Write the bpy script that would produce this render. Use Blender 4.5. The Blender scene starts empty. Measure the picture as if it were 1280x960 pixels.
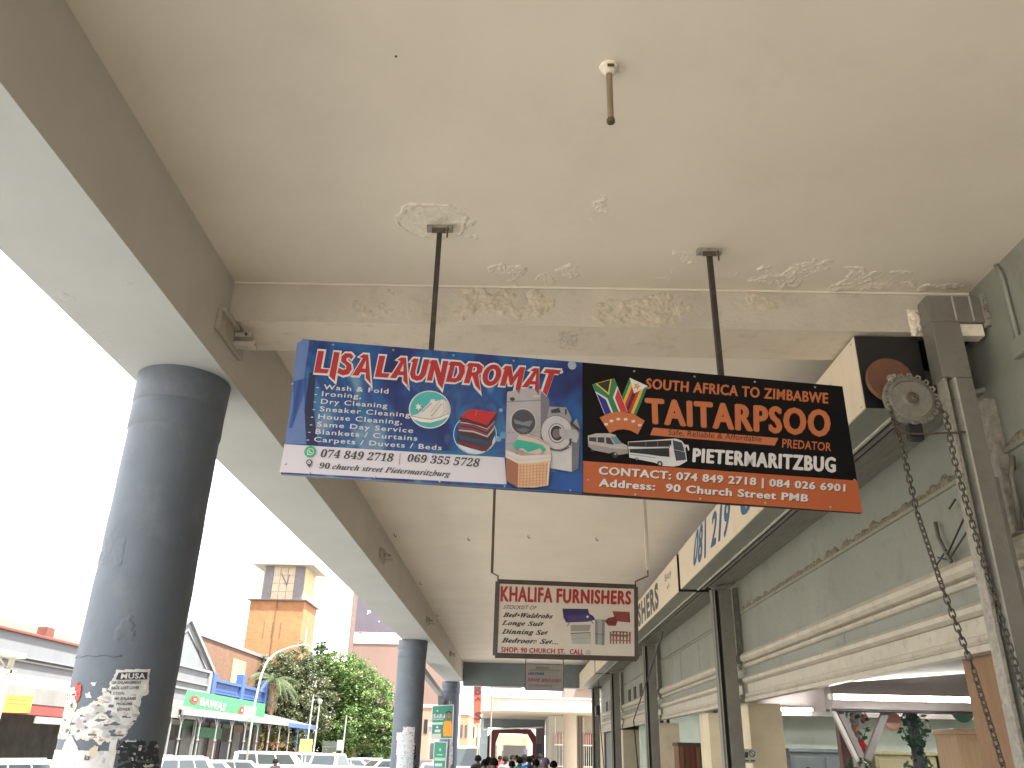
import bpy, bmesh, math, random
import numpy as np
from mathutils import Vector, Matrix, noise
R_ = math.radians
sc = bpy.context.scene
col = sc.collection
random.seed(7)

# ---------------------------------------------------------------- camera (calibrated from the vanishing points of the arcade)
P0 = np.array([640., 480.])
VY = np.array([646., 938.]); VZ = np.array([695., -1830.])
FOC = math.sqrt(-((VY - P0) @ (VZ - P0)))
def _d(v):
    r = np.array([v[0] - P0[0], -(v[1] - P0[1]), -FOC]); return r / np.linalg.norm(r)
_Y = _d(VY); _Z = _d(VZ); _X = np.cross(_Y, _Z)
ROT = np.array([_X, _Y, _Z])
EYE = np.array([0., 0., 1.6])
cam_d = bpy.data.cameras.new("camera")
cam_d.sensor_width = 36; cam_d.lens = FOC / 1280 * 36; cam_d.clip_end = 2000; cam_d.clip_start = .05
cam = bpy.data.objects.new("camera", cam_d); col.objects.link(cam)
m4 = Matrix([[*ROT[i], EYE[i]] for i in range(3)] + [[0, 0, 0, 1]])
cam.matrix_world = m4
sc.camera = cam

# ---------------------------------------------------------------- sky, sun, exposure
SUN_EL, SUN_AZ = R_(66), R_(125)       # azimuth from +Y clockwise: behind and to the right of the camera
w = bpy.data.worlds.new("World"); sc.world = w; w.use_nodes = True
nt = w.node_tree; nt.nodes.clear()
sky = nt.nodes.new('ShaderNodeTexSky'); sky.sky_type = 'NISHITA'; sky.sun_disc = False
sky.sun_elevation = SUN_EL; sky.sun_rotation = SUN_AZ; sky.dust_density = 4; sky.air_density = 1.2
tc = nt.nodes.new('ShaderNodeTexCoord')
nz = nt.nodes.new('ShaderNodeTexNoise'); nz.inputs['Scale'].default_value = 1.8; nz.inputs['Detail'].default_value = 6; nz.inputs['Roughness'].default_value = .5
cr = nt.nodes.new('ShaderNodeValToRGB')
cr.color_ramp.elements[0].position = .3; cr.color_ramp.elements[0].color = (11.2, 11.7, 12.2, 1)
cr.color_ramp.elements[1].position = .65; cr.color_ramp.elements[1].color = (17, 17, 16.6, 1)
mx = nt.nodes.new('ShaderNodeMix'); mx.data_type = 'RGBA'; mx.inputs[0].default_value = .72
bg = nt.nodes.new('ShaderNodeBackground'); bg.inputs['Strength'].default_value = .055
out = nt.nodes.new('ShaderNodeOutputWorld')
L = nt.links.new
L(tc.outputs['Generated'], nz.inputs['Vector']); L(nz.outputs['Fac'], cr.inputs['Fac'])
L(sky.outputs['Color'], mx.inputs[6]); L(cr.outputs['Color'], mx.inputs[7])
L(mx.outputs[2], bg.inputs['Color']); L(bg.outputs[0], out.inputs['Surface'])
sd = bpy.data.lights.new("sun", 'SUN'); sd.energy = 5.0; sd.angle = R_(3); sd.color = (1, .94, .84)
so = bpy.data.objects.new("sun", sd); col.objects.link(so)
sv = Vector((math.sin(SUN_AZ) * math.cos(SUN_EL), math.cos(SUN_AZ) * math.cos(SUN_EL), math.sin(SUN_EL)))
so.rotation_euler = sv.to_track_quat('Z', 'Y').to_euler(); so.location = (20, -20, 40)
sc.view_settings.view_transform = 'Standard'; sc.view_settings.look = 'None'
sc.view_settings.exposure = 2.62; sc.view_settings.gamma = 1
sc.render.engine = 'CYCLES'
sc.cycles.use_denoising = True
sc.cycles.max_bounces = 8; sc.cycles.diffuse_bounces = 6
sc.cycles.sample_clamp_indirect = 6

# ---------------------------------------------------------------- measuring helpers: a pixel of the photo meets a real plane
def ray(px, py): return ROT @ _d((px, py))
def hit(ax, val, px, py):
    r = ray(px, py); t = (val - EYE[ax]) / r[ax]; return EYE + t * r

# ---------------------------------------------------------------- materials
MATS = {}
def mat(name, c, rough=.8, var=.12, scale=3., bump=.15, bscale=60., metal=0., dirt=None, damt=.5, dscale=5., emis=0., stretch=None, spec=None, c2=None):
    if name in MATS: return MATS[name]
    m = bpy.data.materials.new(name); m.use_nodes = True; MATS[name] = m
    n = m.node_tree; b = n.nodes['Principled BSDF']
    b.inputs['Roughness'].default_value = rough; b.inputs['Metallic'].default_value = metal
    if spec is not None: b.inputs['Specular IOR Level'].default_value = spec
    if emis:
        b.inputs['Base Color'].default_value = (*c, 1)
        b.inputs['Emission Color'].default_value = (*c, 1); b.inputs['Emission Strength'].default_value = emis; return m
    t = n.nodes.new('ShaderNodeTexCoord'); mp = n.nodes.new('ShaderNodeMapping')
    if stretch: mp.inputs['Scale'].default_value = stretch
    n.links.new(t.outputs['Object'], mp.inputs['Vector'])
    a = n.nodes.new('ShaderNodeTexNoise'); a.inputs['Scale'].default_value = scale; a.inputs['Detail'].default_value = 6; a.inputs['Roughness'].default_value = .6
    n.links.new(mp.outputs[0], a.inputs['Vector'])
    r = n.nodes.new('ShaderNodeValToRGB')
    r.color_ramp.elements[0].position = .3; r.color_ramp.elements[1].position = .7
    lo = [max(0, x * (1 - var)) for x in c]; hi = [min(1, x * (1 + var)) for x in (c2 or c)]
    r.color_ramp.elements[0].color = (*lo, 1); r.color_ramp.elements[1].color = (*hi, 1)
    n.links.new(a.outputs['Fac'], r.inputs['Fac']); cur = r.outputs['Color']
    if dirt:
        d = n.nodes.new('ShaderNodeTexNoise'); d.inputs['Scale'].default_value = dscale; d.inputs['Detail'].default_value = 9; d.inputs['Roughness'].default_value = .68
        n.links.new(mp.outputs[0], d.inputs['Vector'])
        dr = n.nodes.new('ShaderNodeValToRGB'); dr.color_ramp.elements[0].position = .52; dr.color_ramp.elements[1].position = .7
        dr.color_ramp.elements[1].color = (damt, damt, damt, 1); dr.color_ramp.elements[0].color = (0, 0, 0, 1)
        n.links.new(d.outputs['Fac'], dr.inputs['Fac'])
        x = n.nodes.new('ShaderNodeMix'); x.data_type = 'RGBA'; x.inputs[7].default_value = (*dirt, 1)
        n.links.new(dr.outputs['Color'], x.inputs[0]); n.links.new(cur, x.inputs[6]); cur = x.outputs[2]
    n.links.new(cur, b.inputs['Base Color'])
    if bump:
        e = n.nodes.new('ShaderNodeTexNoise'); e.inputs['Scale'].default_value = bscale; e.inputs['Detail'].default_value = 5
        n.links.new(mp.outputs[0], e.inputs['Vector'])
        bp = n.nodes.new('ShaderNodeBump'); bp.inputs['Strength'].default_value = bump; bp.inputs['Distance'].default_value = .01
        n.links.new(e.outputs['Fac'], bp.inputs['Height']); n.links.new(bp.outputs[0], b.inputs['Normal'])
    return m
def flat(c, rough=.5, nm=None):
    return mat(nm or 'print_%02x%02x%02x' % tuple(int(min(1, v) * 255) for v in c), c, rough, var=.06, scale=14, bump=.04, bscale=25)

CEIL = mat('ceiling_paint', (.73, .66, .56), .75, var=.05, scale=1.1, bump=.10, bscale=13, dirt=(.63, .55, .45), damt=.35, dscale=1.7)
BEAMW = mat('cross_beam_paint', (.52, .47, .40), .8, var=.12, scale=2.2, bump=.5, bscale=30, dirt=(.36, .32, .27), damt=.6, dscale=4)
BEAMU = mat('beam_lit_cream_paint', (.63, .55, .44), .8, var=.06, scale=2, bump=.25, bscale=30, dirt=(.40, .33, .25), damt=.45, dscale=9)  # lighter than the front face: light from the ground put into the colour
EDGE = mat('edge_beam_paint', (.44, .46, .45), .75, var=.05, scale=1.3, bump=.10, bscale=14, dirt=(.38, .39, .365), damt=.35, dscale=2)  # cool grey paint, with a little blue sky glow mixed into the colour
EDGEIN = mat('edge_beam_inner_paint', (.52, .49, .45), .8, var=.06, scale=1.2, bump=.12, bscale=14, dirt=(.45, .42, .385), damt=.5, dscale=2)
PEEL = mat('peeling_paint', (.66, .57, .45), .8, var=.16, scale=14, bump=.7, bscale=60, dirt=(.33, .26, .18), damt=.55, dscale=22)
COLM = mat('column_blue_grey_paint', (.10, .118, .145), .6, var=.12, scale=2.5, bump=.45, bscale=9, dirt=(.19, .20, .21), damt=.35, dscale=4)
ENDB = mat('blue_grey_paint', (.16, .19, .20), .6, var=.08, scale=2, bump=.2, bscale=20)
WALLG = mat('green_grey_wall_paint', (.235, .245, .21), .55, var=.10, scale=1.5, bump=.3, bscale=18, dirt=(.12, .115, .09), damt=.55, dscale=3)
MOULD = mat('cream_moulding_paint', (.44, .41, .335), .5, var=.10, scale=5, bump=.35, bscale=40, dirt=(.27, .20, .14), damt=.6, dscale=11)
STEEL = mat('grey_painted_steel', (.185, .178, .155), .5, var=.14, scale=6, bump=.2, bscale=50, metal=.15, dirt=(.13, .11, .085), damt=.6, dscale=12)
FLAKE = mat('flaking_cream_paint', (.29, .275, .235), .7, var=.2, scale=20, bump=.8, bscale=80, dirt=(.14, .12, .10), damt=.8, dscale=30)
RUST = mat('rusty_steel', (.085, .062, .048), .7, var=.3, scale=20, bump=.5, bscale=90, dirt=(.20, .13, .08), damt=.6, dscale=25)
BLACK = mat('black_paint', (.012, .012, .013), .5, var=.2, scale=8, bump=.1)
DARK = mat('dark_gap', (.03, .028, .025), .8, var=.2, scale=8, bump=.1)
BROWN = mat('brown_disc', (.15, .065, .035), .6, var=.2, scale=10, bump=.2, dirt=(.05, .03, .02), damt=.5, dscale=14)
WOODJ = mat('orange_brown_timber', (.20, .105, .045), .55, var=.15, scale=8, bump=.2, stretch=(6, 6, .6))
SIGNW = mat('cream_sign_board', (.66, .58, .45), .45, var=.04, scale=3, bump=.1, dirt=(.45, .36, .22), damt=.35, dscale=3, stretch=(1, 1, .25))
ASPH = mat('pale_bounce_asphalt', (.37, .355, .335), .85, var=.2, scale=2, bump=.5, bscale=80, dirt=(.18, .175, .165), damt=.5, dscale=3)  # paler than asphalt so the unseen road bounces light onto the ceiling
PAVE = mat('concrete_paving', (.33, .30, .255), .8, var=.15, scale=2, bump=.3, bscale=50)
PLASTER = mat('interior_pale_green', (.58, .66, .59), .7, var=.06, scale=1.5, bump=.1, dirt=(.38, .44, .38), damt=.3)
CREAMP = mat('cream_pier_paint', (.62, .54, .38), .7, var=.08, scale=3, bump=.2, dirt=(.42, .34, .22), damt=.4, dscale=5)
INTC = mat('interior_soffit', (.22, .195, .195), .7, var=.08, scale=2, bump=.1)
GLASS = mat('dark_glass', (.02, .028, .032), .08, var=.1, scale=2, bump=0, spec=.8)
CHROME = mat('bare_metal', (.5, .5, .48), .35, var=.1, scale=10, bump=.1, metal=.9)

# ---------------------------------------------------------------- mesh building helpers
class MB:
    def __init__(s): s.v = []; s.f = []; s.m = []
    def add(s, vs, fs, mi=0):
        o = len(s.v); s.v += [tuple(map(float, v)) for v in vs]
        for f in fs: s.f.append(tuple(i + o for i in f)); s.m.append(mi)
        return s
    def box(s, x0, y0, z0, x1, y1, z1, mi=0):
        x0, x1 = min(x0, x1), max(x0, x1); y0, y1 = min(y0, y1), max(y0, y1); z0, z1 = min(z0, z1), max(z0, z1)
        v = [(x0, y0, z0), (x1, y0, z0), (x1, y1, z0), (x0, y1, z0), (x0, y0, z1), (x1, y0, z1), (x1, y1, z1), (x0, y1, z1)]
        return s.add(v, [(0, 3, 2, 1), (4, 5, 6, 7), (0, 1, 5, 4), (1, 2, 6, 5), (2, 3, 7, 6), (3, 0, 4, 7)], mi)
    def tube(s, p0, p1, r, n=10, mi=0, r1=None):
        p0 = Vector(p0); p1 = Vector(p1); d = (p1 - p0).normalized(); a = d.orthogonal().normalized(); b = d.cross(a)
        r1 = r if r1 is None else r1; v = []
        for p, q in ((p0, r), (p1, r1)):
            for i in range(n): t = 2 * math.pi * i / n; v.append(p + (a * math.cos(t) + b * math.sin(t)) * q)
        f = [(i, (i + 1) % n, n + (i + 1) % n, n + i) for i in range(n)] + [tuple(range(n))[::-1], tuple(range(n, 2 * n))]
        return s.add(v, f, mi)
    def path(s, pts, r, n=8, mi=0):
        pts = [Vector(p) for p in pts]; v = []
        N = len(pts); prev = None
        for k, p in enumerate(pts):
            d = (pts[min(k + 1, N - 1)] - pts[max(k - 1, 0)]).normalized()
            a = (prev - d * prev.dot(d)) if prev else d.orthogonal()
            a.normalize(); prev = a; b = d.cross(a); rr = r[k] if isinstance(r, (list, tuple)) else r
            for i in range(n): t = 2 * math.pi * i / n; v.append(p + (a * math.cos(t) + b * math.sin(t)) * rr)
        f = []
        for k in range(N - 1):
            for i in range(n): f.append((k * n + i, k * n + (i + 1) % n, (k + 1) * n + (i + 1) % n, (k + 1) * n + i))
        f += [tuple(range(n))[::-1], tuple(range((N - 1) * n, N * n))]
        return s.add(v, f, mi)
    def lathe(s, c, prof, n=32, mi=0, axis='z', cap=True):   # prof: (r, h) pairs
        v = []
        for r, h in prof:
            for i in range(n):
                t = 2 * math.pi * i / n; x, y = r * math.cos(t), r * math.sin(t)
                v.append((c[0] + x, c[1] + y, c[2] + h) if axis == 'z' else ((c[0] + x, c[1] + h, c[2] + y) if axis == 'y' else (c[0] + h, c[1] + x, c[2] + y)))
        N = len(prof); f = []
        for k in range(N - 1):
            for i in range(n): f.append((k * n + i, k * n + (i + 1) % n, (k + 1) * n + (i + 1) % n, (k + 1) * n + i))
        if cap: f += [tuple(range(n))[::-1], tuple(range((N - 1) * n, N * n))]
        return s.add(v, f, mi)
    def prism(s, pts, ax, a, b, mi=0):      # polygon pts (2D) extruded along ax from a to b
        def P(p, h): return {0: (h, p[0], p[1]), 1: (p[0], h, p[1]), 2: (p[0], p[1], h)}[ax]
        n = len(pts); v = [P(p, a) for p in pts] + [P(p, b) for p in pts]
        f = [tuple(range(n)), tuple(range(n, 2 * n))[::-1]] + [(i, n + i, n + (i + 1) % n, (i + 1) % n) for i in range(n)]
        return s.add(v, f, mi)
    def mesh(s, name, mats, off=(0, 0, 0), smooth=False, fix=True):
        me = bpy.data.meshes.new(name)
        me.from_pydata([(x - off[0], y - off[1], z - off[2]) for x, y, z in s.v], [], s.f)
        for m in (mats if isinstance(mats, (list, tuple)) else [mats]): me.materials.append(m)
        me.polygons.foreach_set('material_index', s.m)
        if fix:
            bm = bmesh.new(); bm.from_mesh(me); bmesh.ops.recalc_face_normals(bm, faces=bm.faces); bm.to_mesh(me); bm.free()
        if smooth:
            me.polygons.foreach_set('use_smooth', [True] * len(me.polygons))
            if smooth == 'auto':
                try: me.set_sharp_from_angle(angle=R_(40))
                except Exception: pass
        me.update(); return me
def wloc(p):
    v = Vector((0, 0, 0))
    while p is not None: v += p.location; p = p.parent
    return v
def obj(name, mb, mats, parent=None, smooth=False, bevel=0, origin=None, label=None, kind=None, group=None, fix=True):
    if parent is not None: off = wloc(parent)
    else: off = Vector(origin) if origin else Vector((0, 0, 0))
    me = mb.mesh(name, mats, off, smooth, fix) if isinstance(mb, MB) else mb
    o = bpy.data.objects.new(name, me); col.objects.link(o)
    if parent is not None: o.parent = parent
    else: o.location = off
    if bevel:
        bv = o.modifiers.new('bevel', 'BEVEL'); bv.width = bevel; bv.segments = 2; bv.limit_method = 'ANGLE'
    if label: o['label'] = label
    if kind: o['kind'] = kind
    if group: o['group'] = group
    return o
def thing(name, label, cat, loc=(0, 0, 0), group=None, rz=0):
    o = bpy.data.objects.new(name, None); col.objects.link(o); o.location = loc; o.rotation_euler = (0, 0, rz)
    o['label'] = label; o['category'] = cat
    if group: o['group'] = group
    return o
def tag(o, label, cat, group=None):
    o['label'] = label; o['category'] = cat
    if group: o['group'] = group
    return o
def copy_tree(o, parent=None):
    c = o.copy(); col.objects.link(c)
    if parent is not None: c.parent = parent
    for ch in list(o.children): copy_tree(ch, c)
    return c

# ---------------------------------------------------------------- flat print on a surface: everything is given in the photo's pixels and laid on the real plane
def math_serif(s):
    o = ''
    for ch in s:
        if 'A' <= ch <= 'Z': o += chr(0x1D468 + ord(ch) - 65)
        elif 'a' <= ch <= 'z': o += chr(0x1D482 + ord(ch) - 97)
        elif '0' <= ch <= '9': o += chr(0x1D7CE + ord(ch) - 48)
        else: o += ch
    return o
_tc = {}
def text_geo(s, bold=0., shear=0., space=1., res=3):
    k = (s, bold, shear, space)
    if k in _tc: return _tc[k]
    space = space + bold * 3.2
    c = bpy.data.curves.new('t', 'FONT'); c.body = s; c.offset = bold; c.shear = shear; c.space_character = space
    c.resolution_u = res; c.fill_mode = 'FRONT' if hasattr(c, 'fill_mode') else c.fill_mode
    o = bpy.data.objects.new('t', c); col.objects.link(o)
    dg = bpy.context.evaluated_depsgraph_get(); ev = o.evaluated_get(dg); me = ev.to_mesh()
    v = [tuple(q.co[:2]) for q in me.vertices]; f = [tuple(p.vertices) for p in me.polygons]
    ev.to_mesh_clear(); bpy.data.objects.remove(o); bpy.data.curves.remove(c)
    _tc[k] = (v, f); return v, f
def curve_geo(loops, offset=0.):
    c = bpy.data.curves.new('g', 'CURVE'); c.dimensions = '2D'; c.fill_mode = 'BOTH'; c.offset = offset
    for lp in loops:
        sp = c.splines.new('POLY'); sp.points.add(len(lp) - 1)
        for i, p in enumerate(lp): sp.points[i].co = (p[0], p[1], 0, 1)
        sp.use_cyclic_u = True
    o = bpy.data.objects.new('g', c); col.objects.link(o)
    dg = bpy.context.evaluated_depsgraph_get(); ev = o.evaluated_get(dg); me = ev.to_mesh()
    v = [tuple(q.co[:2]) for q in me.vertices]; f = [tuple(p.vertices) for p in me.polygons]
    ev.to_mesh_clear(); bpy.data.objects.remove(o); bpy.data.curves.remove(c)
    return v, f
class Plane:
    """a real plane: origin o, unit axes u, v, normal n towards the viewer"""
    def __init__(s, o, u, v):
        s.o = np.array(o, float); s.u = np.array(u, float); s.v = np.array(v, float); s.n = np.cross(s.u, s.v)
    def px(s, p, crop=None):
        x, y = (crop[0] + p[0] / crop[2], crop[1] + p[1] / crop[2]) if crop else p
        r = ray(x, y); t = ((s.o - EYE) @ s.n) / (r @ s.n); q = EYE + t * r - s.o
        return (float(q @ s.u), float(q @ s.v))
    def w(s, a, b, h=0.): return s.o + a * s.u + b * s.v + h * s.n
class Cyl:
    """surface of an upright cylinder (column)"""
    def __init__(s, cx, cy, r): s.c = (cx, cy); s.r = r
    def px(s, p, crop=None):
        x, y = (crop[0] + p[0] / crop[2], crop[1] + p[1] / crop[2]) if crop else p
        d = ray(x, y); ox, oy = EYE[0] - s.c[0], EYE[1] - s.c[1]
        A = d[0] ** 2 + d[1] ** 2; B = 2 * (ox * d[0] + oy * d[1]); C = ox * ox + oy * oy - s.r ** 2
        D = max(0, B * B - 4 * A * C); t = (-B - math.sqrt(D)) / (2 * A); q = EYE + t * d
        return (math.atan2(q[1] - s.c[1], q[0] - s.c[0]) * s.r, float(q[2]))
    def w(s, a, b, h=0.): t = a / s.r; return (s.c[0] + math.cos(t) * (s.r + h), s.c[1] + math.sin(t) * (s.r + h), b)
class Print:
    """one print piece: polygons and text on a surface, several flat colours"""
    def __init__(s, surf, crop=None): s.s = surf; s.crop = crop; s.mb = MB(); s.mats = []; s.lay = .0012; s.txt = []
    def mi(s, c):
        m = flat(c) if isinstance(c, tuple) else c
        if m not in s.mats: s.mats.append(m)
        return s.mats.index(m)
    def up(s): s.lay += .0006; return s
    def poly(s, pts, c, uv=False):
        q = pts if uv else [s.s.px(p, s.crop) for p in pts]
        bm = bmesh.new(); vs = [bm.verts.new((a, b, 0)) for a, b in q]
        try:
            f = bm.faces.new(vs); bmesh.ops.triangulate(bm, faces=[f])
        except Exception: bm.free(); return s
        bm.verts.index_update()
        s.mb.add([s.s.w(v.co.x, v.co.y, s.lay) for v in bm.verts], [[v.index for v in f.verts] for f in bm.faces], s.mi(c)); bm.free(); s.up(); return s
    def disc(s, c0, r, c, n=40, ry=None):
        a, b = s.s.px(c0, s.crop); a2, _ = s.s.px((c0[0] + r, c0[1]), s.crop); _, b2 = s.s.px((c0[0], c0[1] + (ry or r)), s.crop)
        ra, rb = abs(a2 - a), abs(b2 - b)
        return s.poly([(a + ra * math.cos(2 * math.pi * i / n), b + rb * math.sin(2 * math.pi * i / n)) for i in range(n)], c, uv=True)
    def line(s, pts, wd, c):
        q = [s.s.px(p, s.crop) for p in pts]
        for (a, b), (a2, b2) in zip(q, q[1:]):
            l = math.hypot(a2 - a, b2 - b) or 1; nx, ny = -(b2 - b) / l * wd / 2, (a2 - a) / l * wd / 2
            s.poly([(a + nx, b + ny), (a2 + nx, b2 + ny), (a2 - nx, b2 - ny), (a - nx, b - ny)], c, uv=True); s.lay -= .0006
        s.up(); return s
    def text(s, t, quad, c, bold=0., shear=0., serif=False, space=1., geo=None, cap=None, keep=False, fat=0.):
        if serif: t = math_serif(t)
        v, f = geo or text_geo(t, bold, shear, space + fat * 2.2)
        if not v: return s
        if cap is None:
            hv, _ = text_geo(math_serif('H') if serif else 'H', bold, 0)
            ys = [p[1] for p in hv]; y0, y1 = min(ys), max(ys)
        else: y0, y1 = cap
        xs = [p[0] for p in v]; x0, x1 = min(xs), max(xs)
        tl, tr, br, bl = [np.array(s.s.px(p, s.crop)) for p in quad]
        tm = MB()
        for k, (dx, dy) in enumerate(((0, 0), (-fat, 0), (fat, 0), (0, fat * .45), (0, -fat * .45)) if fat else ((0, 0),)):
            P = []
            for x, y in v:
                a = (x + dx - x0) / (x1 - x0); b = (y + dy - y0) / (y1 - y0)
                q = (bl * (1 - a) + br * a) * (1 - b) + (tl * (1 - a) + tr * a) * b
                P.append(s.s.w(q[0], q[1], s.lay + k * .00012))
            tm.add(P, f, s.mi(c))
        s.txt.append(tm)
        if not keep: s.up()
        return s
    def done(s, name, parent, label=None):
        for tm in s.txt: obj('lettering', tm, s.mats, parent, fix=False)
        if s.mb.v: return obj('icon' if name == 'lettering' else name, s.mb, s.mats, parent, fix=False)

# ================================================================= SETTING
def quad_sheet(x0, y0, x1, y1, z): return MB().add([(x0, y0, z), (x1, y0, z), (x1, y1, z), (x0, y1, z)], [(0, 1, 2, 3)])
GZ, RZ, FL = -.572, -.55, -.33
obj('ground', quad_sheet(-900, -900, 900, 900, GZ - .01), mat('dusty_ground', (.22, .2, .17), .9, var=.2, scale=.1), kind='structure')
obj('road', quad_sheet(-13.6, -60, -2.95, 140, RZ), ASPH, kind='structure')
obj('road', quad_sheet(-60, 28.9, 60, 37.5, RZ + .004), ASPH, kind='structure')
obj('pavement', MB().box(-2.8, -12, GZ, 2.7, 28.6, FL), PAVE, kind='structure', bevel=.01)
obj('pavement', MB().box(-2.8, 38.2, GZ, 6, 140, FL), PAVE, kind='structure', bevel=.01)
obj('pavement', MB().box(-19, -30, GZ, -13.75, 140, FL), PAVE, kind='structure', bevel=.01)
mk = MB()
for k in range(26): mk.add([(-5.6, -8 + k * 3, RZ + .004), (-5.48, -8 + k * 3, RZ + .004), (-5.48, -6.4 + k * 3, RZ + .004), (-5.6, -6.4 + k * 3, RZ + .004)], [(0, 1, 2, 3)])
obj('lane_marking', mk, mat('road_paint', (.7, .7, .66), .7), kind='structure')
for x0, x1, y0, y1 in ((-2.95, -2.8, -12, 28.75), (-13.75, -13.6, -30, 140), (-2.95, -2.8, 38.2, 140)):
    obj('kerb', MB().box(x0, y0, GZ, x1, y1, FL + .004), mat('kerb_concrete', (.38, .36, .32), .85, var=.12, scale=4), kind='structure', bevel=.015)

CZ, BZ, XBI, XBO, XW, YE = 4.2, 3.63, -1.79, -2.39, 2.7, 28.3
CY0 = 4.37
# ceiling (with the slab above), edge beam, cross beam, end beam
ceiling = obj('ceiling', MB().box(XBI, -10, CZ, XW, YE, CZ + .2), CEIL, kind='structure')
eb = MB()
eb.add([(XBO, -10, BZ), (XBI, -10, BZ), (XBI, YE + .5, BZ), (XBO, YE + .5, BZ)], [(0, 1, 2, 3)], 0)           # underside
eb.add([(XBI, -10, BZ), (XBI, YE + .5, BZ), (XBI, YE + .5, 4.4), (XBI, -10, 4.4)], [(0, 1, 2, 3)], 1)      # inner face
eb.add([(XBO, -10, BZ), (XBO, YE + .5, BZ), (XBO, YE + .5, 4.4), (XBO, -10, 4.4)], [(3, 2, 1, 0)], 0)
eb.add([(XBO, -10, BZ), (XBI, -10, BZ), (XBI, -10, 4.4), (XBO, -10, 4.4)], [(0, 1, 2, 3)], 0)
eb.add([(XBO, YE + .5, BZ), (XBI, YE + .5, BZ), (XBI, YE + .5, 4.4), (XBO, YE + .5, 4.4)], [(0, 1, 2, 3)], 0)
edge_beam = obj('edge_beam', eb, [EDGE, EDGEIN], kind='structure')
cb = MB()
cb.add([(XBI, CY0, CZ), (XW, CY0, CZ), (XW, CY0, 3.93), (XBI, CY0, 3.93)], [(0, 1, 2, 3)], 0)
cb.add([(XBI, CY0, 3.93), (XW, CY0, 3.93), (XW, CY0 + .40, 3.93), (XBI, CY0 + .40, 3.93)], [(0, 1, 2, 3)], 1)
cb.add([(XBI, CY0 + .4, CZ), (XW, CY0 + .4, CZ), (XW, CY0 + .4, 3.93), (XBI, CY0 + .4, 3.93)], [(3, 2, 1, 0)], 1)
cross_beam = obj('cross_beam', cb, [BEAMW, BEAMU], kind='structure')
obj('end_beam', MB().box(XBI, YE, 3.48, XW, YE + .45, 4.35), ENDB, kind='structure', bevel=.01)
obj('cornice_strip', MB().box(XBI, CY0 - .012, CZ - .014, XW, CY0, CZ), CEIL, kind='structure', bevel=.005)

# peeling and blistered paint: real relief on the plaster
def relief(name, parent, surf, polys, cell, amp, fs, seed, m=PEEL, thr=.0, rim=0.):
    """height field over a patch of the plane; where the height is negative it stays inside the plaster"""
    mb = MB()
    for (a0, b0, a1, b1) in polys:
        nx = max(4, int((a1 - a0) / cell)); ny = max(4, int((b1 - b0) / cell)); o = []
        for j in range(ny + 1):
            for i in range(nx + 1):
                a = a0 + (a1 - a0) * i / nx; b = b0 + (b1 - b0) * j / ny
                e = 1 - max(abs(2 * i / nx - 1), abs(2 * j / ny - 1)) ** 3
                rr = math.hypot(2 * i / nx - 1, 2 * j / ny - 1)
                n1 = noise.fractal(Vector((a * fs, b * fs, seed)), 1.0, 2.1, 4)
                n2 = noise.noise(Vector((a * fs * 3, b * fs * 3, seed + 9)))
                h = (n1 + .18 - thr - .55 * rr ** 2) * 1.4 + n2 * .12
                if rim: h = (.75 + .9 * n2) * math.exp(-((rr - .78 - .10 * n1) / .035) ** 2) + .16 * (rr < .78) + n2 * .10 - .08 - (rr > .9) * .6 + (.5 * max(0, n1) if (b > (b0 + b1) / 2 and .6 < rr < .98) else 0)
                h = min(h, .35 + .25 * n2)
                if h > 0 and not rim: h = (h * (1 + .9 * noise.noise(Vector((a * fs * 7, b * fs * 7, seed + 4))))) ** .95
                o.append(surf.w(a, b, h * amp - .0005 if e > .02 else -.004))
        mb.add(o, [(j * (nx + 1) + i, j * (nx + 1) + i + 1, (j + 1) * (nx + 1) + i + 1, (j + 1) * (nx + 1) + i) for j in range(ny) for i in range(nx)])
    return obj(name, mb, m, parent, smooth=True, fix=False)
ceilS = Plane((0, 0, CZ), (1, 0, 0), (0, -1, 0))          # normal points down
beamS = Plane((0, CY0, 3.93), (1, 0, 0), (0, 0, 1))       # normal towards the camera
underS = Plane((0, 0, BZ), (1, 0, 0), (0, -1, 0))
def area(surf, x0, y0, x1, y1):
    q = [surf.px(p) for p in ((x0, y0), (x1, y0), (x1, y1), (x0, y1))]
    return (min(p[0] for p in q), min(p[1] for p in q), max(p[0] for p in q), max(p[1] for p in q))
CEILP = mat('lifted_ceiling_paint', (.78, .71, .60), .8, var=.07, scale=20, bump=.6, bscale=60, dirt=(.52, .44, .34), damt=.45, dscale=34)
BEAMP = mat('lifted_beam_paint', (.54, .48, .39), .8, var=.14, scale=20, bump=.7, bscale=50, dirt=(.30, .25, .19), damt=.5, dscale=26)
relief('peeling_paint', ceiling, ceilS, [area(ceilS, 494, 248, 590, 302)], .004, .018, 9, 3.3, CEILP, rim=1)
relief('peeling_paint', ceiling, ceilS, [area(ceilS, 610, 328, 660, 360), area(ceilS, 662, 326, 725, 362)], .006, .014, 9, 5.1, CEILP, thr=-.05)
relief('peeling_paint', ceiling, ceilS, [area(ceilS, 925, 330, 1030, 366), area(ceilS, 1030, 333, 1110, 366), area(ceilS, 1120, 352, 1200, 364)], .006, .016, 8, 8.2, CEILP, thr=-.05)
relief('peeling_paint', ceiling, ceilS, [area(ceilS, 1000, 320, 1040, 345), area(ceilS, 1060, 338, 1150, 366), area(ceilS, 560, 262, 604, 300)], .006, .010, 12, 6.1, CEILP, thr=-.02)
relief('peeling_paint', ceiling, ceilS, [area(ceilS, 728, 243, 766, 280), area(ceilS, 843, 305, 876, 330), area(ceilS, 820, 335, 846, 356), area(ceilS, 745, 70, 780, 96)], .005, .008, 14, 2.2, CEILP, thr=.05)
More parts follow.
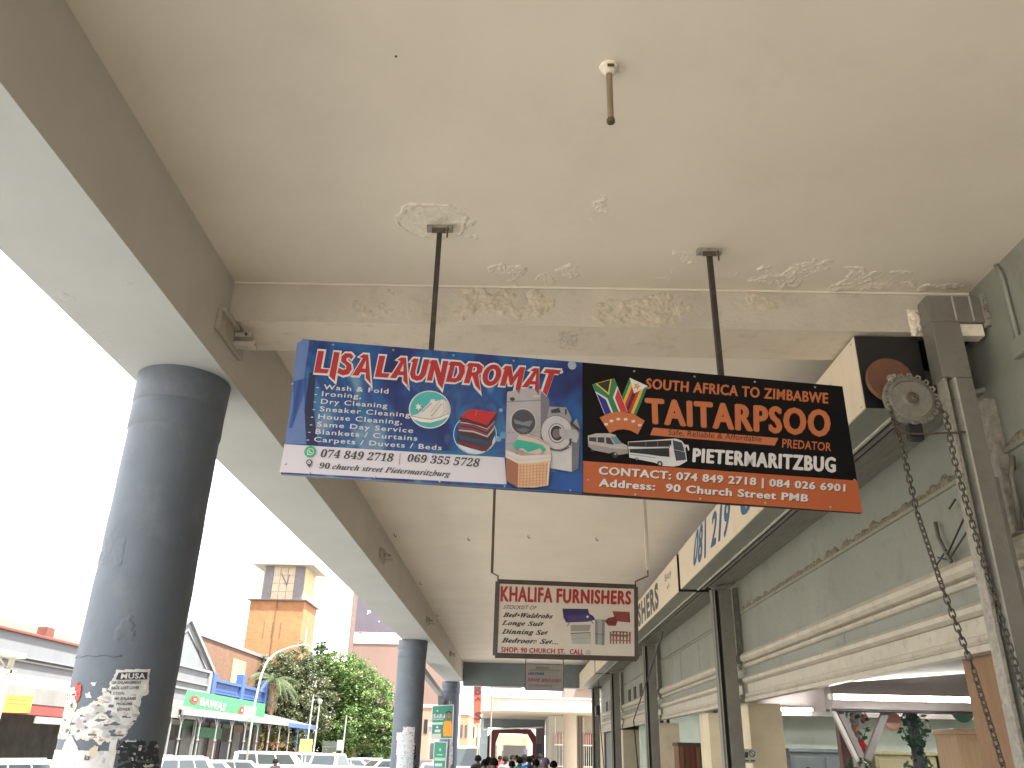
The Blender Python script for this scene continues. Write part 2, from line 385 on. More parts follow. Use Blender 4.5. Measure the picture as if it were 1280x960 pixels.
relief('peeling_paint', cross_beam, beamS, [(-.85, .02, .35, .26), (.3, .0, .95, .2)], .006, .022, 6, 4.4, BEAMP, thr=-.05)
relief('peeling_paint', cross_beam, beamS, [area(beamS, 780, 366, 870, 408), area(beamS, 912, 366, 990, 388), area(beamS, 440, 366, 520, 402)], .006, .018, 9, 7.7, BEAMP, thr=-.08)
underC = Plane((0, 0, 3.93), (1, 0, 0), (0, -1, 0))
relief('peeling_paint', cross_beam, underC, [area(underC, 697, 413, 720, 436)], .004, .006, 30, 9.9, BEAMP, thr=-.35)
relief('peeling_paint', edge_beam, underS, [(-2.38, -3.75, -2.25, -3.45), (-2.38, -4.15, -2.24, -3.78), (-2.36, -4.42, -2.22, -4.18), (-2.0, -3.5, -1.88, -3.38)], .008, .004, 12, 1.7, EDGE, thr=.08)
# rows of tiny studs and hooks left in the ceiling and beam
for px, py in ((493, 667), (525, 728), (546, 768), (585, 672), (745, 672), (660, 669), (560, 800), (566, 812)):
    q = hit(2, CZ, px, py)
    obj('rusty_hook', MB().path([(q[0], q[1], CZ + .01), (q[0], q[1], CZ - .03), (q[0] + .02, q[1], CZ - .042), (q[0] + .032, q[1], CZ - .028)], .006, 6), RUST, ceiling)
for px, py in ((663, 668), (775, 660), (495, 70)):
    q = hit(2, CZ, px, py); obj('chip_in_paint', MB().lathe((q[0], q[1], CZ - .003), [(.006, 0), (.004, .004)], 8), RUST, ceiling)
# brackets fixed to the inner face of the edge beam
def beam_bracket(y, z, sc_, label, grp):
    t = thing('beam_bracket', label, 'bracket', (XBI, y, z), grp)
    m = MATS['beam_bracket_paint'] if 'beam_bracket_paint' in MATS else mat('beam_bracket_paint', (.42, .38, .32), .6, var=.1, scale=12, dirt=(.2, .15, .1), damt=.4)
    obj('back_plate', MB().box(XBI, y - .22 * sc_, z - .07 * sc_, XBI + .03, y + .22 * sc_, z + .07 * sc_), m, t, bevel=.004)
    obj('side_flange', MB().box(XBI + .03, y - .24 * sc_, z + .04 * sc_, XBI + .06, y + .2 * sc_, z + .055 * sc_), m, t, bevel=.003)
    obj('arm', MB().box(XBI + .03, y + .02, z - .06 * sc_, XBI + .16 * sc_, y + .08, z - .03 * sc_), m, t, bevel=.004)
    obj('arm', MB().box(XBI + .03, y + .02, z + .0 * sc_, XBI + .13 * sc_, y + .08, z + .03 * sc_), m, t, bevel=.004)
    obj('bolt', MB().lathe((XBI + .1 * sc_, y + .02, z + .015), [(.009, 0), (.009, -.012)], 6, axis='y'), RUST, t)
    return t
beam_bracket(4.42, 3.86, 1.0, 'cream steel bracket on the dark beam just left of the blue laundry sign', 'brackets on the edge beam')
beam_bracket(10.6, 3.86, .9, 'bracket on the beam below the blue laundry sign, second from the camera', 'brackets on the edge beam')
beam_bracket(16.5, 3.86, .9, 'third bracket along the beam, above the second column', 'brackets on the edge beam')
beam_bracket(22.5, 3.86, .9, 'farthest bracket on the beam, between second and third column', 'brackets on the edge beam')

# unseen upper storey over the arcade, height set so it shades the near road
ub = thing('shade_storey', 'unseen upper storey over the arcade, built to shade the road', 'building', (0, 0, 4.4))
obj('wall', MB().box(XBO + .02, -10, 4.42, 14, YE + .45, 14.5), mat('upper_wall', (.55, .5, .42), .8), ub)

# columns
def column(cx, cy, r, label, tail=0):
    t = thing('column', label, 'column', (cx, cy, FL), 'round columns under the edge beam')
    n = 64; pr = []; hs = []
    z = 0.0
    H = BZ - FL
    prof = [(r + .03, 0), (r + .03, .3), (r, .34)]
    k = 0
    while z < H - .62:
        z = .36 + k * .09; k += 1
        if z < H - .60: prof.append((r + .0015 * math.sin(k * 1.7), z))
    prof += [(r, H - .36), (r + .002, H - .352), (r + .007, H - .345), (r + .008, H - .20), (r + .006, H - .193), (r + .010, H - .187), (r + .013, H - .10), (r + .014, H)]
    mb = MB(); mb.lathe((cx, cy, FL), prof, n)
    v2 = []
    for x, y, zz in mb.v:
        d = noise.noise(Vector((x * 7, y * 7, zz * 4 + cy))) * .0025
        a = math.atan2(y - cy, x - cx); v2.append((x + math.cos(a) * d, y + math.sin(a) * d, zz))
    mb.v = v2
    obj('shaft', mb, COLM, t, smooth='auto')
    return t
C1 = (-2.09, 4.63, .257); C2 = (-2.19, 17.75, .29); C3 = (-2.21, 29.0, .30)
c1 = column(*C1, 'nearest round dark blue grey column with torn posters near its foot')
c2 = column(*C2, 'second round blue grey column with small paper notices')
c3 = column(*C3, 'farthest round blue grey column behind the green campaign poster')
# crack ring on the near column
ring = MB()
for zc, a0, a1 in ((hit(1, 4.46, 150, 822)[2], -2.9, -1.3),):
    ring.path([(C1[0] + math.cos(a0 + (a1 - a0) * i / 20) * (C1[2] + .002), C1[1] + math.sin(a0 + (a1 - a0) * i / 20) * (C1[2] + .002), zc + .004 * math.sin(i * 1.3)) for i in range(21)], .003, 6)
obj('crack_ridge', ring, COLM, c1, smooth=True)

# torn posters on the near column
cyl_ = Cyl(*C1)
relief('rough_plaster', c1, cyl_, [area(cyl_, 132, 760, 172, 815), area(cyl_, 112, 660, 150, 720), area(cyl_, 150, 790, 190, 822)], .006, .006, 12, 4.7, COLM, thr=-.12)
cyl = Cyl(*C1)
CR7 = (30, 800, 6.0)
def inside(p, poly):
    x, y = p; r = False; j = len(poly) - 1
    for i in range(len(poly)):
        xi, yi = poly[i]; xj, yj = poly[j]
        if (yi > y) != (yj > y) and x < (xj - xi) * (y - yi) / (yj - yi) + xi: r = not r
        j = i
    return r
def torn(polys, cuts, cell, h, pal, seed, name, label, jag=.012, hole=.35, parent=None, surf=None, crop=CR7):
    surf = surf or cyl; parent = parent or c1
    pp = [[surf.px(p, crop) for p in q] for q in polys]
    a0 = min(p[0] for q in pp for p in q); a1 = max(p[0] for q in pp for p in q); b0 = min(p[1] for q in pp for p in q); b1 = max(p[1] for q in pp for p in q)
    mb = MB(); nx = int((a1 - a0) / cell) + 1; ny = int((b1 - b0) / cell) + 1; idx = {}
    def V(i, j):
        if (i, j) not in idx:
            a, b = a0 + i * cell, b0 + j * cell
            a += noise.noise(Vector((a * 60, b * 60, seed))) * cell * .45; b += noise.noise(Vector((a * 60, b * 60, seed + 5))) * cell * .45
            k = max(0, noise.noise(Vector((a * 35, b * 35, seed + 2)))) * .004
            idx[i, j] = len(mb.v); mb.v.append(tuple(map(float, surf.w(a, b, h + k))))
        return idx[i, j]
    for j in range(ny):
        for i in range(nx):
            a, b = a0 + (i + .5) * cell, b0 + (j + .5) * cell
            ja = a + noise.noise(Vector((a * 30, b * 30, seed + 1))) * jag; jb = b + noise.noise(Vector((a * 30, b * 30, seed + 3))) * jag
            if not any(inside((ja, jb), q) for q in pp): continue
            if noise.noise(Vector((a * 28, b * 60, seed + 11))) > hole: continue
            n = noise.noise(Vector((a * 16 + b * 9, b * 34, seed + 7))) * .5 + .5 + noise.noise(Vector((a * 60, b * 60, seed + 8))) * .13
            mi = 0
            for k, (c, lim) in enumerate(pal):
                if n < lim: mi = k; break
            mb.f.append((V(i, j), V(i + 1, j), V(i + 1, j + 1), V(i, j + 1))); mb.m.append(mi)
    return obj(name, mb, [flat(c, .75) for c, _ in pal], parent, label=label, fix=False)
CW, CCR, CRD, CGY, CDK = (.62, .61, .60), (.58, .51, .38), (.42, .05, .06), (.45, .45, .47), (.10, .10, .11)
torn([[(300, 370), (390, 345), (400, 500), (350, 640), (330, 745), (205, 738), (240, 560)]], [], .0045, .0015, [(CRD, .22), (CCR, .66), ((.62, .58, .46), .80), (CW, .88), (CRD, 2)], 3, 'poster_remnant', 'torn yellowed poster with red scraps')
torn([[(385, 330), (440, 320), (425, 430), (390, 470)]], [], .004, .003, [((.45, .07, .06), .75), (CCR, 2)], 13, 'poster_remnant', 'red scrap of poster', jag=.008)
torn([[(365, 600), (400, 520), (480, 490), (600, 400), (650, 330), (760, 330), (880, 430), (862, 560), (780, 700), (720, 750), (600, 760), (560, 795), (520, 745), (400, 750), (350, 700)]], [], .0045, .0018, [((.40, .36, .31), .28), (CGY, .45), (CW, .64), (CCR, .72), ((.40, .25, .22), .76), (CW, 2)], 5, 'poster_remnant', 'ragged white layers of torn posters', hole=.33)
torn([[(500, 320), (545, 315), (535, 345), (515, 350)], [(460, 400), (500, 385), (510, 430), (470, 440)], [(590, 355), (620, 360), (610, 400), (585, 390)]], [], .004, .0015, [(CW, 2)], 6, 'poster_remnant', 'small white scraps of paper', jag=.006, hole=.9)
torn([[(170, 825), (285, 825), (320, 750), (350, 700), (385, 760), (410, 828), (640, 830), (645, 735), (700, 735), (665, 1040), (140, 1040)]], [], .006, .0022, [(CGY, .25), (CW, 2)], 8, 'paper_notice', 'blank pale sheet pasted low on the column', jag=.003, hole=.8)
torn([[(490, 830), (530, 790), (560, 800), (545, 860), (520, 890), (490, 880)]], [], .005, .0035, [(CCR, 2)], 18, 'poster_remnant', 'yellow scrap', jag=.004, hole=.8)
torn([[(705, 770), (800, 745), (1000, 760), (1010, 1000), (700, 1000)]], [], .005, .0012, [(CW, .30), ((.025, .03, .035), .72), ((.4, .3, .3), .76), (CGY, 2)], 9, 'poster_remnant', 'dark scraped glue patch with white flecks', hole=.2)
torn([[(696, 224), (946, 218), (930, 400), (905, 418), (872, 430), (860, 555), (700, 545), (650, 430), (645, 310), (660, 300)]], [], .0045, .0025, [(CW, .9), (CGY, 2)], 21, 'poster', 'torn notice headed MUSA', jag=.006, hole=.9)
mu = Print(cyl, CR7); mu.lay = .0085
mu.poly([(712, 246), (760, 243), (810, 243), (860, 242), (922, 241), (917, 296), (860, 297), (800, 297), (740, 298), (690, 298), (700, 270)], (.03, .03, .035))
mu.text('MUSA', [(732, 252), (905, 250), (903, 290), (725, 292)], (.6, .6, .58), bold=.03)
K_ = (.05, .05, .06)
for s_, q in (('OR ENLARGEMENT', [(662, 308), (875, 308), (873, 330), (660, 331)]), ('BACK LOST LOVER', [(660, 348), (862, 348), (860, 370), (658, 371)]), ('CTION', [(672, 390), (752, 390), (750, 411), (670, 411)]),
              ('ME ENLARGE', [(682, 430), (838, 428), (835, 450), (680, 451)]), ('PROBLEMS', [(695, 470), (808, 468), (806, 489), (693, 490)]), ('LOVER', [(702, 510), (795, 509), (792, 530), (700, 531)])):
    mu.text(s_, q, K_, bold=.03, keep=True)
mu.done('lettering', c1)
obj_l = Print(cyl, CR7); obj_l.lay = .008; obj_l.text('ks', [(458, 860), (500, 858), (496, 900), (454, 902)], K_, bold=.03, shear=.2); obj_l.done('lettering', c1)
# notices on the second column
cyl2 = Cyl(*C2); CR5 = (300, 700, 3.694)
torn([[(753, 770), (808, 772), (803, 890), (752, 870)]], [], .02, .002, [((.5, .48, .5), .35), (CW, .62), ((.5, .3, .3), 2)], 31, 'paper_notice', 'pinkish notice, topmost', jag=.004, hole=.9, parent=c2, surf=cyl2, crop=CR5)
torn([[(725, 798), (775, 798), (800, 870), (800, 1000), (722, 1000)]], [], .02, .003, [((.35, .42, .55), .35), (CW, .6), ((.45, .5, .62), 2)], 34, 'paper_notice', 'bluish notice with faded pictures', jag=.004, hole=.9, parent=c2, surf=cyl2, crop=CR5)
torn([[(785, 850), (812, 860), (815, 1000), (788, 1000)]], [], .02, .0015, [((.02, .02, .025), .6), ((.1, .11, .12), 2)], 36, 'poster_remnant', 'dark glue patch', jag=.02, hole=.6, parent=c2, surf=cyl2, crop=CR5)

#@@PART2@@
# ================================================================= HANGING SIGNS
DKR = mat('dark_sign_frame', (.07, .055, .045), .6, var=.2, scale=12, bump=.2)
PSTEEL = mat('dark_painted_hanger', (.030, .024, .020), .55, var=.3, scale=14, bump=.3, dirt=(.12, .07, .04), damt=.5, dscale=20)
# the long double sign (laundry + coach line), turned slightly in plan
A0 = np.array([-1.15, 3.67]); A1 = np.array([1.70, 4.03])
ud = (A1 - A0) / np.linalg.norm(A1 - A0)
SG = Plane((A0[0], A0[1], 0), (ud[0], ud[1], 0), (0, 0, 1))
sign = thing('hanging_sign', 'long hanging sign board on two dark poles, blue laundry half and black coach half', 'sign', (float(SG.w(1.4, 0)[0]), float(SG.w(1.4, 0)[1]), 3.4))
TL, TM, TR, BR, BM, BL = (378, 424), (728, 453), (1053, 483), (1077.5, 641), (728, 616), (351, 592)
def slab(mb, pts, d0, d1, mi=0):   # px polygon extruded along the plane normal
    q = [SG.px(p) for p in pts]; n = len(q)
    v = [SG.w(a, b, d0) for a, b in q] + [SG.w(a, b, d1) for a, b in q]
    mb.add(v, [tuple(range(n)), tuple(range(n, 2 * n))[::-1]] + [(i, n + i, n + (i + 1) % n, (i + 1) % n) for i in range(n)], mi)
# blue print background: mottled blues, violet and pale bubbles, with the fabric-like gradient of the photo print
def blue_print():
    m = bpy.data.materials.new('blue_printed_vinyl'); m.use_nodes = True; n = m.node_tree; b = n.nodes['Principled BSDF']; b.inputs['Roughness'].default_value = .32
    t = n.nodes.new('ShaderNodeTexCoord'); a = n.nodes.new('ShaderNodeTexNoise'); a.inputs['Scale'].default_value = 3.2; a.inputs['Detail'].default_value = 3; a.inputs['Distortion'].default_value = .8
    mp = n.nodes.new('ShaderNodeMapping'); mp.inputs['Scale'].default_value = (1.3, 1, .7); mp.inputs['Location'].default_value = (3.1, 0, 2)
    n.links.new(t.outputs['Object'], mp.inputs[0]); n.links.new(mp.outputs[0], a.inputs['Vector'])
    r = n.nodes.new('ShaderNodeValToRGB'); e = r.color_ramp.elements
    e[0].position = .28; e[0].color = (.008, .014, .09, 1); e[1].position = .78; e[1].color = (.22, .32, .42, 1)
    for p, c in ((.42, (.012, .035, .16, 1)), (.52, (.012, .09, .28, 1)), (.58, (.02, .05, .19, 1)), (.66, (.03, .13, .30, 1))):
        k = r.color_ramp.elements.new(p); k.color = c
    n.links.new(a.outputs['Fac'], r.inputs[0])
    v = n.nodes.new('ShaderNodeTexVoronoi'); v.inputs['Scale'].default_value = 6.5; v.feature = 'F1'
    n.links.new(mp.outputs[0], v.inputs['Vector'])
    r2 = n.nodes.new('ShaderNodeValToRGB'); r2.color_ramp.elements[0].position = .0; r2.color_ramp.elements[0].color = (.22, .22, .22, 1); r2.color_ramp.elements[1].position = .20; r2.color_ramp.elements[1].color = (0, 0, 0, 1)
    n.links.new(v.outputs['Distance'], r2.inputs[0])
    x = n.nodes.new('ShaderNodeMix'); x.data_type = 'RGBA'; x.inputs[7].default_value = (.45, .55, .68, 1)
    n.links.new(r2.outputs[0], x.inputs[0]); n.links.new(r.outputs[0], x.inputs[6]); n.links.new(x.outputs[2], b.inputs['Base Color'])
    return m
BLUEP = blue_print()
BLKP = mat('black_printed_vinyl', (.004, .0035, .0045), .5, var=.2, scale=3, bump=.03, spec=.18)
ORG = mat('orange_print', (.40, .095, .03), .4, var=.06, scale=4, bump=.03)
ORL = mat('orange_letter_print', (.46, .135, .05), .4, var=.04, scale=4, bump=0)
REDL = mat('red_letter_print', (.36, .02, .028), .4, var=.06, scale=5, bump=0)
WHP = mat('white_print', (.58, .55, .61), .4, var=.03, scale=3, bump=.02)
WHL = mat('white_letter_print', (.60, .57, .57), .4, var=.03, scale=6, bump=0)
mb = MB(); slab(mb, [TL, TM, BM, BL], -.022, 0)
left = obj('sign_panel', mb, BLUEP, sign, label='blue laundry panel with red title, service list and washing machines')
mb = MB(); slab(mb, [TM, TR, BR, BM], -.022, .0008)
right = obj('sign_panel', mb, BLKP, sign, label='black and orange coach line panel with two flags and a bus')
mb = MB()
for p0, p1 in ((TL, TR), (BL, BR)):
    a = SG.px(p0); b = SG.px(p1); mb.path([SG.w(a[0] + .01, a[1] + (.0 if p0 is TL else .02), -.04), SG.w(b[0] - .01, b[1] + (-.01 if p0 is TL else .02), -.04)], .016, 4)
obj('rear_frame', mb, PSTEEL, sign)
for (tx, ty), (bx, by) in (((550, 283), (539, 438)), ((886, 312), (906, 470))):
    top = hit(2, CZ, tx, ty); a, b = SG.px((bx, by)); bot = SG.w(a, b - .3, -.045)
    d = Vector(top) - Vector(bot)
    mb = MB(); top[2] = CZ - .02
    u_ = np.array([ud[0], ud[1], 0]) * .014; n_ = np.array([ud[1], -ud[0], 0]) * .014
    vv = [p + s * u_ + t * n_ for p in (np.array(bot), np.array(top)) for s, t in ((-1, -1), (1, -1), (1, 1), (-1, 1))]
    mb.add(vv, [(0, 1, 2, 3), (7, 6, 5, 4), (0, 4, 5, 1), (1, 5, 6, 2), (2, 6, 7, 3), (3, 7, 4, 0)])
    pole = obj('pole', mb, PSTEEL, sign, bevel=.002)
    mb = MB(); mb.box(top[0] - .07, top[1] - .02, CZ - .03, top[0] + .07, top[1] + .02, CZ + .0)
    obj('ceiling_cleat', mb, FLAKE, sign, bevel=.004)
    mb = MB(); mb.box(top[0] - .04, top[1] - .024, CZ - .055, top[0] + .035, top[1] - .016, CZ - .025)
    mb.tube((top[0] + .045, top[1] - .022, CZ - .085), (top[0] + .045, top[1] - .022, CZ - .02), .005, 6); mb.tube((top[0] - .03, top[1] - .024, CZ - .04), (top[0] - .03, top[1] - .032, CZ - .04), .008, 6)
    obj('cleat_bolt', mb, RUST, sign)
# rivets along the edges
mb = MB()
for (p0, p1, n) in (((405, 430), (1030, 485), 9), ((375, 591), (1050, 635), 9)):
    for i in range(n):
        t = (i + .15) / (n - .7); a, b = SG.px((p0[0] + (p1[0] - p0[0]) * t, p0[1] + (p1[1] - p0[1]) * t)); c = SG.w(a, b)
        mb.tube(SG.w(a, b, .0), SG.w(a, b, .0062), .0065, 8, r1=.003)
for p in ((366, 480), (357, 580), (1068, 600), (735, 600)):
    a, b = SG.px(p); mb.tube(SG.w(a, b, 0), SG.w(a, b, .0062), .007, 8, r1=.003)
obj('rivets', mb, CHROME, sign, kind='stuff', smooth=True)

# --- laundry panel artwork
C1c = (340, 410, 3.2); C3c = (345, 470, 5.818); C4c = (500, 470, 8.73); C5c = (620, 470, 6.4)
p = Print(SG, C1c)
p.poly([(50, 465), (930, 518), (938, 626), (30, 577)], WHP)
p.poly([(100, 60), (122, 48), (150, 50), (128, 200), (135, 465), (52, 464), (75, 300)], (.10, .16, .36))
p.poly([(150, 180), (175, 175), (165, 320), (185, 470), (140, 468), (130, 330)], (.008, .014, .06))
p.poly([(85, 215), (140, 200), (120, 290), (80, 400), (68, 400), (85, 300)], (.03, .08, .27))
p.poly([(105, 212), (122, 208), (104, 310), (84, 380), (90, 300)], (.015, .05, .2))
p.poly([(640, 490), (930, 505), (930, 517), (640, 503)], (.01, .12, .25))
p.poly([(935, 560), (1105, 575), (1242, 585), (1242, 657), (1110, 648), (940, 628)], (.01, .07, .28))
p.done('printed_background', left)
GL = {
 'L': (.60, [[(0, 1), (.27, 1), (.24, .22), (.58, .22), (.52, 0), (-.04, 0)]]),
 'I': (.34, [[(.04, 1), (.30, 1), (.28, -.32), (.0, -.10)]]),
 'S': (.60, [[(.55, .86), (.40, 1.0), (.16, .98), (.03, .82), (.05, .58), (.28, .42), (.30, .28), (.20, .24), (.0, .32), (-.03, .06), (.22, -.04), (.46, .04), (.56, .28), (.50, .50), (.29, .64), (.27, .74), (.36, .78), (.46, .68)]]),
 'A': (.74, [[(.14, .84), (.30, 1), (.52, 1), (.84, -.34), (.56, -.08), (.53, .16), (.33, .16), (.26, 0), (-.02, 0), (.30, .80)], [(.38, .36), (.49, .36), (.45, .66)]]),
 'U': (.76, [[(-.04, .80), (.08, 1), (.30, 1), (.27, .36), (.32, .22), (.42, .22), (.47, .36), (.50, 1), (.76, 1), (.72, .25), (.60, .02), (.38, -.05), (.16, .03), (.04, .24), (.06, .80)]]),
 'N': (.80, [[(-.04, .80), (.08, 1), (.30, 1), (.54, .48), (.53, 1), (.78, 1), (.78, -.36), (.54, -.12), (.28, .48), (.28, 0), (.03, 0), (.05, .80)]]),
 'D': (.76, [[(-.04, .80), (.08, 1), (.48, 1), (.70, .84), (.76, .5), (.68, .14), (.46, 0), (.03, 0), (.06, .80)], [(.29, .78), (.43, .76), (.50, .5), (.43, .24), (.28, .22)]]),
 'R': (.74, [[(-.04, .80), (.08, 1), (.50, 1), (.70, .86), (.70, .58), (.58, .44), (.86, -.36), (.56, -.10), (.32, .36), (.29, 0), (.03, 0), (.06, .80)], [(.29, .80), (.42, .79), (.46, .68), (.41, .58), (.29, .56)]]),
 'O': (.80, [[(.40 + .40 * math.cos(i * math.pi / 8), .48 + .54 * math.sin(i * math.pi / 8)) for i in range(16)], [(.40 + .15 * math.cos(i * math.pi / 6), .48 + .29 * math.sin(i * math.pi / 6)) for i in range(12)]]),
 'M': (.98, [[(-.04, .80), (.08, 1), (.32, 1), (.50, .52), (.68, 1), (.92, 1), (.97, -.36), (.72, -.12), (.70, .46), (.56, .06), (.44, .06), (.29, .46), (.28, 0), (.03, 0), (.05, .80)]]),
 'T': (.66, [[(-.02, .78), (.06, 1), (.74, 1), (.68, .76), (.48, .76), (.43, -.36), (.18, -.14), (.22, .76)]]),
 ' ': (.22, [])}
def title(s, off):
    x = 0; vs, fs = [], []
    for ch in s:
        wd, loops = GL[ch]
        if loops:
            v, f = curve_geo(loops, off); o = len(vs); vs += [(a + x, b) for a, b in v]; fs += [tuple(i + o for i in q) for q in f]
        x += wd
    return vs, fs
tq = [(178, 88), (1160, 167), (1136, 250), (165, 183)]
p = Print(SG, C1c); p.lay = .003
p.text('', tq, WHL, geo=title('LISA LAUNDROMAT', .045), cap=(0, 1))
p.lay = .0042
tq2 = [(181, 90.5), (1157, 169), (1134, 248), (168, 181)]
p.text('', tq2, REDL, geo=title('LISA LAUNDROMAT', -.012), cap=(0, 1))
p.done('lettering', left)
p = Print(SG, C3c); p.lay = .0032
ls = .068
for s_, x0, x1, yt in (('Wash & Fold', 350, 820, 63), ('Ironing,', 337, 622, 112), ('Dry Cleaning', 330, 812, 167), ('Sneaker Cleaning', 322, 978, 222), ('House Cleaning,', 310, 920, 277), ('Same Day Service', 302, 1000, 333), ('Blankets / Curtains', 290, 1030, 387), ('Carpets / Duvets / Beds', 280, 1207, 443)):
    h = 35
    p.text(s_, [(x0, yt), (x1, yt + (x1 - x0) * ls), (x1 - 4, yt + h + (x1 - x0) * ls), (x0 - 4, yt + h)], WHL, bold=.012, space=1.12, keep=True)
    p.text('-', [(x0 - 56 , yt + 2), (x0 - 38, yt + 2), (x0 - 38, yt + h), (x0 - 56, yt + h)], WHL, bold=.012, keep=True)
p.done('lettering', left, label='white list of laundry services')
p = Print(SG, C1c); p.lay = .0034
p.text('074 849 2718', [(197, 487), (488, 505), (484, 536), (194, 517)], K_, bold=.008, shear=.18, serif=True, keep=True)
p.text('069 355 5728', [(543, 506), (832, 525), (828, 557), (541, 535)], K_, bold=.008, shear=.18, serif=True, keep=True)
p.line([(513, 502), (509, 548)], .003, (.2, .16, .12))
p.text('90 church street Pietermaritzburg', [(192, 540), (716, 574), (712, 596), (189, 562)], K_, bold=.004, shear=.12, serif=True)
p.disc((153, 496), 23.5, (.03, .36, .18)); p.disc((154, 496), 14, WHP); p.disc((154, 496), 11, (.03, .36, .18))
p.poly([(141, 504), (139, 511), (148, 508)], WHP); p.line([(149, 491), (151, 498), (159, 502)], .006, WHP)
p.disc((149, 539), 12, (.05, .05, .07)); p.disc((149, 539), 7.5, WHP); p.disc((149, 539), 2.5, (.05, .05, .07)); p.poly([(140, 547), (158, 547), (150, 562)], (.05, .05, .07))
p.done('lettering', left, label='black phone numbers and street address on the white strip')
# sneakers in a teal circle
TEAL = (.06, .36, .36)
p = Print(SG, C4c); p.lay = .0045
p.disc((325, 368), 228, WHL, ry=209); p.disc((325, 368), 215, TEAL, ry=197)
p.poly([(112, 440), (190, 420), (230, 385), (320, 300), (335, 262), (375, 258), (385, 280), (470, 258), (500, 275), (532, 320), (540, 380), (525, 450), (440, 485), (330, 515), (230, 505), (150, 478)], (.58, .54, .52))
p.poly([(120, 448), (300, 480), (430, 460), (530, 415), (528, 448), (440, 484), (330, 514), (230, 505), (150, 478)], (.66, .63, .60))
p.line([(120, 440), (240, 468), (340, 478), (440, 455), (530, 410)], .0025, (.12, .06, .06))
for a in ((235, 395, 340, 300), (340, 440, 455, 300)):
    for i in range(8):
        t = i / 8; x, y = a[0] + (a[2] - a[0]) * t, a[1] + (a[3] - a[1]) * t; p.poly([(x, y), (x + 13, y - 11), (x + 17, y - 6), (x + 5, y + 5)], (.10, .05, .06)); p.lay -= .0006
p.lay += .0006
p.line([(440, 270), (395, 330), (330, 400)], .002, (.3, .26, .26)); p.line([(470, 300), (480, 400), (440, 452)], .002, (.35, .3, .3))
p.poly([(470, 262), (500, 300), (486, 400), (530, 412), (540, 350), (520, 290)], (.48, .45, .45))
p.poly([(198, 300 + 2), (208, 328), (235, 318), (220, 342), (242, 360), (213, 360), (205, 388), (194, 362), (166, 366), (185, 345), (168, 322), (190, 328)], (.68, .66, .62))
p.done('sneaker_picture', left)
# towels in a circle
p = Print(SG, C4c); p.lay = .0046
LB = (.30, .52, .62)
ring_n = 44
for i in range(ring_n):
    t0, t1 = 2 * math.pi * i / ring_n, 2 * math.pi * (i + 1) / ring_n
    p.poly([(818 + 238 * math.cos(t0), 640 + 220 * math.sin(t0)), (818 + 238 * math.cos(t1), 640 + 220 * math.sin(t1)), (818 + 228 * math.cos(t1), 640 + 210 * math.sin(t1)), (818 + 228 * math.cos(t0), 640 + 210 * math.sin(t0))], LB); p.lay -= .0006
p.up(); p.poly([(620, 745), (760, 790), (900, 830), (1000, 720), (1040, 650), (1030, 720), (985, 785), (910, 838), (830, 852), (740, 838), (670, 798)], (.55, .56, .62))
for pts, c in (([(630, 700), (940, 790), (1015, 680), (1000, 760), (935, 830), (640, 748)], (.16, .02, .02)), ([(635, 640), (950, 690), (1010, 650), (1015, 700), (940, 800), (625, 715)], (.05, .03, .045)), ([(640, 650), (945, 712), (1005, 660), (1008, 690), (942, 750), (632, 690)], (.02, .05, .10)),
               ([(640, 590), (800, 615), (950, 665), (1025, 590), (1020, 640), (955, 700), (640, 640)], (.05, .025, .035)), ([(640, 590), (800, 605), (950, 660), (1025, 560), (1028, 585), (955, 676), (800, 622), (640, 604)], (.42, .38, .40)),
               ([(645, 530), (800, 550), (945, 600), (1030, 510), (1022, 560), (950, 656), (800, 604), (642, 588)], (.22, .04, .05)), ([(650, 540), (800, 565), (948, 625), (1020, 545), (1020, 552), (950, 640), (800, 580), (646, 552)], (.06, .015, .02)),
               ([(652, 500), (800, 520), (945, 575), (1038, 480), (1030, 520), (948, 600), (800, 552), (648, 528)], (.06, .04, .08)), ([(652, 508), (800, 528), (946, 583), (1032, 500), (1032, 508), (948, 593), (800, 539), (650, 520)], (.42, .38, .45)),
               ([(650, 455), (945, 545), (1052, 412), (1040, 480), (945, 575), (655, 498)], (.10, .008, .012)), ([(655, 450), (765, 370), (1052, 412), (945, 548)], (.42, .018, .022))):
    p.poly(pts, c)
p.line([(835, 380), (822, 440)], .003, (.6, .1, .1)); p.line([(765, 372), (1050, 412)], .002, (.55, .06, .06))
p.done('towel_picture', left)
# washing machines and laundry basket
p = Print(SG, C5c); p.lay = .0036
G1, G2, G3, G4 = (.36, .34, .36), (.20, .19, .21), (.035, .037, .045), (.50, .48, .50)
p.poly([(360, 120), (425, 190), (425, 420), (355, 520)], (.16, .15, .18)); p.poly([(88, 130), (240, 100), (358, 110), (355, 545), (72, 655)], G1)
p.poly([(85, 205), (357, 192), (357, 200), (85, 214)], G2); p.disc((130, 188), 20, G3, ry=15); p.poly([(295, 162), (345, 158), (345, 170), (295, 172)], G4)
p.line([(80, 458), (355, 450)], .002, G2); p.line([(76, 548), (355, 520)], .002, G2)
p.disc((217, 372), 104, G4, ry=110); p.disc((217, 372), 97, (.09, .09, .10), ry=103); p.disc((217, 372), 88, (.05, .055, .07), ry=94)
p.poly([(140, 350), (210, 375), (290, 360), (270, 410), (215, 400), (150, 385)], (.17, .18, .21)); p.poly([(160, 430), (230, 420), (270, 440), (215, 462)], (.12, .13, .15))
p.line([(120, 335), (117, 380), (122, 412)], .005, G4)
p.poly([(425, 250), (560, 258), (600, 345), (600, 400), (640, 345), (665, 420), (660, 600), (655, 740), (605, 775), (430, 745), (425, 500), (365, 520)], (.26, .25, .27))
p.poly([(430, 590), (602, 540), (602, 772), (430, 742)], G4); p.poly([(602, 540), (660, 480), (655, 738), (602, 772)], (.13, .13, .15))
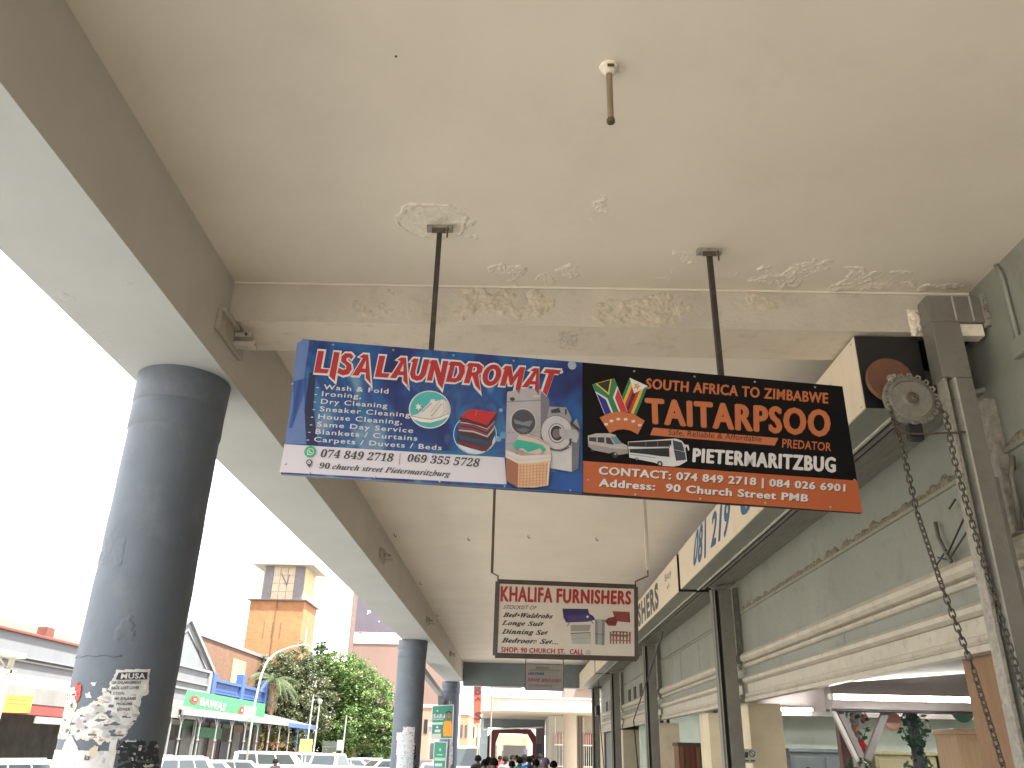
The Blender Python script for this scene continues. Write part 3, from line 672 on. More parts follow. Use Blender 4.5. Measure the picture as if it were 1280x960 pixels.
p.poly([(435, 280), (500, 262), (515, 300), (440, 306)], G3); p.poly([(548, 270), (562, 275), (560, 320), (548, 312)], G3)
p.disc((483, 462), 130, (.12, .12, .13), ry=142); p.disc((483, 460), 124, (.44, .42, .44), ry=134); p.disc((483, 466), 68, (.15, .15, .16), ry=80); p.disc((483, 466), 60, G4, ry=72); p.disc((483, 466), 50, (.03, .028, .032), ry=60); p.disc((478, 470), 30, (.14, .11, .11), ry=38)
p.poly([(500, 430), (640, 440), (655, 500), (640, 545), (560, 520), (505, 490)], (.36, .34, .36)); p.line([(555, 445), (555, 520)], .002, G2)
p.poly([(590, 370), (660, 430), (662, 460), (590, 400)], G3); p.poly([(582, 510), (600, 512), (592, 570), (580, 560)], G3)
p.line([(395, 560), (440, 600), (510, 612), (580, 580)], .004, G3)
p.poly([(185, 478), (235, 480), (330, 505), (420, 555), (435, 640), (300, 650), (180, 600), (160, 520)], (.50, .42, .38)); p.line([(190, 480), (300, 505), (415, 558)], .003, (.3, .12, .12))
p.poly([(132, 565), (165, 520), (215, 528), (300, 545), (365, 565), (395, 600), (375, 625), (345, 590), (250, 622), (215, 590), (150, 590)], (.03, .36, .24))
p.poly([(150, 600), (220, 620), (340, 640), (360, 615), (390, 640), (180, 655)], (.36, .26, .24))
p.poly([(75, 605), (130, 625), (200, 650), (432, 640), (434, 690), (300, 712), (175, 716), (75, 668)], (.58, .52, .50)); p.line([(80, 640), (180, 690), (430, 665)], .002, (.4, .33, .3))
p.poly([(76, 665), (172, 714), (168, 902), (78, 852)], (.30, .12, .07)); p.poly([(172, 714), (300, 710), (428, 690), (412, 888), (300, 905), (168, 902)], (.60, .36, .22))
for i in range(9):
    x = 190 + i * 26; p.line([(x, 722 - max(0, x - 300) * .12), (x - 6, 896)], .0022, (.32, .15, .08)); p.lay -= .0006
for i in range(7): p.line([(172, 740 + i * 24), (418, 724 + i * 24)], .0022, (.42, .22, .12)); p.lay -= .0006
p.lay += .0012; p.line([(418, 700), (402, 885)], .006, (.62, .56, .54))
p.done('washing_machine_picture', left)
p = Print(SG, C1c); p.lay = .0022
for x, y, r, c in ((1200, 150, 17, (.30, .36, .46)), (1155, 175, 9, (.4, .5, .6)), (868, 95, 0, None), (1060, 118, 4, (.4, .5, .6)), (905, 445, 12, (.15, .3, .5)), (915, 330, 8, (.2, .3, .5)), (640, 505, 0, None), (545, 235, 8, (.25, .3, .42)), (925, 430, 14, (.1, .25, .45))):
    if c: p.disc((x, y), r, c)
bo = p.done('printed_bubbles', left); bo['kind'] = 'stuff'

# --- coach panel artwork
C2c = (700, 440, 3.2); C6c = (725, 460, 6.856)
p = Print(SG, C2c); p.lay = .002
p.poly([(92, 436), (1188, 515), (1209, 644), (92, 562)], ORG)
p.poly([(372, 303), (873, 345), (858, 375), (360, 333)], ORL)
p.done('printed_background', right)
p = Print(SG, C2c); p.lay = .0038
p.text('SOUTH AFRICA TO ZIMBABWE', [(346, 107), (1070, 166), (1070, 207), (343, 147)], ORL, bold=.008, fat=.03, keep=True)
p.text('TAITARPSOO', [(343, 187), (1076, 236), (1076, 339), (347, 285)], ORL, bold=.012, fat=.045, keep=True)
p.text('PREDATOR', [(889, 348), (1084, 365), (1083, 398), (887, 383)], ORL, bold=.012, keep=True)
p.text('Safe, Reliable & Affordable', [(434, 310), (807, 338), (805, 360), (432, 332)], (.05, .02, .02), bold=.004, keep=True)
SH = (.16, .035, .012)
for s_, q in (('CONTACT: 074 849 2718 | 084 026 6901', [(157, 459), (1139, 531), (1138, 559), (155, 490)]), ('Address:  90 Church Street PMB', [(157, 508), (991, 571), (989, 600), (155, 538)])):
    p.lay = .0038; p.text(s_, [(x + 3, y + 3) for x, y in q], SH, bold=.01, fat=.034, keep=True); p.lay = .0046; p.text(s_, q, WHL, bold=.01, fat=.034, keep=True)
p.lay = .0038; p.text('PIETERMARITZBUG', [(534, 387), (1099, 424), (1099, 482), (531, 440)], WHL, bold=.01, fat=.05, keep=True)
p.done('lettering', right)
def flag(q, parts, name, lay):
    p = Print(SG, C6c); p.lay = lay
    tl, tr, br, bl = [np.array(v, float) for v in q]
    for pts, c in parts: p.poly([tuple((tl * (1 - s) + tr * s) * (1 - t) + (bl * (1 - s) + br * s) * t) for s, t in pts], c)
    p.done(name, right)
Gn, Wh, Bk, Yl, Rd, Bu = (.02, .17, .07), (.66, .64, .60), (.015, .015, .015), (.62, .42, .05), (.46, .03, .04), (.015, .02, .22)
flag([(422, 88), (578, 160), (478, 408), (322, 336)], [([(0, 0), (.14, 0), (.14, 1), (0, 1)], Gn), ([(.14, 0), (.28, 0), (.28, 1), (.14, 1)], Yl), ([(.28, 0), (.42, 0), (.42, 1), (.28, 1)], Rd), ([(.42, 0), (.58, 0), (.58, 1), (.42, 1)], (.06, .012, .012)),
     ([(.58, 0), (.72, 0), (.72, 1), (.58, 1)], Rd), ([(.72, 0), (.86, 0), (.86, 1), (.72, 1)], Yl), ([(.86, 0), (1, 0), (1, 1), (.86, 1)], Gn), ([(0, 0), (1, 0), (.5, .40)], Wh),
     ([(.5, .04), (.56, .10), (.66, .11), (.59, .17), (.61, .25), (.5, .21), (.39, .25), (.41, .17), (.34, .11), (.44, .10)], (.55, .2, .12)), ([(.44, .09), (.54, .08), (.56, .18), (.48, .2)], (.6, .45, .15))], 'zimbabwe_flag', .003)
flag([(103, 148), (290, 95), (405, 380), (208, 405)], [([(0, 0), (1, 0), (1, 1), (0, 1)], Wh), ([(.02, .30), (.30, .55), (.30, 1), (.02, 1)], Bu), ([(.98, .30), (.70, .55), (.70, 1), (.98, 1)], Rd),
     ([(.0, .0), (.12, 0), (.5, .42), (.88, 0), (1, 0), (1, .22), (.62, .52), (.62, 1), (.38, 1), (.38, .52), (0, .22)], Gn), ([(.12, .0), (.88, 0), (.5, .43)], Yl), ([(.20, .015), (.80, .015), (.5, .355)], Bk)], 'south_africa_flag', .0095)
p = Print(SG, C6c); p.lay = .0135
p.poly([(163, 432), (250, 395), (350, 380), (450, 400), (548, 460), (490, 577), (430, 545), (370, 533), (310, 540), (250, 566)], ORL)
for x, y in ((218, 490), (263, 462), (322, 446), (385, 448), (450, 465), (505, 497)): p.poly([(x - 15, y - 8), (x + 15, y - 10), (x + 16, y + 8), (x - 13, y + 12)], WHL); p.lay -= .0006
p.done('road_picture', right)
p = Print(SG, C6c); p.lay = .003
SV = (.42, .38, .38)
p.disc((108, 700), 20, Bk); p.disc((300, 748), 26, Bk)
p.poly([(65, 582), (140, 562), (255, 562), (300, 576), (352, 642), (405, 668), (408, 735), (330, 748), (285, 722), (250, 728), (110, 700), (70, 672)], SV)
p.poly([(68, 650), (280, 690), (405, 700), (406, 735), (330, 748), (285, 722), (250, 735), (110, 706), (70, 676)], (.28, .25, .25))
for q in ([(75, 597), (137, 597), (137, 637), (75, 628)], [(150, 596), (205, 596), (206, 644), (150, 640)], [(220, 596), (255, 600), (290, 662), (224, 650)]): p.poly(q, (.03, .03, .04)); p.lay -= .0006
p.lay += .0006; p.poly([(258, 592), (310, 590), (358, 652), (300, 657)], (.12, .22, .26)); p.line([(140, 575), (142, 700)], .0015, (.25, .22, .22)); p.line([(212, 575), (214, 712)], .0015, (.25, .22, .22)); p.disc((300, 742), 17, (.03, .03, .03)); p.disc((300, 742), 8, SV)
p.done('minibus_picture', right)
p = Print(SG, C6c); p.lay = .0055
p.poly([(408, 635), (560, 625), (820, 608), (870, 628), (895, 660), (925, 662), (935, 700), (925, 715), (912, 675), (900, 690), (915, 800), (850, 838), (800, 848), (700, 842), (640, 815), (420, 770)], (.56, .56, .58))
for q, c in (([(412, 640), (780, 622), (780, 686), (412, 676)], Bk), ([(420, 698), (760, 690), (765, 766), (690, 760), (560, 742), (424, 728)], Bk), ([(790, 622), (868, 642), (885, 690), (890, 720), (800, 700)], (.04, .05, .07)), ([(800, 705), (895, 725), (905, 790), (820, 800)], (.05, .05, .07)), ([(425, 740), (640, 770), (640, 778), (424, 748)], (.3, .32, .36)), ([(765, 660), (790, 690), (790, 740), (770, 720)], (.6, .6, .6))): p.poly(q, c)
for x, y, r in ((680, 826, 24), (482, 786, 13)): p.disc((x, y), r, Bk); p.disc((x, y), r * .5, (.4, .4, .42))
p.line([(560, 640), (558, 676)], .002, (.2, .2, .2)); p.line([(660, 634), (658, 682)], .002, (.2, .2, .2)); p.line([(405, 690), (760, 684)], .003, (.6, .6, .62))
p.done('bus_picture', right)

# --- capped pipe hanging from the ceiling near the top of the picture
pp = thing('ceiling_pipe', 'short rusty pipe hanging alone from the bare ceiling near the top', 'pipe', (.33, 2.585, CZ))
obj('pipe', MB().tube((.332, 2.585, CZ - .28), (.332, 2.588, CZ), .0125, 14), mat('weathered_pipe', (.24, .19, .12), .6, var=.25, scale=20, bump=.5, dirt=(.07, .05, .03), damt=.7, dscale=18, stretch=(1, 1, .3)), pp, smooth='auto')
mb = MB(); mb.lathe((.332, 2.588, CZ), [(.040, .0), (.038, -.010), (.028, -.016), (.024, -.034), (.016, -.040)], 20)
obj('flange', mb, CEILP, pp, smooth='auto')
mb = MB(); mb.lathe((.332, 2.585, CZ - .30), [(.010, 0), (.017, .004), (.017, .02), (.013, .026)], 8); obj('end_cap', mb, RUST, pp)
q = MB(); q.box(.322, 2.55, CZ - .028, .350, 2.556, CZ - .018); obj('screw', q, RUST, pp)

# --- furnishers sign further along
def simple_plane(y0, y1, x0, x1):
    a = np.array([x1 - x0, y1 - y0]); a = a / np.linalg.norm(a); return Plane((x0, y0, 0), (a[0], a[1], 0), (0, 0, 1))
K = simple_plane(7.33, 7.53, -.2, 1.03); CK = (560, 680, 4.0)
def slabP(S, pts, d0, d1, crop):
    mb = MB(); q = [S.px(p_, crop) for p_ in pts]; n = len(q)
    v = [S.w(a, b, d0) for a, b in q] + [S.w(a, b, d1) for a, b in q]
    return mb.add(v, [tuple(range(n)), tuple(range(n, 2 * n))[::-1]] + [(i, n + i, n + (i + 1) % n, (i + 1) % n) for i in range(n)])
ks = thing('hanging_sign', 'cream furniture shop sign in a brown frame, hung beyond the long blue and black sign', 'sign', (.42, 7.43, 3.0))
fq = [(250, 187), (940, 214), (943, 574), (236, 556)]
obj('sign_panel', slabP(K, fq, -.035, 0, CK), mat('cream_sign_face', (.62, .56, .48), .4, var=.04, scale=3, bump=.05, dirt=(.5, .42, .26), damt=.3, dscale=4), ks)
mb = MB()
for a, b in ((0, 1), (1, 2), (2, 3), (3, 0)):
    pa = K.px(fq[a], CK); pb = K.px(fq[b], CK)
    mb.path([K.w(*pa, -.017), K.w(*pb, -.017)], .028, 4)
obj('frame', mb, mat('brown_frame', (.06, .044, .037), .5, var=.2, scale=10, bump=.2), ks)
for k in (0, 1):
    pa = K.px(fq[k], CK); bot = K.w(pa[0], pa[1] + .05, -.01)
    wx, wy, hx, hy = ((615, 716, 612, 600), (810, 720, 808, 640))[k]
    pz = hit(1, 7.4 if k == 0 else 7.5, wx, wy)
    obj('pole', MB().box(pz[0] - .012, pz[1] - .012, pz[2], pz[0] + .012, pz[1] + .012, CZ, 0) if k == 0 else MB().box(pz[0] - .014, pz[1] - .014, pz[2] + .05, pz[0] + .014, pz[1] + .014, CZ), mat('brown_hanger_pole', (.10, .065, .035), .6, var=.3, scale=10, bump=.2) if k == 0 else BEAMW, ks, bevel=.002)
    obj('hanger_hook', MB().path([(pz[0], pz[1], pz[2] + .06), (pz[0] - .0, pz[1], pz[2] + .0), tuple((np.array(pz) + bot) / 2), tuple(bot), (bot[0], bot[1], bot[2] - .06)], .007, 6), RUST, ks)
KR = (.36, .025, .03); KD = (.03, .03, .035)
p = Print(K, CK); p.lay = .002
p.text('KHALIFA', [(266, 212), (522, 220), (520, 292), (264, 286)], KR, bold=.01, fat=.035, keep=True)
p.text('FURNISHERS', [(546, 224), (914, 237), (912, 302), (544, 293)], KR, bold=.012, fat=.048, keep=True)
p.text('STOCKIST OF', [(280, 305), (446, 310), (444, 328), (275, 324)], KD, shear=.25, bold=.0, keep=True)
for s_, q in (('Bed\u2022Waldrobs', [(276, 342), (526, 350), (523, 373), (272, 365)]), ('Longe Suit', [(270, 382), (480, 389), (477, 411), (267, 405)]), ('Dinning Set', [(270, 424), (501, 432), (498, 456), (267, 448)]), ('Bedroom Set...', [(268, 468), (553, 479), (550, 502), (266, 493)])):
    p.text(s_, q, KD, bold=.022, shear=.12, serif=True, keep=True)
p.text('SHOP: 90 CHURCH ST.', [(267, 515), (586, 526), (585, 549), (265, 540)], KR, bold=.01, fat=.035, keep=True); p.text('CALL', [(610, 526), (677, 529), (676, 553), (608, 550)], KR, bold=.01, fat=.035, keep=True); p.text('@', [(688, 530), (714, 531), (714, 552), (687, 551)], (.3, .25, .2), keep=True)
p.done('lettering', ks)
p = Print(K, CK); p.lay = .002
p.poly([(572, 323), (700, 325), (705, 348), (725, 360), (737, 378), (700, 388), (592, 393), (578, 370)], (.035, .022, .10)); p.poly([(590, 358), (700, 352), (722, 372), (700, 386), (595, 390)], (.06, .04, .16)); p.line([(606, 392), (597, 412)], .006, KD); p.line([(715, 384), (726, 398)], .006, KD)
p.disc((697, 364), 6, (.6, .6, .62)); p.done('sofa_picture', ks)
p = Print(K, CK); p.lay = .002
p.poly([(612, 405), (714, 404), (706, 436), (614, 437)], (.30, .29, .25)); p.poly([(612, 450), (714, 446), (712, 500), (622, 500)], (.42, .41, .37)); p.line([(612, 447), (712, 443)], .008, (.12, .11, .1)); p.line([(618, 475), (712, 472)], .002, (.25, .24, .22)); p.done('bed_picture', ks)
p = Print(K, CK); p.lay = .002
p.poly([(735, 378), (784, 378), (782, 506), (736, 502)], (.20, .21, .20)); p.poly([(747, 380), (770, 380), (768, 505), (748, 503)], (.33, .34, .32)); p.line([(736, 450), (783, 451)], .004, KD); p.done('fridge_picture', ks)
p = Print(K, CK); p.lay = .002
p.poly([(822, 336), (908, 340), (911, 393), (838, 386)], (.24, .05, .045)); p.poly([(782, 385), (800, 370), (838, 362), (846, 390), (838, 410), (800, 408)], (.18, .03, .03)); p.line([(795, 388), (835, 398)], .006, (.05, .02, .02)); p.line([(905, 345), (907, 390)], .004, (.08, .03, .03)); p.done('cabinet_picture', ks)
p = Print(K, CK); p.lay = .002
p.poly([(815, 450), (905, 455), (900, 466), (818, 462)], (.28, .12, .10))
for x in (808, 822, 838, 856, 872, 890, 905): p.poly([(x, 438), (x + 9, 440), (x + 7, 500), (x + 1, 498)], (.24, .09, .07)); p.lay -= .0006
p.up(); p.line([(812, 480), (905, 484)], .008, (.3, .13, .1)); p.line([(820, 438), (895, 441)], .008, (.12, .05, .05)); p.done('dining_picture', ks)

# --- small shoe repair sign
SR = simple_plane(7.40, 7.43, 0, .35); CS = (640, 810, 16.0)
ss = thing('hanging_sign', 'small weathered shoe repair sign in a black frame, hung under the furniture sign', 'sign', (.25, 7.42, 2.2))
fq = [(278, 318), (1030, 340), (1024, 850), (268, 828)]
obj('sign_panel', slabP(SR, fq, -.012, 0, CS), mat('weathered_grey_board', (.20, .19, .18), .7, var=.12, scale=8, bump=.1, dirt=(.17, .165, .12), damt=.5, dscale=5), ss)
mb = MB()
for a, b in ((0, 1), (1, 2), (2, 3), (3, 0)): mb.path([SR.w(*SR.px(fq[a], CS), -.01), SR.w(*SR.px(fq[b], CS), -.01)], .0075, 4)
obj('frame', mb, BLACK, ss)
for k in (0, 1):
    a, b = SR.px(fq[k], CS); top = SR.w(a, b, -.01); obj('hanger_rod', MB().tube(tuple(top), (top[0], top[1], top[2] + .085), .004, 6), BLACK, ss)
p = Print(SR, CS); p.lay = .002
p.poly([(330, 420), (960, 432), (955, 470), (330, 455)], (.15, .15, .07))
p.text('LEATHER', [(322, 482), (645, 494), (640, 545), (318, 530)], (.03, .04, .05), bold=.05, shear=.25, keep=True); p.text('JACKET', [(690, 494), (990, 506), (985, 556), (686, 545)], (.22, .22, .20), bold=.02, keep=True)
p.text('SHOE REPAIRS', [(310, 600), (985, 622), (980, 688), (300, 664)], (.22, .05, .05), bold=.03, serif=True, keep=True)
for i in range(9): x = 480 + i * 30; p.poly([(x, 372 + i), (x + 20, 376 + i), (x + 18, 420), (x - 2, 418)], (.10, .09, .07)); p.lay -= .0006
for i in range(11): x = 330 + i * 44; p.poly([(x, 722 + i * 1.4), (x + 32, 724 + i * 1.4), (x + 30, 770 + i), (x, 768 + i)], (.15, .12, .11)); p.lay -= .0006
p.done('lettering', ss)
#@@PART3@@
# ================================================================= SHOPFRONT ALONG THE PAVEMENT (wall plane x = 2.7)
PIT = 6.0; PY = [4.29 + PIT * k for k in range(-1, 5)]        # steel uprights every bay
PY = [-1.7, 4.29, 10.35, 16.4, 22.4, 28.1]
shop = thing('shop_building', 'row of shops with green grey wall, cream mouldings and steel uprights on the right', 'building', (2.7, 12, FL))
LB_ = 2.17                                                      # underside of the lintel wall
obj('wall', MB().box(XW, -9, LB_ + .06, XW + .25, YE + .4, CZ + .2), WALLG, shop)
# lintel mouldings, each strip a piece of its own, broken at the uprights
def mould(y0, y1):
    mb = MB(); mb.prism([(XW, 2.60), (XW - .05, 2.61), (XW - .075, 2.635), (XW - .08, 2.665), (XW - .06, 2.70), (XW - .02, 2.715), (XW, 2.72)], 1, y0, y1)
    obj('moulding', mb, MOULD, shop)
    mb = MB(); mb.prism([(XW, 2.545), (XW - .03, 2.55), (XW - .045, 2.565), (XW - .045, 2.58), (XW - .02, 2.598), (XW, 2.598)], 1, y0, y1); obj('moulding', mb, MOULD, shop)
    mb = MB(); mb.prism([(XW, 2.37), (XW - .035, 2.372), (XW - .07, 2.39), (XW - .075, 2.42), (XW - .05, 2.445), (XW, 2.45)], 1, y0, y1); obj('moulding', mb, MOULD, shop)
    mb = MB(); mb.prism([(XW + .02, LB_), (XW - .06, LB_), (XW - .065, LB_ + .035), (XW - .04, LB_ + .05), (XW - .055, LB_ + .065), (XW - .05, LB_ + .09), (XW - .02, LB_ + .10), (XW - .02, 2.368), (XW + .02, 2.368)], 1, y0, y1); obj('lintel_board', mb, MOULD, shop)
    mb = MB(); mb.prism([(XW, 3.165), (XW - .02, 3.166), (XW - .032, 3.176), (XW - .03, 3.186), (XW, 3.19)], 1, y0, y1); obj('thin_ledge', mb, mat('green_cream_ledge', (.26, .255, .20), .6, var=.12, scale=6, bump=.3, dirt=(.2, .16, .11), damt=.4, dscale=12), shop)
for a, b in zip(PY, PY[1:]): mould(a + .12 if a > 5 else a + .002, b - .12 if b > 5 else b)
# broken, rough plaster edge above the thin ledge
wallS = Plane((XW, 0, 0), (0, -1, 0), (0, 0, 1))
ROUGH = mat('broken_plaster_edge', (.20, .175, .13), .9, var=.45, scale=30, bump=.9, bscale=80, dirt=(.08, .07, .055), damt=.8, dscale=26)
def rough_edge(y0, y1, amp):
    mb = MB(); N = int((y1 - y0) / .02); vs = []
    for i in range(N + 1):
        y = y0 + (y1 - y0) * i / N; n = noise.noise(Vector((y * 7, 3, 1))); n2 = noise.noise(Vector((y * 31, 8, 1)))
        h = .026 + amp * (.5 + n) + .010 * n2; d = max(.004, .014 + .012 * n2 + .008 * n)
        vs += [(XW - .002, y, 3.188), (XW - d, y, 3.192), (XW - d * .8, y, 3.19 + h * .6), (XW + .002, y, 3.19 + max(.01, h))]
    mb.add(vs, [(4 * i + k, 4 * i + k + 1, 4 * i + 5 + k, 4 * i + 4 + k) for i in range(N) for k in range(3)])
    obj('broken_plaster', mb, ROUGH, shop)
rough_edge(4.42, 10.2, .06); rough_edge(10.5, 16.2, .012); rough_edge(3.0, 4.40, .03)
LP = mat('wall_joint_line', (.16, .16, .13), .8, var=.2, scale=10, bump=.1)
for y in (7.1, 12.9, 14.4):
    obj('panel_joint', MB().box(XW - .003, y - .006, 2.73 if y != 7.1 else 2.46, XW + .01, y + .006, 3.16 if y != 7.1 else 2.54), LP, shop)
# pilasters of the wall next to the uprights
for y0, y1 in ((4.5, 4.75), (10.55, 10.85), (16.6, 16.9), (22.6, 22.9)):
    obj('pilaster', MB().box(XW - .03, y0, 2.72, XW + .01, y1, 3.16), MATS['green_cream_ledge'], shop, bevel=.004)
    obj('wall_strip', MB().box(2.64, y0 - .15, 2.72, XW + .01, y0 - .02, 3.5), FLAKE, shop, bevel=.004)
relief('peeling_paint', shop, Plane((XW, 0, 0), (0, -1, 0), (0, 0, 1)), [(-4.2, 3.3, -3.5, 3.55), (-4.12, 3.22, -3.9, 3.46)], .01, .004, 7, 6.6, mat('patched_wall_paint', (.36, .37, .30), .6, var=.2, scale=12, bump=.4, dirt=(.22, .21, .16), damt=.5), thr=-.05)
# steel uprights (shutter guides): web, flanges, chain groove
def upright(y, label, near=False, top=3.47):
    t = thing('steel_upright', label, 'upright', (2.44, y, FL), 'steel uprights of the shop shutters')
    zt = 4.07 if near else top
    x0 = 2.36; yy0, yy1 = (y - .06, y + .07)
    if near:
        obj('left_flange', MB().box(x0, yy0, FL, x0 + .022, yy0 + .085, zt - .5), FLAKE, t, bevel=.003)
        obj('web', MB().box(x0 + .022, yy1 - .06, FL, x0 + .07, yy1 - .04, zt - .5), DARK, t)
        obj('right_face', MB().box(x0 + .07, yy0 - .004, FL, x0 + .165, yy1, zt - .5), STEEL, t, bevel=.004)
        obj('upper_cover', MB().box(x0, yy0 - .004, zt - .498, x0 + .165, yy1 - .01, zt - .142), STEEL, t, bevel=.004)
        obj('edge_lip', MB().box(x0 + .060, yy0 - .010, FL, x0 + .069, yy1 - .05, zt - .5), MATS.get('lip_paint') or mat('lip_paint', (.42, .41, .36), .5, var=.15, scale=20, bump=.2), t)
        obj('backing_timber', MB().box(x0 + .167, yy0 + .03, FL, x0 + .205, yy1 + .02, 3.0), STEEL, t, bevel=.004)
        obj('top_arm', MB().box(x0, yy0 - .002, zt - .14, 2.70, yy1 - .02, zt + .03), STEEL, t, bevel=.004)
    else:
        obj('left_flange', MB().box(x0, yy0, FL, x0 + .022, yy1, zt), STEEL, t, bevel=.003)
        obj('web', MB().box(x0 + .022, yy1 - .03, FL, x0 + .085, yy1, zt), BLACK, t)
        obj('right_face', MB().box(x0 + .085, yy0 - .004, FL, x0 + .235, yy1, zt), STEEL, t, bevel=.004)
        obj('edge_lip', MB().box(x0 + .024, yy0 + .004, FL, x0 + .036, yy1 - .05, zt), MATS.get('lip_paint') or mat('lip_paint', (.42, .41, .36), .5, var=.15, scale=20, bump=.2), t)
    if near:
        for xx in (x0 + .145, x0 + .245): obj('weld_seam', MB().box(xx, yy0 - .008, zt - .135, xx + .008, yy0, zt + .025), MATS['lip_paint'], t)
        obj('packing_block', MB().box(x0 + .16, yy0 + .02, zt - .22, 2.67, yy1 - .03, zt - .142), CEILP, t, bevel=.006)
        mb = MB(); mb.box(2.672, yy0 - .016, zt - .17, 2.70, yy0 + .02, zt + .05)
        for k in range(4): mb.tube((2.686, yy0 - .03, zt - .12 + k * .045), (2.686, yy0 - .012, zt - .12 + k * .045), .009, 6)
        obj('wall_plate', mb, FLAKE, t)
        relief('mortar_daub', t, Plane((x0, yy1, 0), (1, 0, 0), (0, 0, 1)), [(-.06, 3.90, .02, 4.08)], .006, .025, 22, 2.9, CEILP, thr=-.25)
    else:
        mb = MB(); mb.tube((x0 - .01, yy0 - .01, zt + .0), (x0 + .06, yy0 - .03, zt + .03), .012, 8); obj('top_bolt', mb, CHROME, t)
    return t
upright(4.29, 'nearest steel upright with flaking edge and top arm at far right', near=True)
upright(10.35, 'dark grooved upright under the joint of the two fascia boxes')
upright(16.4, 'third upright, partly hidden behind the cream furniture sign')
upright(22.4, 'slim upright beyond the furniture sign, beside the dangling cords')
upright(28.1, 'farthest upright at the end of the shop row')
# fascia boxes
XF = 1.98; FZ0, FZ1 = 3.455, 3.915
def fascia(y0, y1, label):
    t = thing('fascia_box', label, 'shop sign', (2.2, y0, FZ0), 'long fascia sign boxes over the shops')
    obj('face_panel', MB().box(XF, y0, FZ0, XF + .012, y1, FZ1), SIGNW, t, bevel=.002)
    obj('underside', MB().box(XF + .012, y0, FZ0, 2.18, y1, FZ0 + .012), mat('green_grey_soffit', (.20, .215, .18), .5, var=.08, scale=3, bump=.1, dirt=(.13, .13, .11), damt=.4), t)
    obj('end_panel', MB().box(XF + .004, y0 - .008, FZ0 - .002, 2.36, y0, FZ1 + .004), BLACK, t, bevel=.002)
    obj('end_panel', MB().box(XF + .004, y1, FZ0, 2.36, y1 + .008, FZ1), BLACK, t)
    obj('top_panel', MB().box(XF + .012, y0, FZ1 - .012, 2.68, y1, FZ1), DARK, t)
    obj('edge_strip', MB().box(2.18, y0, FZ0 - .012, 2.20, y1, FZ0 + .03), MATS['lip_paint'], t, bevel=.002)
    obj('guide_rail', MB().box(2.235, y0, FZ0 + .00, 2.27, y1, FZ0 + .03), STEEL, t)
    obj('guide_rail', MB().box(2.31, y0, FZ0 + .02, 2.36, y1, FZ0 + .05), STEEL, t)
    obj('shutter_roll', MB().tube((2.42, y0 + .15, 3.66), (2.42, y1 - .15, 3.66), .12, 20), mat('shutter_roll_paint', (.16, .15, .13), .6, var=.2, scale=4, bump=.2), t, smooth='auto')
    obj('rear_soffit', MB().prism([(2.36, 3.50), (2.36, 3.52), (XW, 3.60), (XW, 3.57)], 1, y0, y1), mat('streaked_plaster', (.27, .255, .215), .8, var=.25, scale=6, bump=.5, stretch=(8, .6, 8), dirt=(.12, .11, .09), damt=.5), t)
    mb = MB()
    for k in range(int((y1 - y0) / .75)):
        for z in (FZ0 + .02, FZ1 - .03): mb.tube((XF - .004, y0 + .04 + k * .75, z), (XF + .002, y0 + .04 + k * .75, z), .008, 6)
    obj('screws', mb, CHROME, t, kind='stuff')
    return t
f1 = fascia(4.42, 10.28, 'near cream fascia box with blue phone number and black end panel')
f2 = fascia(10.44, 22.3, 'second cream fascia box with black lettering ending in SHERS')
f3 = fascia(22.5, 28.2, 'farthest cream fascia box at the end of the shop row')
FS = Plane((XF, 0, 0), (0, -1, 0), (0, 0, 1)); CF = (780, 600, 4.8)
BL_ = (.02, .09, .22)
p = Print(FS, CF); p.lay = .001
p.text('081', [(432, 308), (492, 232), (490, 462), (412, 520)], BL_, bold=.015, fat=.035, keep=True); p.text('219', [(532, 205), (640, 95), (625, 322), (522, 405)], BL_, bold=.015, fat=.035, keep=True)
p.text('0', [(706, 60), (772, 0), (765, 170), (700, 228)], BL_, bold=.015, fat=.035, keep=True); p.done('lettering', f1)
p = Print(FS); p.lay = .001
def yz(s_, ya, yb, z0, z1, c, **k):
    surf = p.s; P_ = lambda y, z: (-y, z)
    v, f = text_geo(s_, k.get('bold', 0)); hv, _ = text_geo('H', k.get('bold', 0)); ys = [q[1] for q in hv]; h0, h1 = min(ys), max(ys); xs = [q[0] for q in v]; x0, x1 = min(xs), max(xs)
    p.mb.add([surf.w(-ya + (ya - yb) * (x - x0) / (x1 - x0), z0 + (z1 - z0) * (y - h0) / (h1 - h0), p.lay) for x, y in v], f, p.mi(c))
yz('FURNISHERS', 16.3, 11.95, 3.50, 3.86, K_, bold=.05)
yz('Buy', 11.35, 10.85, 3.74, 3.83, K_, bold=0); yz('at', 11.25, 11.0, 3.62, 3.68, K_)
p.done('lettering', f2)
p = Print(FS); p.lay = .0008
for y in (4.85, 5.05, 5.5): p.poly([(-y, 3.50), (-y - .012, 3.50), (-y - .02, 3.80), (-y + .004, 3.80)], (.34, .24, .12), uv=True)
p.done('rust_streaks', f1)

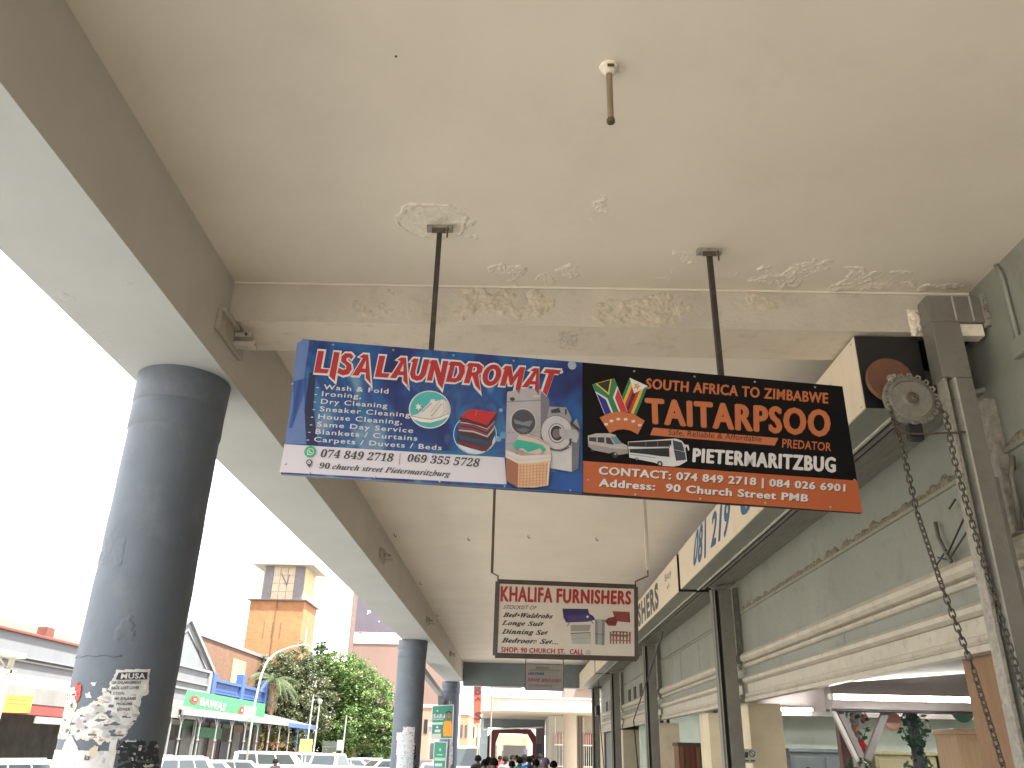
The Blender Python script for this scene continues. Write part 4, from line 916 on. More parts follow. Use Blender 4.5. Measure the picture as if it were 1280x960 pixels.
# hand chain wheel of the near shutter
wh = thing('chain_wheel', 'brown disc and notched hand chain wheel in front of the black panel', 'chain wheel', (2.12, 4.3, 3.5))
mb = MB(); mb.lathe((2.115, 4.36, 3.60), [(.132, 0), (.136, -.012), (.136, -.026), (.130, -.034), (.05, -.036), (.0, -.036)], 40, axis='y'); obj('disc', mb, BROWN, wh, smooth='auto')
mb = MB(); mb.tube((2.115, 4.28, 3.60), (2.115, 4.34, 3.60), .012, 10); mb.lathe((2.115, 4.325, 3.60), [(.026, 0), (.024, -.01)], 14, axis='y'); obj('hub_bolt', mb, CHROME, wh)
WC = (2.15, 4.22, 3.425)
WM = mat('grey_cast_wheel', (.20, .195, .165), .6, var=.2, scale=18, bump=.3, dirt=(.12, .10, .08), damt=.6, dscale=20)
mb = MB(); mb.lathe(WC, [(.0, .014), (.145, .014), (.152, .006), (.138, -.004), (.120, -.008), (.112, -.018), (.108, -.008), (.045, -.012), (.03, -.03), (.0, -.03)], 48, axis='y'); obj('rim', mb, WM, wh, smooth='auto')
for k in range(18):
    a = 2 * math.pi * k / 18 + .1; u_, v_ = math.cos(a), math.sin(a)
    mb = MB(); c = Vector((WC[0] + u_ * .140, WC[1] - .018, WC[2] + v_ * .140)); tt = Vector((-v_, 0, u_)); rr = Vector((u_, 0, v_))
    mb.path([c - tt * .012 - rr * .008, c - tt * .009 + rr * .010, c + tt * .009 + rr * .010, c + tt * .012 - rr * .008], .0055, 6); obj('cog', mb, WM, wh, smooth=True)
mb = MB(); mb.lathe((WC[0], WC[1] - .03, WC[2]), [(.034, .02), (.034, 0), (.024, -.006), (.010, -.006), (.010, .006)], 20, axis='y'); obj('hub', mb, RUST, wh)
mb = MB(); mb.box(WC[0] - .04, WC[1] + .0, WC[2] - .235, WC[0] + .04, WC[1] + .04, WC[2] - .12); obj('shaft_bracket', mb, BLACK, wh, bevel=.006)
mb = MB(); mb.path([(WC[0] - .13, WC[1] - .01, WC[2] - .20), (WC[0], WC[1] - .012, WC[2] - .207), (WC[0] + .26, WC[1] - .01, WC[2] - .19)], .006, 6); obj('guide_rod', mb, RUST, wh)
# chains: every link its own piece
CH = mat('chain_steel', (.075, .065, .052), .5, var=.3, scale=30, bump=.3, metal=.4)
def link_mesh(L_, W_, r):
    mb = MB(); pts = []
    for i in range(12):
        a = 2 * math.pi * i / 12; x = math.cos(a) * W_; z = math.sin(a) * W_ + (L_ / 2 - W_) * (1 if math.sin(a) >= 0 else -1); pts.append((x, 0, z))
    n = 5; v = []; N = len(pts)
    for k in range(N):
        p_ = Vector(pts[k]); d = (Vector(pts[(k + 1) % N]) - Vector(pts[k - 1])).normalized(); a_ = Vector((0, 1, 0)); b_ = d.cross(a_)
        for i in range(n): t = 2 * math.pi * i / n; v.append(p_ + (a_ * math.cos(t) + b_ * math.sin(t)) * r)
    mb.add(v, [(k * n + i, k * n + (i + 1) % n, ((k + 1) % N) * n + (i + 1) % n, ((k + 1) % N) * n + i) for k in range(N) for i in range(n)])
    return mb.mesh('link', CH, smooth=True)
LK = link_mesh(.046, .0125, .0042)
def chain(pts, label, step=.034):
    t = thing('hand_chain', label, 'chain', tuple(pts[0])); k = 0; pos = 0
    P_ = [Vector(q) for q in pts]; seg = [(b - a).length for a, b in zip(P_, P_[1:])]; tot = sum(seg); s_ = 0
    while s_ < tot:
        r_ = s_; i = 0
        while i < len(seg) - 1 and r_ > seg[i]: r_ -= seg[i]; i += 1
        q = P_[i].lerp(P_[i + 1], r_ / seg[i]); d = (P_[i + 1] - P_[i]).normalized()
        o = bpy.data.objects.new('link', LK); col.objects.link(o); o.parent = t; o.location = q - P_[0]
        o.rotation_mode = 'QUATERNION'; qd = Vector((0, 0, 1)).rotation_difference(d)
        from mathutils import Quaternion
        o.rotation_quaternion = qd @ Quaternion((0, 0, 1), (math.pi / 2) * (k % 2) + .35); k += 1; s_ += step
    return t
ce = hit(1, 3.95, 1262, 985)
cs = [(WC[0] - .13, WC[1] - .02, WC[2] - .07)]
for px, py, yy in ((1128, 560, 4.19), (1146, 640, 4.15), (1178, 735, 4.08), (1216, 835, 4.02), (1262, 985, 3.95)): cs.append(tuple(hit(1, yy, px, py)))
chain(cs, 'long chain hanging free from the left of the notched wheel')
cs = [(WC[0] + .14, WC[1] - .02, WC[2] - .03)] + [tuple(hit(1, 4.20, px, py)) for px, py in ((1183, 522), (1193, 575), (1207, 625), (1227, 695), (1254, 780), (1279, 865), (1306, 960))]
chain(cs, 'chain running down the dark groove of the near steel upright')
# wall conduit, cable loops
cd = thing('conduit', 'green painted conduit running down the wall to a junction box', 'conduit', (2.69, 4.0, 3.6))
obj('pipe', MB().path([(2.685, 4.03, 4.19), (2.685, 4.0, 4.1), (2.685, 4.0, 3.70)], .013, 8), WALLG, cd, smooth=True)
obj('junction_box', MB().box(2.66, 3.9, 3.60, 2.70, 4.05, 3.70), WALLG, cd, bevel=.005)
cbm = mat('cable_grey', (.14, .13, .11), .6, var=.2, scale=10, bump=0)
for name, lab, pts, r_ in (('cable', 'grey cable bundle looping on the wall beside the near upright', [(2.68, 4.30, 3.06), (2.64, 4.22, 3.10), (2.62, 4.24, 3.0), (2.64, 4.28, 2.86), (2.66, 4.33, 2.73)], .014),
                           ('cable', 'dark cable dropping past the wall ledge right of the near upright', [(2.67, 4.2, 2.85), (2.66, 4.19, 2.6), (2.67, 4.22, 2.3)], .008),
                           ('cable', 'short cable stub behind the hanging chain, above the ledge', [(2.67, 5.22, 3.0), (2.66, 5.2, 2.9), (2.655, 5.12, 2.76), (2.66, 5.1, 2.72)], .013)):
    tag(obj(name, MB().path(pts, r_, 7), cbm, smooth=True, origin=pts[0]), lab, 'cable')
mb = MB()
for a, b in (((2.66, 5.15, 2.76), (2.52, 4.5, 2.92)), ((2.66, 5.12, 2.74), (2.5, 4.5, 2.80)), ((2.66, 5.25, 2.78), (2.655, 5.1, 2.73)), ((2.66, 5.0, 3.03), (2.60, 4.8, 3.03)), ((2.665, 5.3, 2.74), (2.655, 5.12, 2.80))): mb.tube(a, b, .006, 6)
tag(obj('wire_hooks', mb, BLACK, origin=(2.66, 5.1, 2.76)), 'tangle of black wire hooks on the ledge behind the hanging chain', 'wire')
for pts, lab in (([hit(0, 2.3, 829, 790), hit(0, 2.3, 787, 835) * 0 + hit(0, 2.4, 792, 900), hit(0, 2.3, 800, 985)], 'thin dark cord dangling beside the third upright'),
                 ([hit(0, 2.25, 748, 838), hit(0, 2.25, 750, 900), hit(0, 2.25, 757, 985)], 'thin cord with a black switch box near the far upright')):
    pts = [tuple(map(float, q)) for q in pts]
    tag(obj('cord', MB().path(pts, .012, 6), BLACK, origin=pts[0]), lab, 'cord')
bq = hit(0, 2.3, 747, 889); tag(obj('switch_box', MB().box(bq[0] - .06, bq[1] - .25, bq[2] - .12, bq[0] + .06, bq[1] + .25, bq[2] + .14), BLACK, origin=tuple(map(float, bq)), bevel=.01), 'black box on the cord at the far end of the shops', 'switch box')
bq = hit(0, 2.5, 787, 872)
for k in range(3): obj('shutter_slot', MB().box(XW - .012, 21.4 - .0 + k * -1.0, 2.74, XW + .01, 21.0 - k * 1.0, 3.0), DARK, shop)
for k in range(3): obj('shutter_slot', MB().box(XW - .012, 26.9 + k * -1.2, 2.74, XW + .01, 26.4 - k * 1.2, 3.0), DARK, shop)

# piers between the openings
obj('pier', MB().box(2.76, 10.6, FL, 3.16, 11.05, 2.18), CREAMP, shop, bevel=.006)
obj('pier', MB().box(2.76, 12.85, FL, 3.5, 13.5, 2.16), CREAMP, shop, bevel=.006)
for y in (17.6, 23.4): obj('pier', MB().box(2.76, y, FL, 3.2, y + .6, 2.16), CREAMP, shop, bevel=.006)
obj('pier', MB().box(2.76, -6, FL, 2.95, 3.9, 2.2), WALLG, shop)
jb = MB(); jb.box(2.735, 4.62, FL, 2.80, 5.34, LB_); obj('door_jamb', jb, WOODJ, shop, bevel=.004)
obj('far_end_wall', MB().box(2.75, 28.3, FL, 9.5, 28.6, 3.5), WALLG, shop)
obj('far_shutter', MB().box(2.78, 24.2, FL, 2.82, 28.0, 2.16), mat('far_shutter_paint', (.16, .16, .15), .5, var=.2, scale=3, stretch=(1, 1, 12)), shop)
# interior shell
obj('interior_wall', MB().box(9.4, 2, FL, 9.6, 28.3, 3.3), PLASTER, shop)
obj('interior_wall', MB().box(2.96, 13.9, FL, 9.4, 14.0, 2.9), PLASTER, shop)
obj('interior_wall', MB().box(2.96, 21.6, FL, 9.4, 21.7, 2.9), PLASTER, shop)
obj('interior_wall', MB().box(2.96, 2.4, FL, 9.4, 2.5, 2.9), PLASTER, shop)
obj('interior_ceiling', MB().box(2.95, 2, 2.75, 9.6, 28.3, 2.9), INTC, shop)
obj('interior_floor', MB().box(2.70, 2, GZ, 9.6, 28.3, FL), PAVE, shop)
obj('interior_beam', MB().box(2.96, 8.32, 2.025, 9.4, 8.5, 2.75), mat('mauve_grey_board', (.30, .265, .26), .6, var=.05, scale=2, bump=.1), shop, bevel=.004)
obj('beam_edge_strip', MB().box(2.96, 8.3, 2.005, 9.4, 8.51, 2.022), BLACK, shop)
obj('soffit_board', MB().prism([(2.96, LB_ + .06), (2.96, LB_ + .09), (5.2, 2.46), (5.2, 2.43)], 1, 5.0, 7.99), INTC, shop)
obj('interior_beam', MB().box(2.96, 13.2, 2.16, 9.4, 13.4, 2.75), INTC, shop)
# fluorescent tubes: those in view, then unseen ones added to brighten the back walls
TUBE = mat('lit_tube', (1, .97, .90), emis=15)
def lamp(x0, x1, y, z, label):
    t = thing('tube_light', label, 'light', ((x0 + x1) / 2, y, z), 'lit fluorescent tubes inside the shops')
    obj('batten', MB().box(x0 - .03, y + .02, z - .012, x1 + .03, y + .06, z + .03), mat('white_enamel', (.7, .7, .66), .4), t, bevel=.004)
    obj('tube', MB().tube((x0, y - .005, z), (x1, y - .005, z), .019, 14), TUBE, t, smooth='auto')
    for x in (x0 - .03, x1): obj('end_cap', MB().box(x, y - .024, z - .022, x + .03, y + .03, z + .03), MATS['white_enamel'], t, bevel=.003)
lamp(2.84, 4.07, 7.93, 2.10, 'bright tube light nearest the brown door jamb, under the mauve beam')
lamp(3.72, 4.35, 13.1, 2.24, 'shorter tube light left of the bright one, above the dark cabinets')
lamp(3.55, 3.85, 16.9, 2.42, 'small distant tube light seen just left of the cream pier')
for k, (x, y) in enumerate(((4.2, 10.2), (6.2, 10.2), (4.2, 12.3), (6.2, 12.3), (8.0, 11.2), (5.0, 5.6), (7.2, 5.6), (4.2, 18.8), (6.0, 18.8), (4.2, 11.2), (6.0, 11.3), (5.2, 12.95), (6.6, 12.95), (3.6, 20.4))):
    lamp(x, x + 1.2, y, 2.66, 'added unseen tube light on the shop ceiling, brightening the back walls')
# cabinets and headboards along the cross wall
def cabinet(x0, x1, y, z1, m, label, orn=True):
    t = thing('cabinet', label, 'cabinet', ((x0 + x1) / 2, y, FL), 'cabinets along the back wall')
    obj('carcass', MB().box(x0, y, FL, x1, y + .45, z1), m, t, bevel=.006)
    obj('cornice', MB().box(x0 - .02, y - .03, z1 - .02, x1 + .02, y + .45, z1 + .03), m, t, bevel=.006)
    n = max(1, int((x1 - x0) / .33))
    for k in range(n):
        a = x0 + (x1 - x0) * (k + .08) / n; b = x0 + (x1 - x0) * (k + .92) / n
        obj('door', MB().box(a, y - .018, FL + .1, b, y - .002, z1 - .08), m, t, bevel=.004)
        if orn: obj('arched_panel', MB().prism([((a + b) / 2 + .06 * math.cos(i * math.pi / 8), z1 - .30 + .08 * math.sin(i * math.pi / 8)) for i in range(9)] + [((a + b) / 2 - .06, z1 - .6), ((a + b) / 2 + .06, z1 - .6)], 1, y - .026, y - .019), GLASS, t)
BG_ = mat('blue_grey_cabinet', (.10, .12, .13), .5, var=.15, scale=6); OL_ = mat('olive_cabinet', (.23, .21, .12), .5, var=.15, scale=6, stretch=(8, 1, .6)); RW_ = mat('red_brown_wood', (.16, .045, .022), .4, var=.3, scale=6, stretch=(14, 1, .6))
cabinet(4.05, 5.0, 13.4, 1.69, BG_, 'blue grey cabinet with arched panels behind the cream pier')
cabinet(5.3, 6.2, 13.4, 1.68, OL_, 'olive wooden cabinet between the two leafy posts')
cabinet(6.25, 7.6, 13.4, 1.66, BG_, 'grey cabinet right of the second leafy post')
cabinet(3.3, 3.62, 12.3, 1.66, mat('grey_slat_unit', (.30, .30, .27), .6), 'small grey slatted unit beside the cream pier', orn=False)
cabinet(4.35, 4.75, 8.9, 1.86, mat('peach_wood', (.42, .28, .17), .5, var=.1, scale=5, stretch=(6, 6, .5)), 'pale peach wooden wardrobe beside the brown door jamb', orn=False)
t = thing('wardrobe', 'dark red brown slatted wardrobe seen between the second and third uprights', 'wardrobe', (3.2, 16.6, FL))
obj('carcass', MB().box(2.98, 16.6, FL, 4.0, 17.1, 1.78), RW_, t); obj('top_rail', MB().box(2.96, 16.56, 1.74, 4.0, 17.12, 1.80), MATS['dark_sign_frame'], t)
for k in range(10): obj('slat', MB().box(3.0 + k * .1, 16.575, .2, 3.06 + k * .1, 16.598, 1.73), RW_ if k % 3 else WOODJ, t)
obj('price_card', MB().box(3.40, 16.55, 1.45, 3.49, 16.56, 1.62), WHP, t)
t = thing('window_frame', 'dark upright window frame against the pale green far wall', 'frame', (3.4, 17.8, 2)); obj('bar', MB().box(3.05, 19.0, FL, 3.12, 19.06, 2.75), DARK, t); obj('bar', MB().box(3.20, 19.0, FL, 3.25, 19.06, 2.75), DARK, t)
# no smoking notice on the pier
NS = Plane((2.76, 10.6, 0), (1, 0, 0), (0, 0, 1)); ns = thing('notice', 'small no smoking notice taped on the cream pier', 'notice', tuple(map(float, NS.w(*NS.px((938, 945))))))
p = Print(NS); p.lay = .002; p.poly([(930, 936), (945, 936), (945, 954), (930, 954)], (.6, .58, .5)); p.disc((940, 942), 4.2, K_); p.disc((940, 942), 3.1, (.6, .58, .5)); p.line([(937, 939), (943, 945)], .008, K_)
p.poly([(931, 940), (935, 940), (935, 947), (931, 947)], K_); p.line([(931, 951), (936, 951)], .015, K_); p.line([(938, 951), (944, 951)], .015, K_); p.done('print', ns)
# diagonal struts, leafy posts, discs
WS = mat('white_strut_paint', (.30, .285, .26), .5, var=.06, scale=6); GS = mat('mauve_strut_paint', (.13, .118, .118), .5, var=.06, scale=6)
def strut(p0, p1, wd, m, label):
    p0, p1 = [Vector(map(float, q)) for q in (p0, p1)]; d = (p1 - p0).normalized(); s_ = d.cross(Vector((0, 1, 0))).normalized() * wd / 2
    mb = MB(); v = []
    for q in (p0, p1):
        for a, y in ((-1, 0), (1, 0), (1, .05), (-1, .05)): v.append(q + s_ * a + Vector((0, y, 0)))
    mb.add(v, [(0, 1, 2, 3), (7, 6, 5, 4), (0, 4, 5, 1), (1, 5, 6, 2), (2, 6, 7, 3), (3, 7, 4, 0)])
    return tag(obj('diagonal_strut', mb, m, origin=tuple(p0), bevel=.003), label, 'strut')
strut(hit(1, 8.35, 1040, 884), hit(1, 8.35, 1073, 952), .035, WS, 'thin white strut slanting down right below the mauve beam')
strut(hit(1, 8.42, 1048, 884), hit(1, 8.42, 1078, 946), .055, GS, 'mauve slanting strut right behind the thin white one')
strut(hit(1, 8.42, 1111, 882), hit(1, 8.42, 1085, 950), .065, GS, 'mauve strut slanting down left toward the red flowers')
LEAF = mat('dark_plastic_leaf', (.022, .07, .035), .5, var=.5, scale=30, bump=0); FLW = mat('red_flower', (.35, .02, .03), .6); PNK = mat('pink_flower', (.40, .17, .15), .6)
def leafy_post(px, y, r, n, label, flowers, wood):
    q = hit(1, y, px, 900); t = thing('leafy_post', label, 'post', (float(q[0]), y, FL), 'posts wound with artificial leaves')
    obj('post', MB().box(q[0] - .04, y - .04, FL, q[0] + .04, y + .04, 2.75), wood, t)
    mb = MB(); rnd = random.Random(px)
    for i in range(n):
        z = rnd.uniform(1.2, 2.15); a = rnd.uniform(0, 6.28) ; rr = r * rnd.uniform(.5, 1.1) * (1 + .5 * math.sin(z * 14)); c = Vector((q[0] + rr * math.cos(a), y + rr * math.sin(a), z))
        u_ = Vector((rnd.uniform(-1, 1), rnd.uniform(-1, 1), rnd.uniform(-1, 1))).normalized() * .035; v_ = u_.orthogonal().normalized() * .022
        mb.add([c - u_, c + v_, c + u_, c - v_], [(0, 1, 2, 3)])
    obj('leaves', mb, LEAF, t, kind='stuff')
    for dx, z, m in flowers:
        fm = MB(); rnd2 = random.Random(z)
        for i in range(14):
            a = rnd2.uniform(0, 6.28); e = rnd2.uniform(-1, 1); c = Vector((q[0] + dx, y - r, z)); u_ = Vector((math.cos(a), e * .6, math.sin(a))) * .045; v_ = u_.orthogonal().normalized() * .028
            fm.add([c, c + u_ * .6 + v_, c + u_, c + u_ * .6 - v_], [(0, 1, 2, 3)])
        obj('flower', fm, m, t)
leafy_post(1066, 8.9, .10, 260, 'post wound with leaves and red and pink flowers, between the struts', [(-.03, 1.86, PNK), (.08, 1.97, PNK), (.03, 1.70, FLW), (.0, 1.74, FLW)], MATS['mauve_grey_board'])
leafy_post(1140, 8.9, .11, 420, 'thick dark leafy post right of the red flowers', [], mat('dark_post', (.05, .05, .07), .5))
obj_ = obj('support_post', MB().box(float(hit(1, 9.4, 1053, 900)[0]) - .05, 9.4, FL, float(hit(1, 9.4, 1053, 900)[0]) + .05, 9.5, 2.0), mat('red_brown_post', (.11, .05, .05), .5), origin=(3.6, 9.4, FL)); tag(obj_, 'dark red brown post behind the slanting struts', 'post')
for px, py, r, m, lab in ((1115, 901, .085, mat('pinkish_disc', (.38, .20, .16), .5), 'pinkish round disc hanging by the slanting strut'), (1202, 888, .11, mat('green_disc', (.05, .12, .08), .4), 'dark green round disc partly hidden behind the beam')):
    q = hit(1, 8.7, px, py); mb = MB(); mb.lathe((q[0], 8.7, q[2]), [(r, 0), (r * 1.02, -.008), (r * .9, -.02), (.01, -.024)], 28, axis='y'); tag(obj('hanging_disc', mb, m, origin=(float(q[0]), 8.7, float(q[2])), smooth='auto'), lab, 'disc')
#@@PART4@@
# ================================================================= STREET BEYOND THE COLUMNS
XL = -19.0
ROOFR = mat('red_roof_tiles', (.12, .038, .028), .8, var=.25, scale=3, bump=.4, stretch=(1, 4, 4))
TIN = mat('grey_sheet_roof', (.10, .11, .12), .5, var=.15, scale=2, bump=.3, stretch=(.4, 8, 1))
RTIN = mat('rusty_sheet_roof', (.13, .09, .068), .8, var=.3, scale=2, bump=.3, stretch=(.5, 5, 1))
FG = mat('pale_grey_facade', (.125, .135, .15), .8, var=.08, scale=.6, bump=.1, dirt=(.095, .10, .105), damt=.4, dscale=1)
FB = mat('blue_facade', (.03, .07, .20), .6, var=.12, scale=1, bump=.1)
SHOPD = mat('shop_inside_shade', (.035, .032, .03), .8, var=.5, scale=1.5, bump=0)  # flat dark colour stands in for the shade inside the shops
IRON = mat('grey_iron_paint', (.15, .155, .16), .5, var=.1, scale=4, bump=.1)
def brick_mat(name, c1, c2, mort, sc_=1.):
    m = bpy.data.materials.new(name); m.use_nodes = True; n = m.node_tree; b = n.nodes['Principled BSDF']; b.inputs['Roughness'].default_value = .85
    t = n.nodes.new('ShaderNodeTexCoord'); mp = n.nodes.new('ShaderNodeMapping'); mp.inputs['Rotation'].default_value = (R_(90), 0, 0)
    s_ = n.nodes.new('ShaderNodeSeparateXYZ'); cx = n.nodes.new('ShaderNodeCombineXYZ'); ad = n.nodes.new('ShaderNodeMath'); ad.operation = 'ADD'
    n.links.new(t.outputs['Object'], s_.inputs[0]); n.links.new(s_.outputs[0], ad.inputs[0]); n.links.new(s_.outputs[1], ad.inputs[1]); n.links.new(ad.outputs[0], cx.inputs[0]); n.links.new(s_.outputs[2], cx.inputs[1])
    k = n.nodes.new('ShaderNodeTexBrick'); k.inputs['Scale'].default_value = 1.6 * sc_; k.inputs['Color1'].default_value = (*c1, 1); k.inputs['Color2'].default_value = (*c2, 1); k.inputs['Mortar'].default_value = (*mort, 1); k.inputs['Mortar Size'].default_value = .012
    n.links.new(cx.outputs[0], k.inputs['Vector'])
    a = n.nodes.new('ShaderNodeTexNoise'); a.inputs['Scale'].default_value = .8; a.inputs['Detail'].default_value = 5; n.links.new(t.outputs['Object'], a.inputs['Vector'])
    x = n.nodes.new('ShaderNodeMix'); x.data_type = 'RGBA'; x.blend_type = 'MULTIPLY'; x.inputs[0].default_value = .5
    n.links.new(k.outputs['Color'], x.inputs[6]); n.links.new(a.outputs['Fac'], x.inputs[7]); n.links.new(x.outputs[2], b.inputs['Base Color']); return m
BRO = brick_mat('orange_brick', (.36, .155, .06), (.31, .125, .048), (.30, .18, .10))
BRB = brick_mat('brown_brick', (.17, .085, .045), (.14, .068, .036), (.16, .11, .075))
BRM = mat('mauve_brown_render', (.14, .092, .076), .85, var=.08, scale=.3, bump=.1, dirt=(.12, .078, .065), damt=.4, dscale=.6)
# A: pale grey building at the far left with red roof
b = thing('shop_building', 'pale grey building with red tiled roof at the far left edge', 'building', (XL, 34, FL))
obj('wall', MB().box(XL, 16, FL, XL - 12, 43.6, 5.25), FG, b)
obj('parapet', MB().box(XL - .3, 16, 5.252, XL + .12, 43.6, 5.36), ROOFR, b, bevel=.02)
obj('roof', MB().prism([(XL - .4, 5.3), (XL - 6, 6.9), (XL - 12, 5.3)], 1, 16, 43.6), ROOFR, b)
obj('chimney', MB().box(XL - .9, 35.1, 5.3, XL - .5, 35.7, 5.85), ROOFR, b)
for z in (4.28, 4.42): obj('cornice', MB().box(XL, 16, z, XL + (.14 if z > 4.3 else .08), 43.6, z + .06), IRON, b)
obj('veranda_roof', MB().prism([(XL, 3.86), (XL, 3.78), (XL + 3.4, 3.02), (XL + 3.4, 3.08)], 1, 20, 43.4), RTIN, b)
obj('fascia_board', MB().box(XL + 3.4, 20, 2.62, XL + 3.46, 43.4, 3.1), MATS.get('grey_board') or mat('grey_board', (.13, .13, .125), .7, var=.15, scale=1), b)
obj('shop_dark_sheet', MB().box(XL + .02, 18, FL, XL + .06, 43.3, 2.7), SHOPD, b)
obj('red_valance', MB().box(XL + 3.40, 24, 2.30, XL + 3.44, 38, 2.60), mat('faded_red', (.16, .025, .02), .7, var=.2, scale=1), b)
for y in (22, 33.3, 36.6, 40, 43.2): obj('post', MB().box(XL + 3.26, y, FL, XL + 3.38, y + .12, 2.95), IRON, b)
obj('white_valance', MB().box(XL + 3.40, 28.6, 2.06, XL + 3.44, 38, 2.27), mat('grey_white_board', (.16, .16, .16), .7), b)
for k, (ya_, yb_, za_, zb_, cc_) in enumerate(((24, 25.4, .2, 1.9, (.07, .08, .09)), (25.8, 26.6, 1.0, 1.9, (.05, .09, .07)), (27, 28.6, .1, 1.8, (.02, .02, .025)), (29, 30, 1.1, 1.9, (.10, .06, .04)), (30.5, 32, .1, 1.7, (.06, .07, .08)))):
    obj('shop_window', MB().box(XL + .061, ya_, za_, XL + .12, yb_, zb_), mat('window_goods_%d' % k, cc_, .5, var=.4, scale=3), b)
q = hit(0, -15.5, 20, 878)
ys = thing('yellow_sign', 'yellow shop board with two lines of small print at the left edge', 'sign', tuple(map(float, q)))
YS = Plane((-15.5, 0, 0), (0, 1, 0), (0, 0, 1)); YS.n = np.array([1., 0, 0])
c4 = [YS.px(v) for v in ((3, 868), (42, 870), (37, 891), (2, 890))]
p = Print(YS); p.poly([(3, 868), (42, 870), (37, 891), (2, 890)], (.72, .38, .02)); p.line([(10, 874), (34, 876)], .07, (.25, .12, .02)); p.line([(9, 879), (33, 881)], .07, (.25, .12, .02)); p.done('print', ys)
obj('board', MB().prism([(a, b_) for a, b_ in c4], 0, -15.56, -15.501), mat('board_back', (.4, .38, .3)), ys)
# cream lattice veranda at the left margin
v = thing('veranda', 'cream iron veranda with lattice at the left margin', 'veranda', (-12, 20, FL))
vx = -12.0; CRM = mat('cream_iron', (.36, .34, .27), .5, var=.08, scale=3)
ya, yb = hit(0, vx, -30, 815)[1], hit(0, vx, 21, 817)[1]; z1 = hit(0, vx, 20, 817)[2]; z2 = hit(0, vx, 18, 840)[2]
obj('top_beam', MB().box(vx, ya - 3, z1 - .12, vx + .25, yb, z1), CRM, v, bevel=.01); obj('lower_beam', MB().box(vx + .05, ya - 3, z2 - .06, vx + .15, yb - .1, z2 + .02), CRM, v)
obj('post', MB().box(vx + .05, yb - .35, FL, vx + .15, yb - .25, z1 - .1), CRM, v, bevel=.01)
for k in range(5): y = yb - .4 - k * .55; obj('lattice_bar', MB().tube((vx + .1, y, z2), (vx + .1, y - .5, z1 - .1), .02, 6), CRM, v); 
# B: gabled building
g = thing('gabled_building', 'pale grey gabled building just right of the near column', 'building', (XL, 48, FL))
ga = hit(0, XL, 237, 773); gb = hit(0, XL, 265, 835)
gy, gz, ey, ez = ga[1], ga[2], gb[1], gb[2]; hw = ey - gy
obj('wall', MB().prism([(gy - hw, FL), (gy - hw, ez), (gy, gz), (ey, ez), (ey, FL)], 0, XL - 12, XL), FG, g)
for s_ in (-1, 1):
    mb = MB(); mb.prism([(gy, gz + .12), (gy, gz - .12), (gy + s_ * (hw + .2), ez - .32), (gy + s_ * (hw + .2), ez - .08)], 0, XL, XL + .16); obj('rake_board', mb, IRON, g)
    mb = MB(); mb.prism([(gy, gz - .55), (gy, gz - .68), (gy + s_ * (hw - .9), ez - .14), (gy + s_ * (hw - 1.15), ez - .14)], 0, XL, XL + .06); obj('inner_moulding', mb, IRON, g)
obj('string_course', MB().box(XL, gy - hw, ez - .35, XL + .12, ey, ez - .2), IRON, g)
for z in (4.75, 4.35): obj('string_course', MB().box(XL, gy - hw, z, XL + .1, ey, z + .1), IRON, g)
obj('pilaster', MB().box(XL, ey - .5, FL, XL + .12, ey, ez - .36), IRON, g)
obj('roof', MB().prism([(gy - hw - .2, ez), (gy, gz + .12), (ey + .2, ez), (ey + .2, ez - .1), (gy, gz), (gy - hw - .2, ez - .1)], 0, XL - 12, XL - .01), TIN, g)
# C: brown brick building, D: blue parapet, tower
c = thing('brick_building', 'low brown brick building below the clock tower', 'building', (-22, 66, FL))
obj('wall', MB().box(-22, 57.5, FL, -34, 76, 8.35), BRB, c); obj('parapet', MB().box(-21.9, 57.4, 8.352, -34.1, 76.1, 8.6), IRON, c)
obj('window', MB().box(-21.98, 66.5, 5.6, -21.9, 69.5, 7.6), mat('yellow_ochre_panel', (.46, .34, .14), .7, var=.2, scale=1), c)
d = thing('blue_building', 'blue shopfront parapet with recessed panels above the green board', 'building', (XL, 60, FL))
y0, y1 = ey + .1, 66.
obj('wall', MB().box(XL, y0, FL, XL - 3, y1, 5.2), FB, d)
for a in (y0, (y0 + y1) / 2 - .3, y1 - .6): obj('pier', MB().box(XL - .3, a, 4.2, XL + .2, a + .6, 5.95 if a != y0 else 5.6), FB, d, bevel=.03)
for a, bb in ((y0 + .6, (y0 + y1) / 2 - .3), ((y0 + y1) / 2 + .3, y1 - .6)):
    obj('cornice', MB().box(XL - .1, a + .02, 5.12, XL + .15, bb - .02, 5.3), FB, d); obj('cornice', MB().box(XL - .1, a + .02, 4.45, XL + .12, bb - .02, 4.55), FB, d)
    obj('recessed_panel', MB().box(XL + .005, a + .3, 4.62, XL + .02, bb - .3, 5.05), mat('deep_blue', (.02, .06, .2), .6), d)
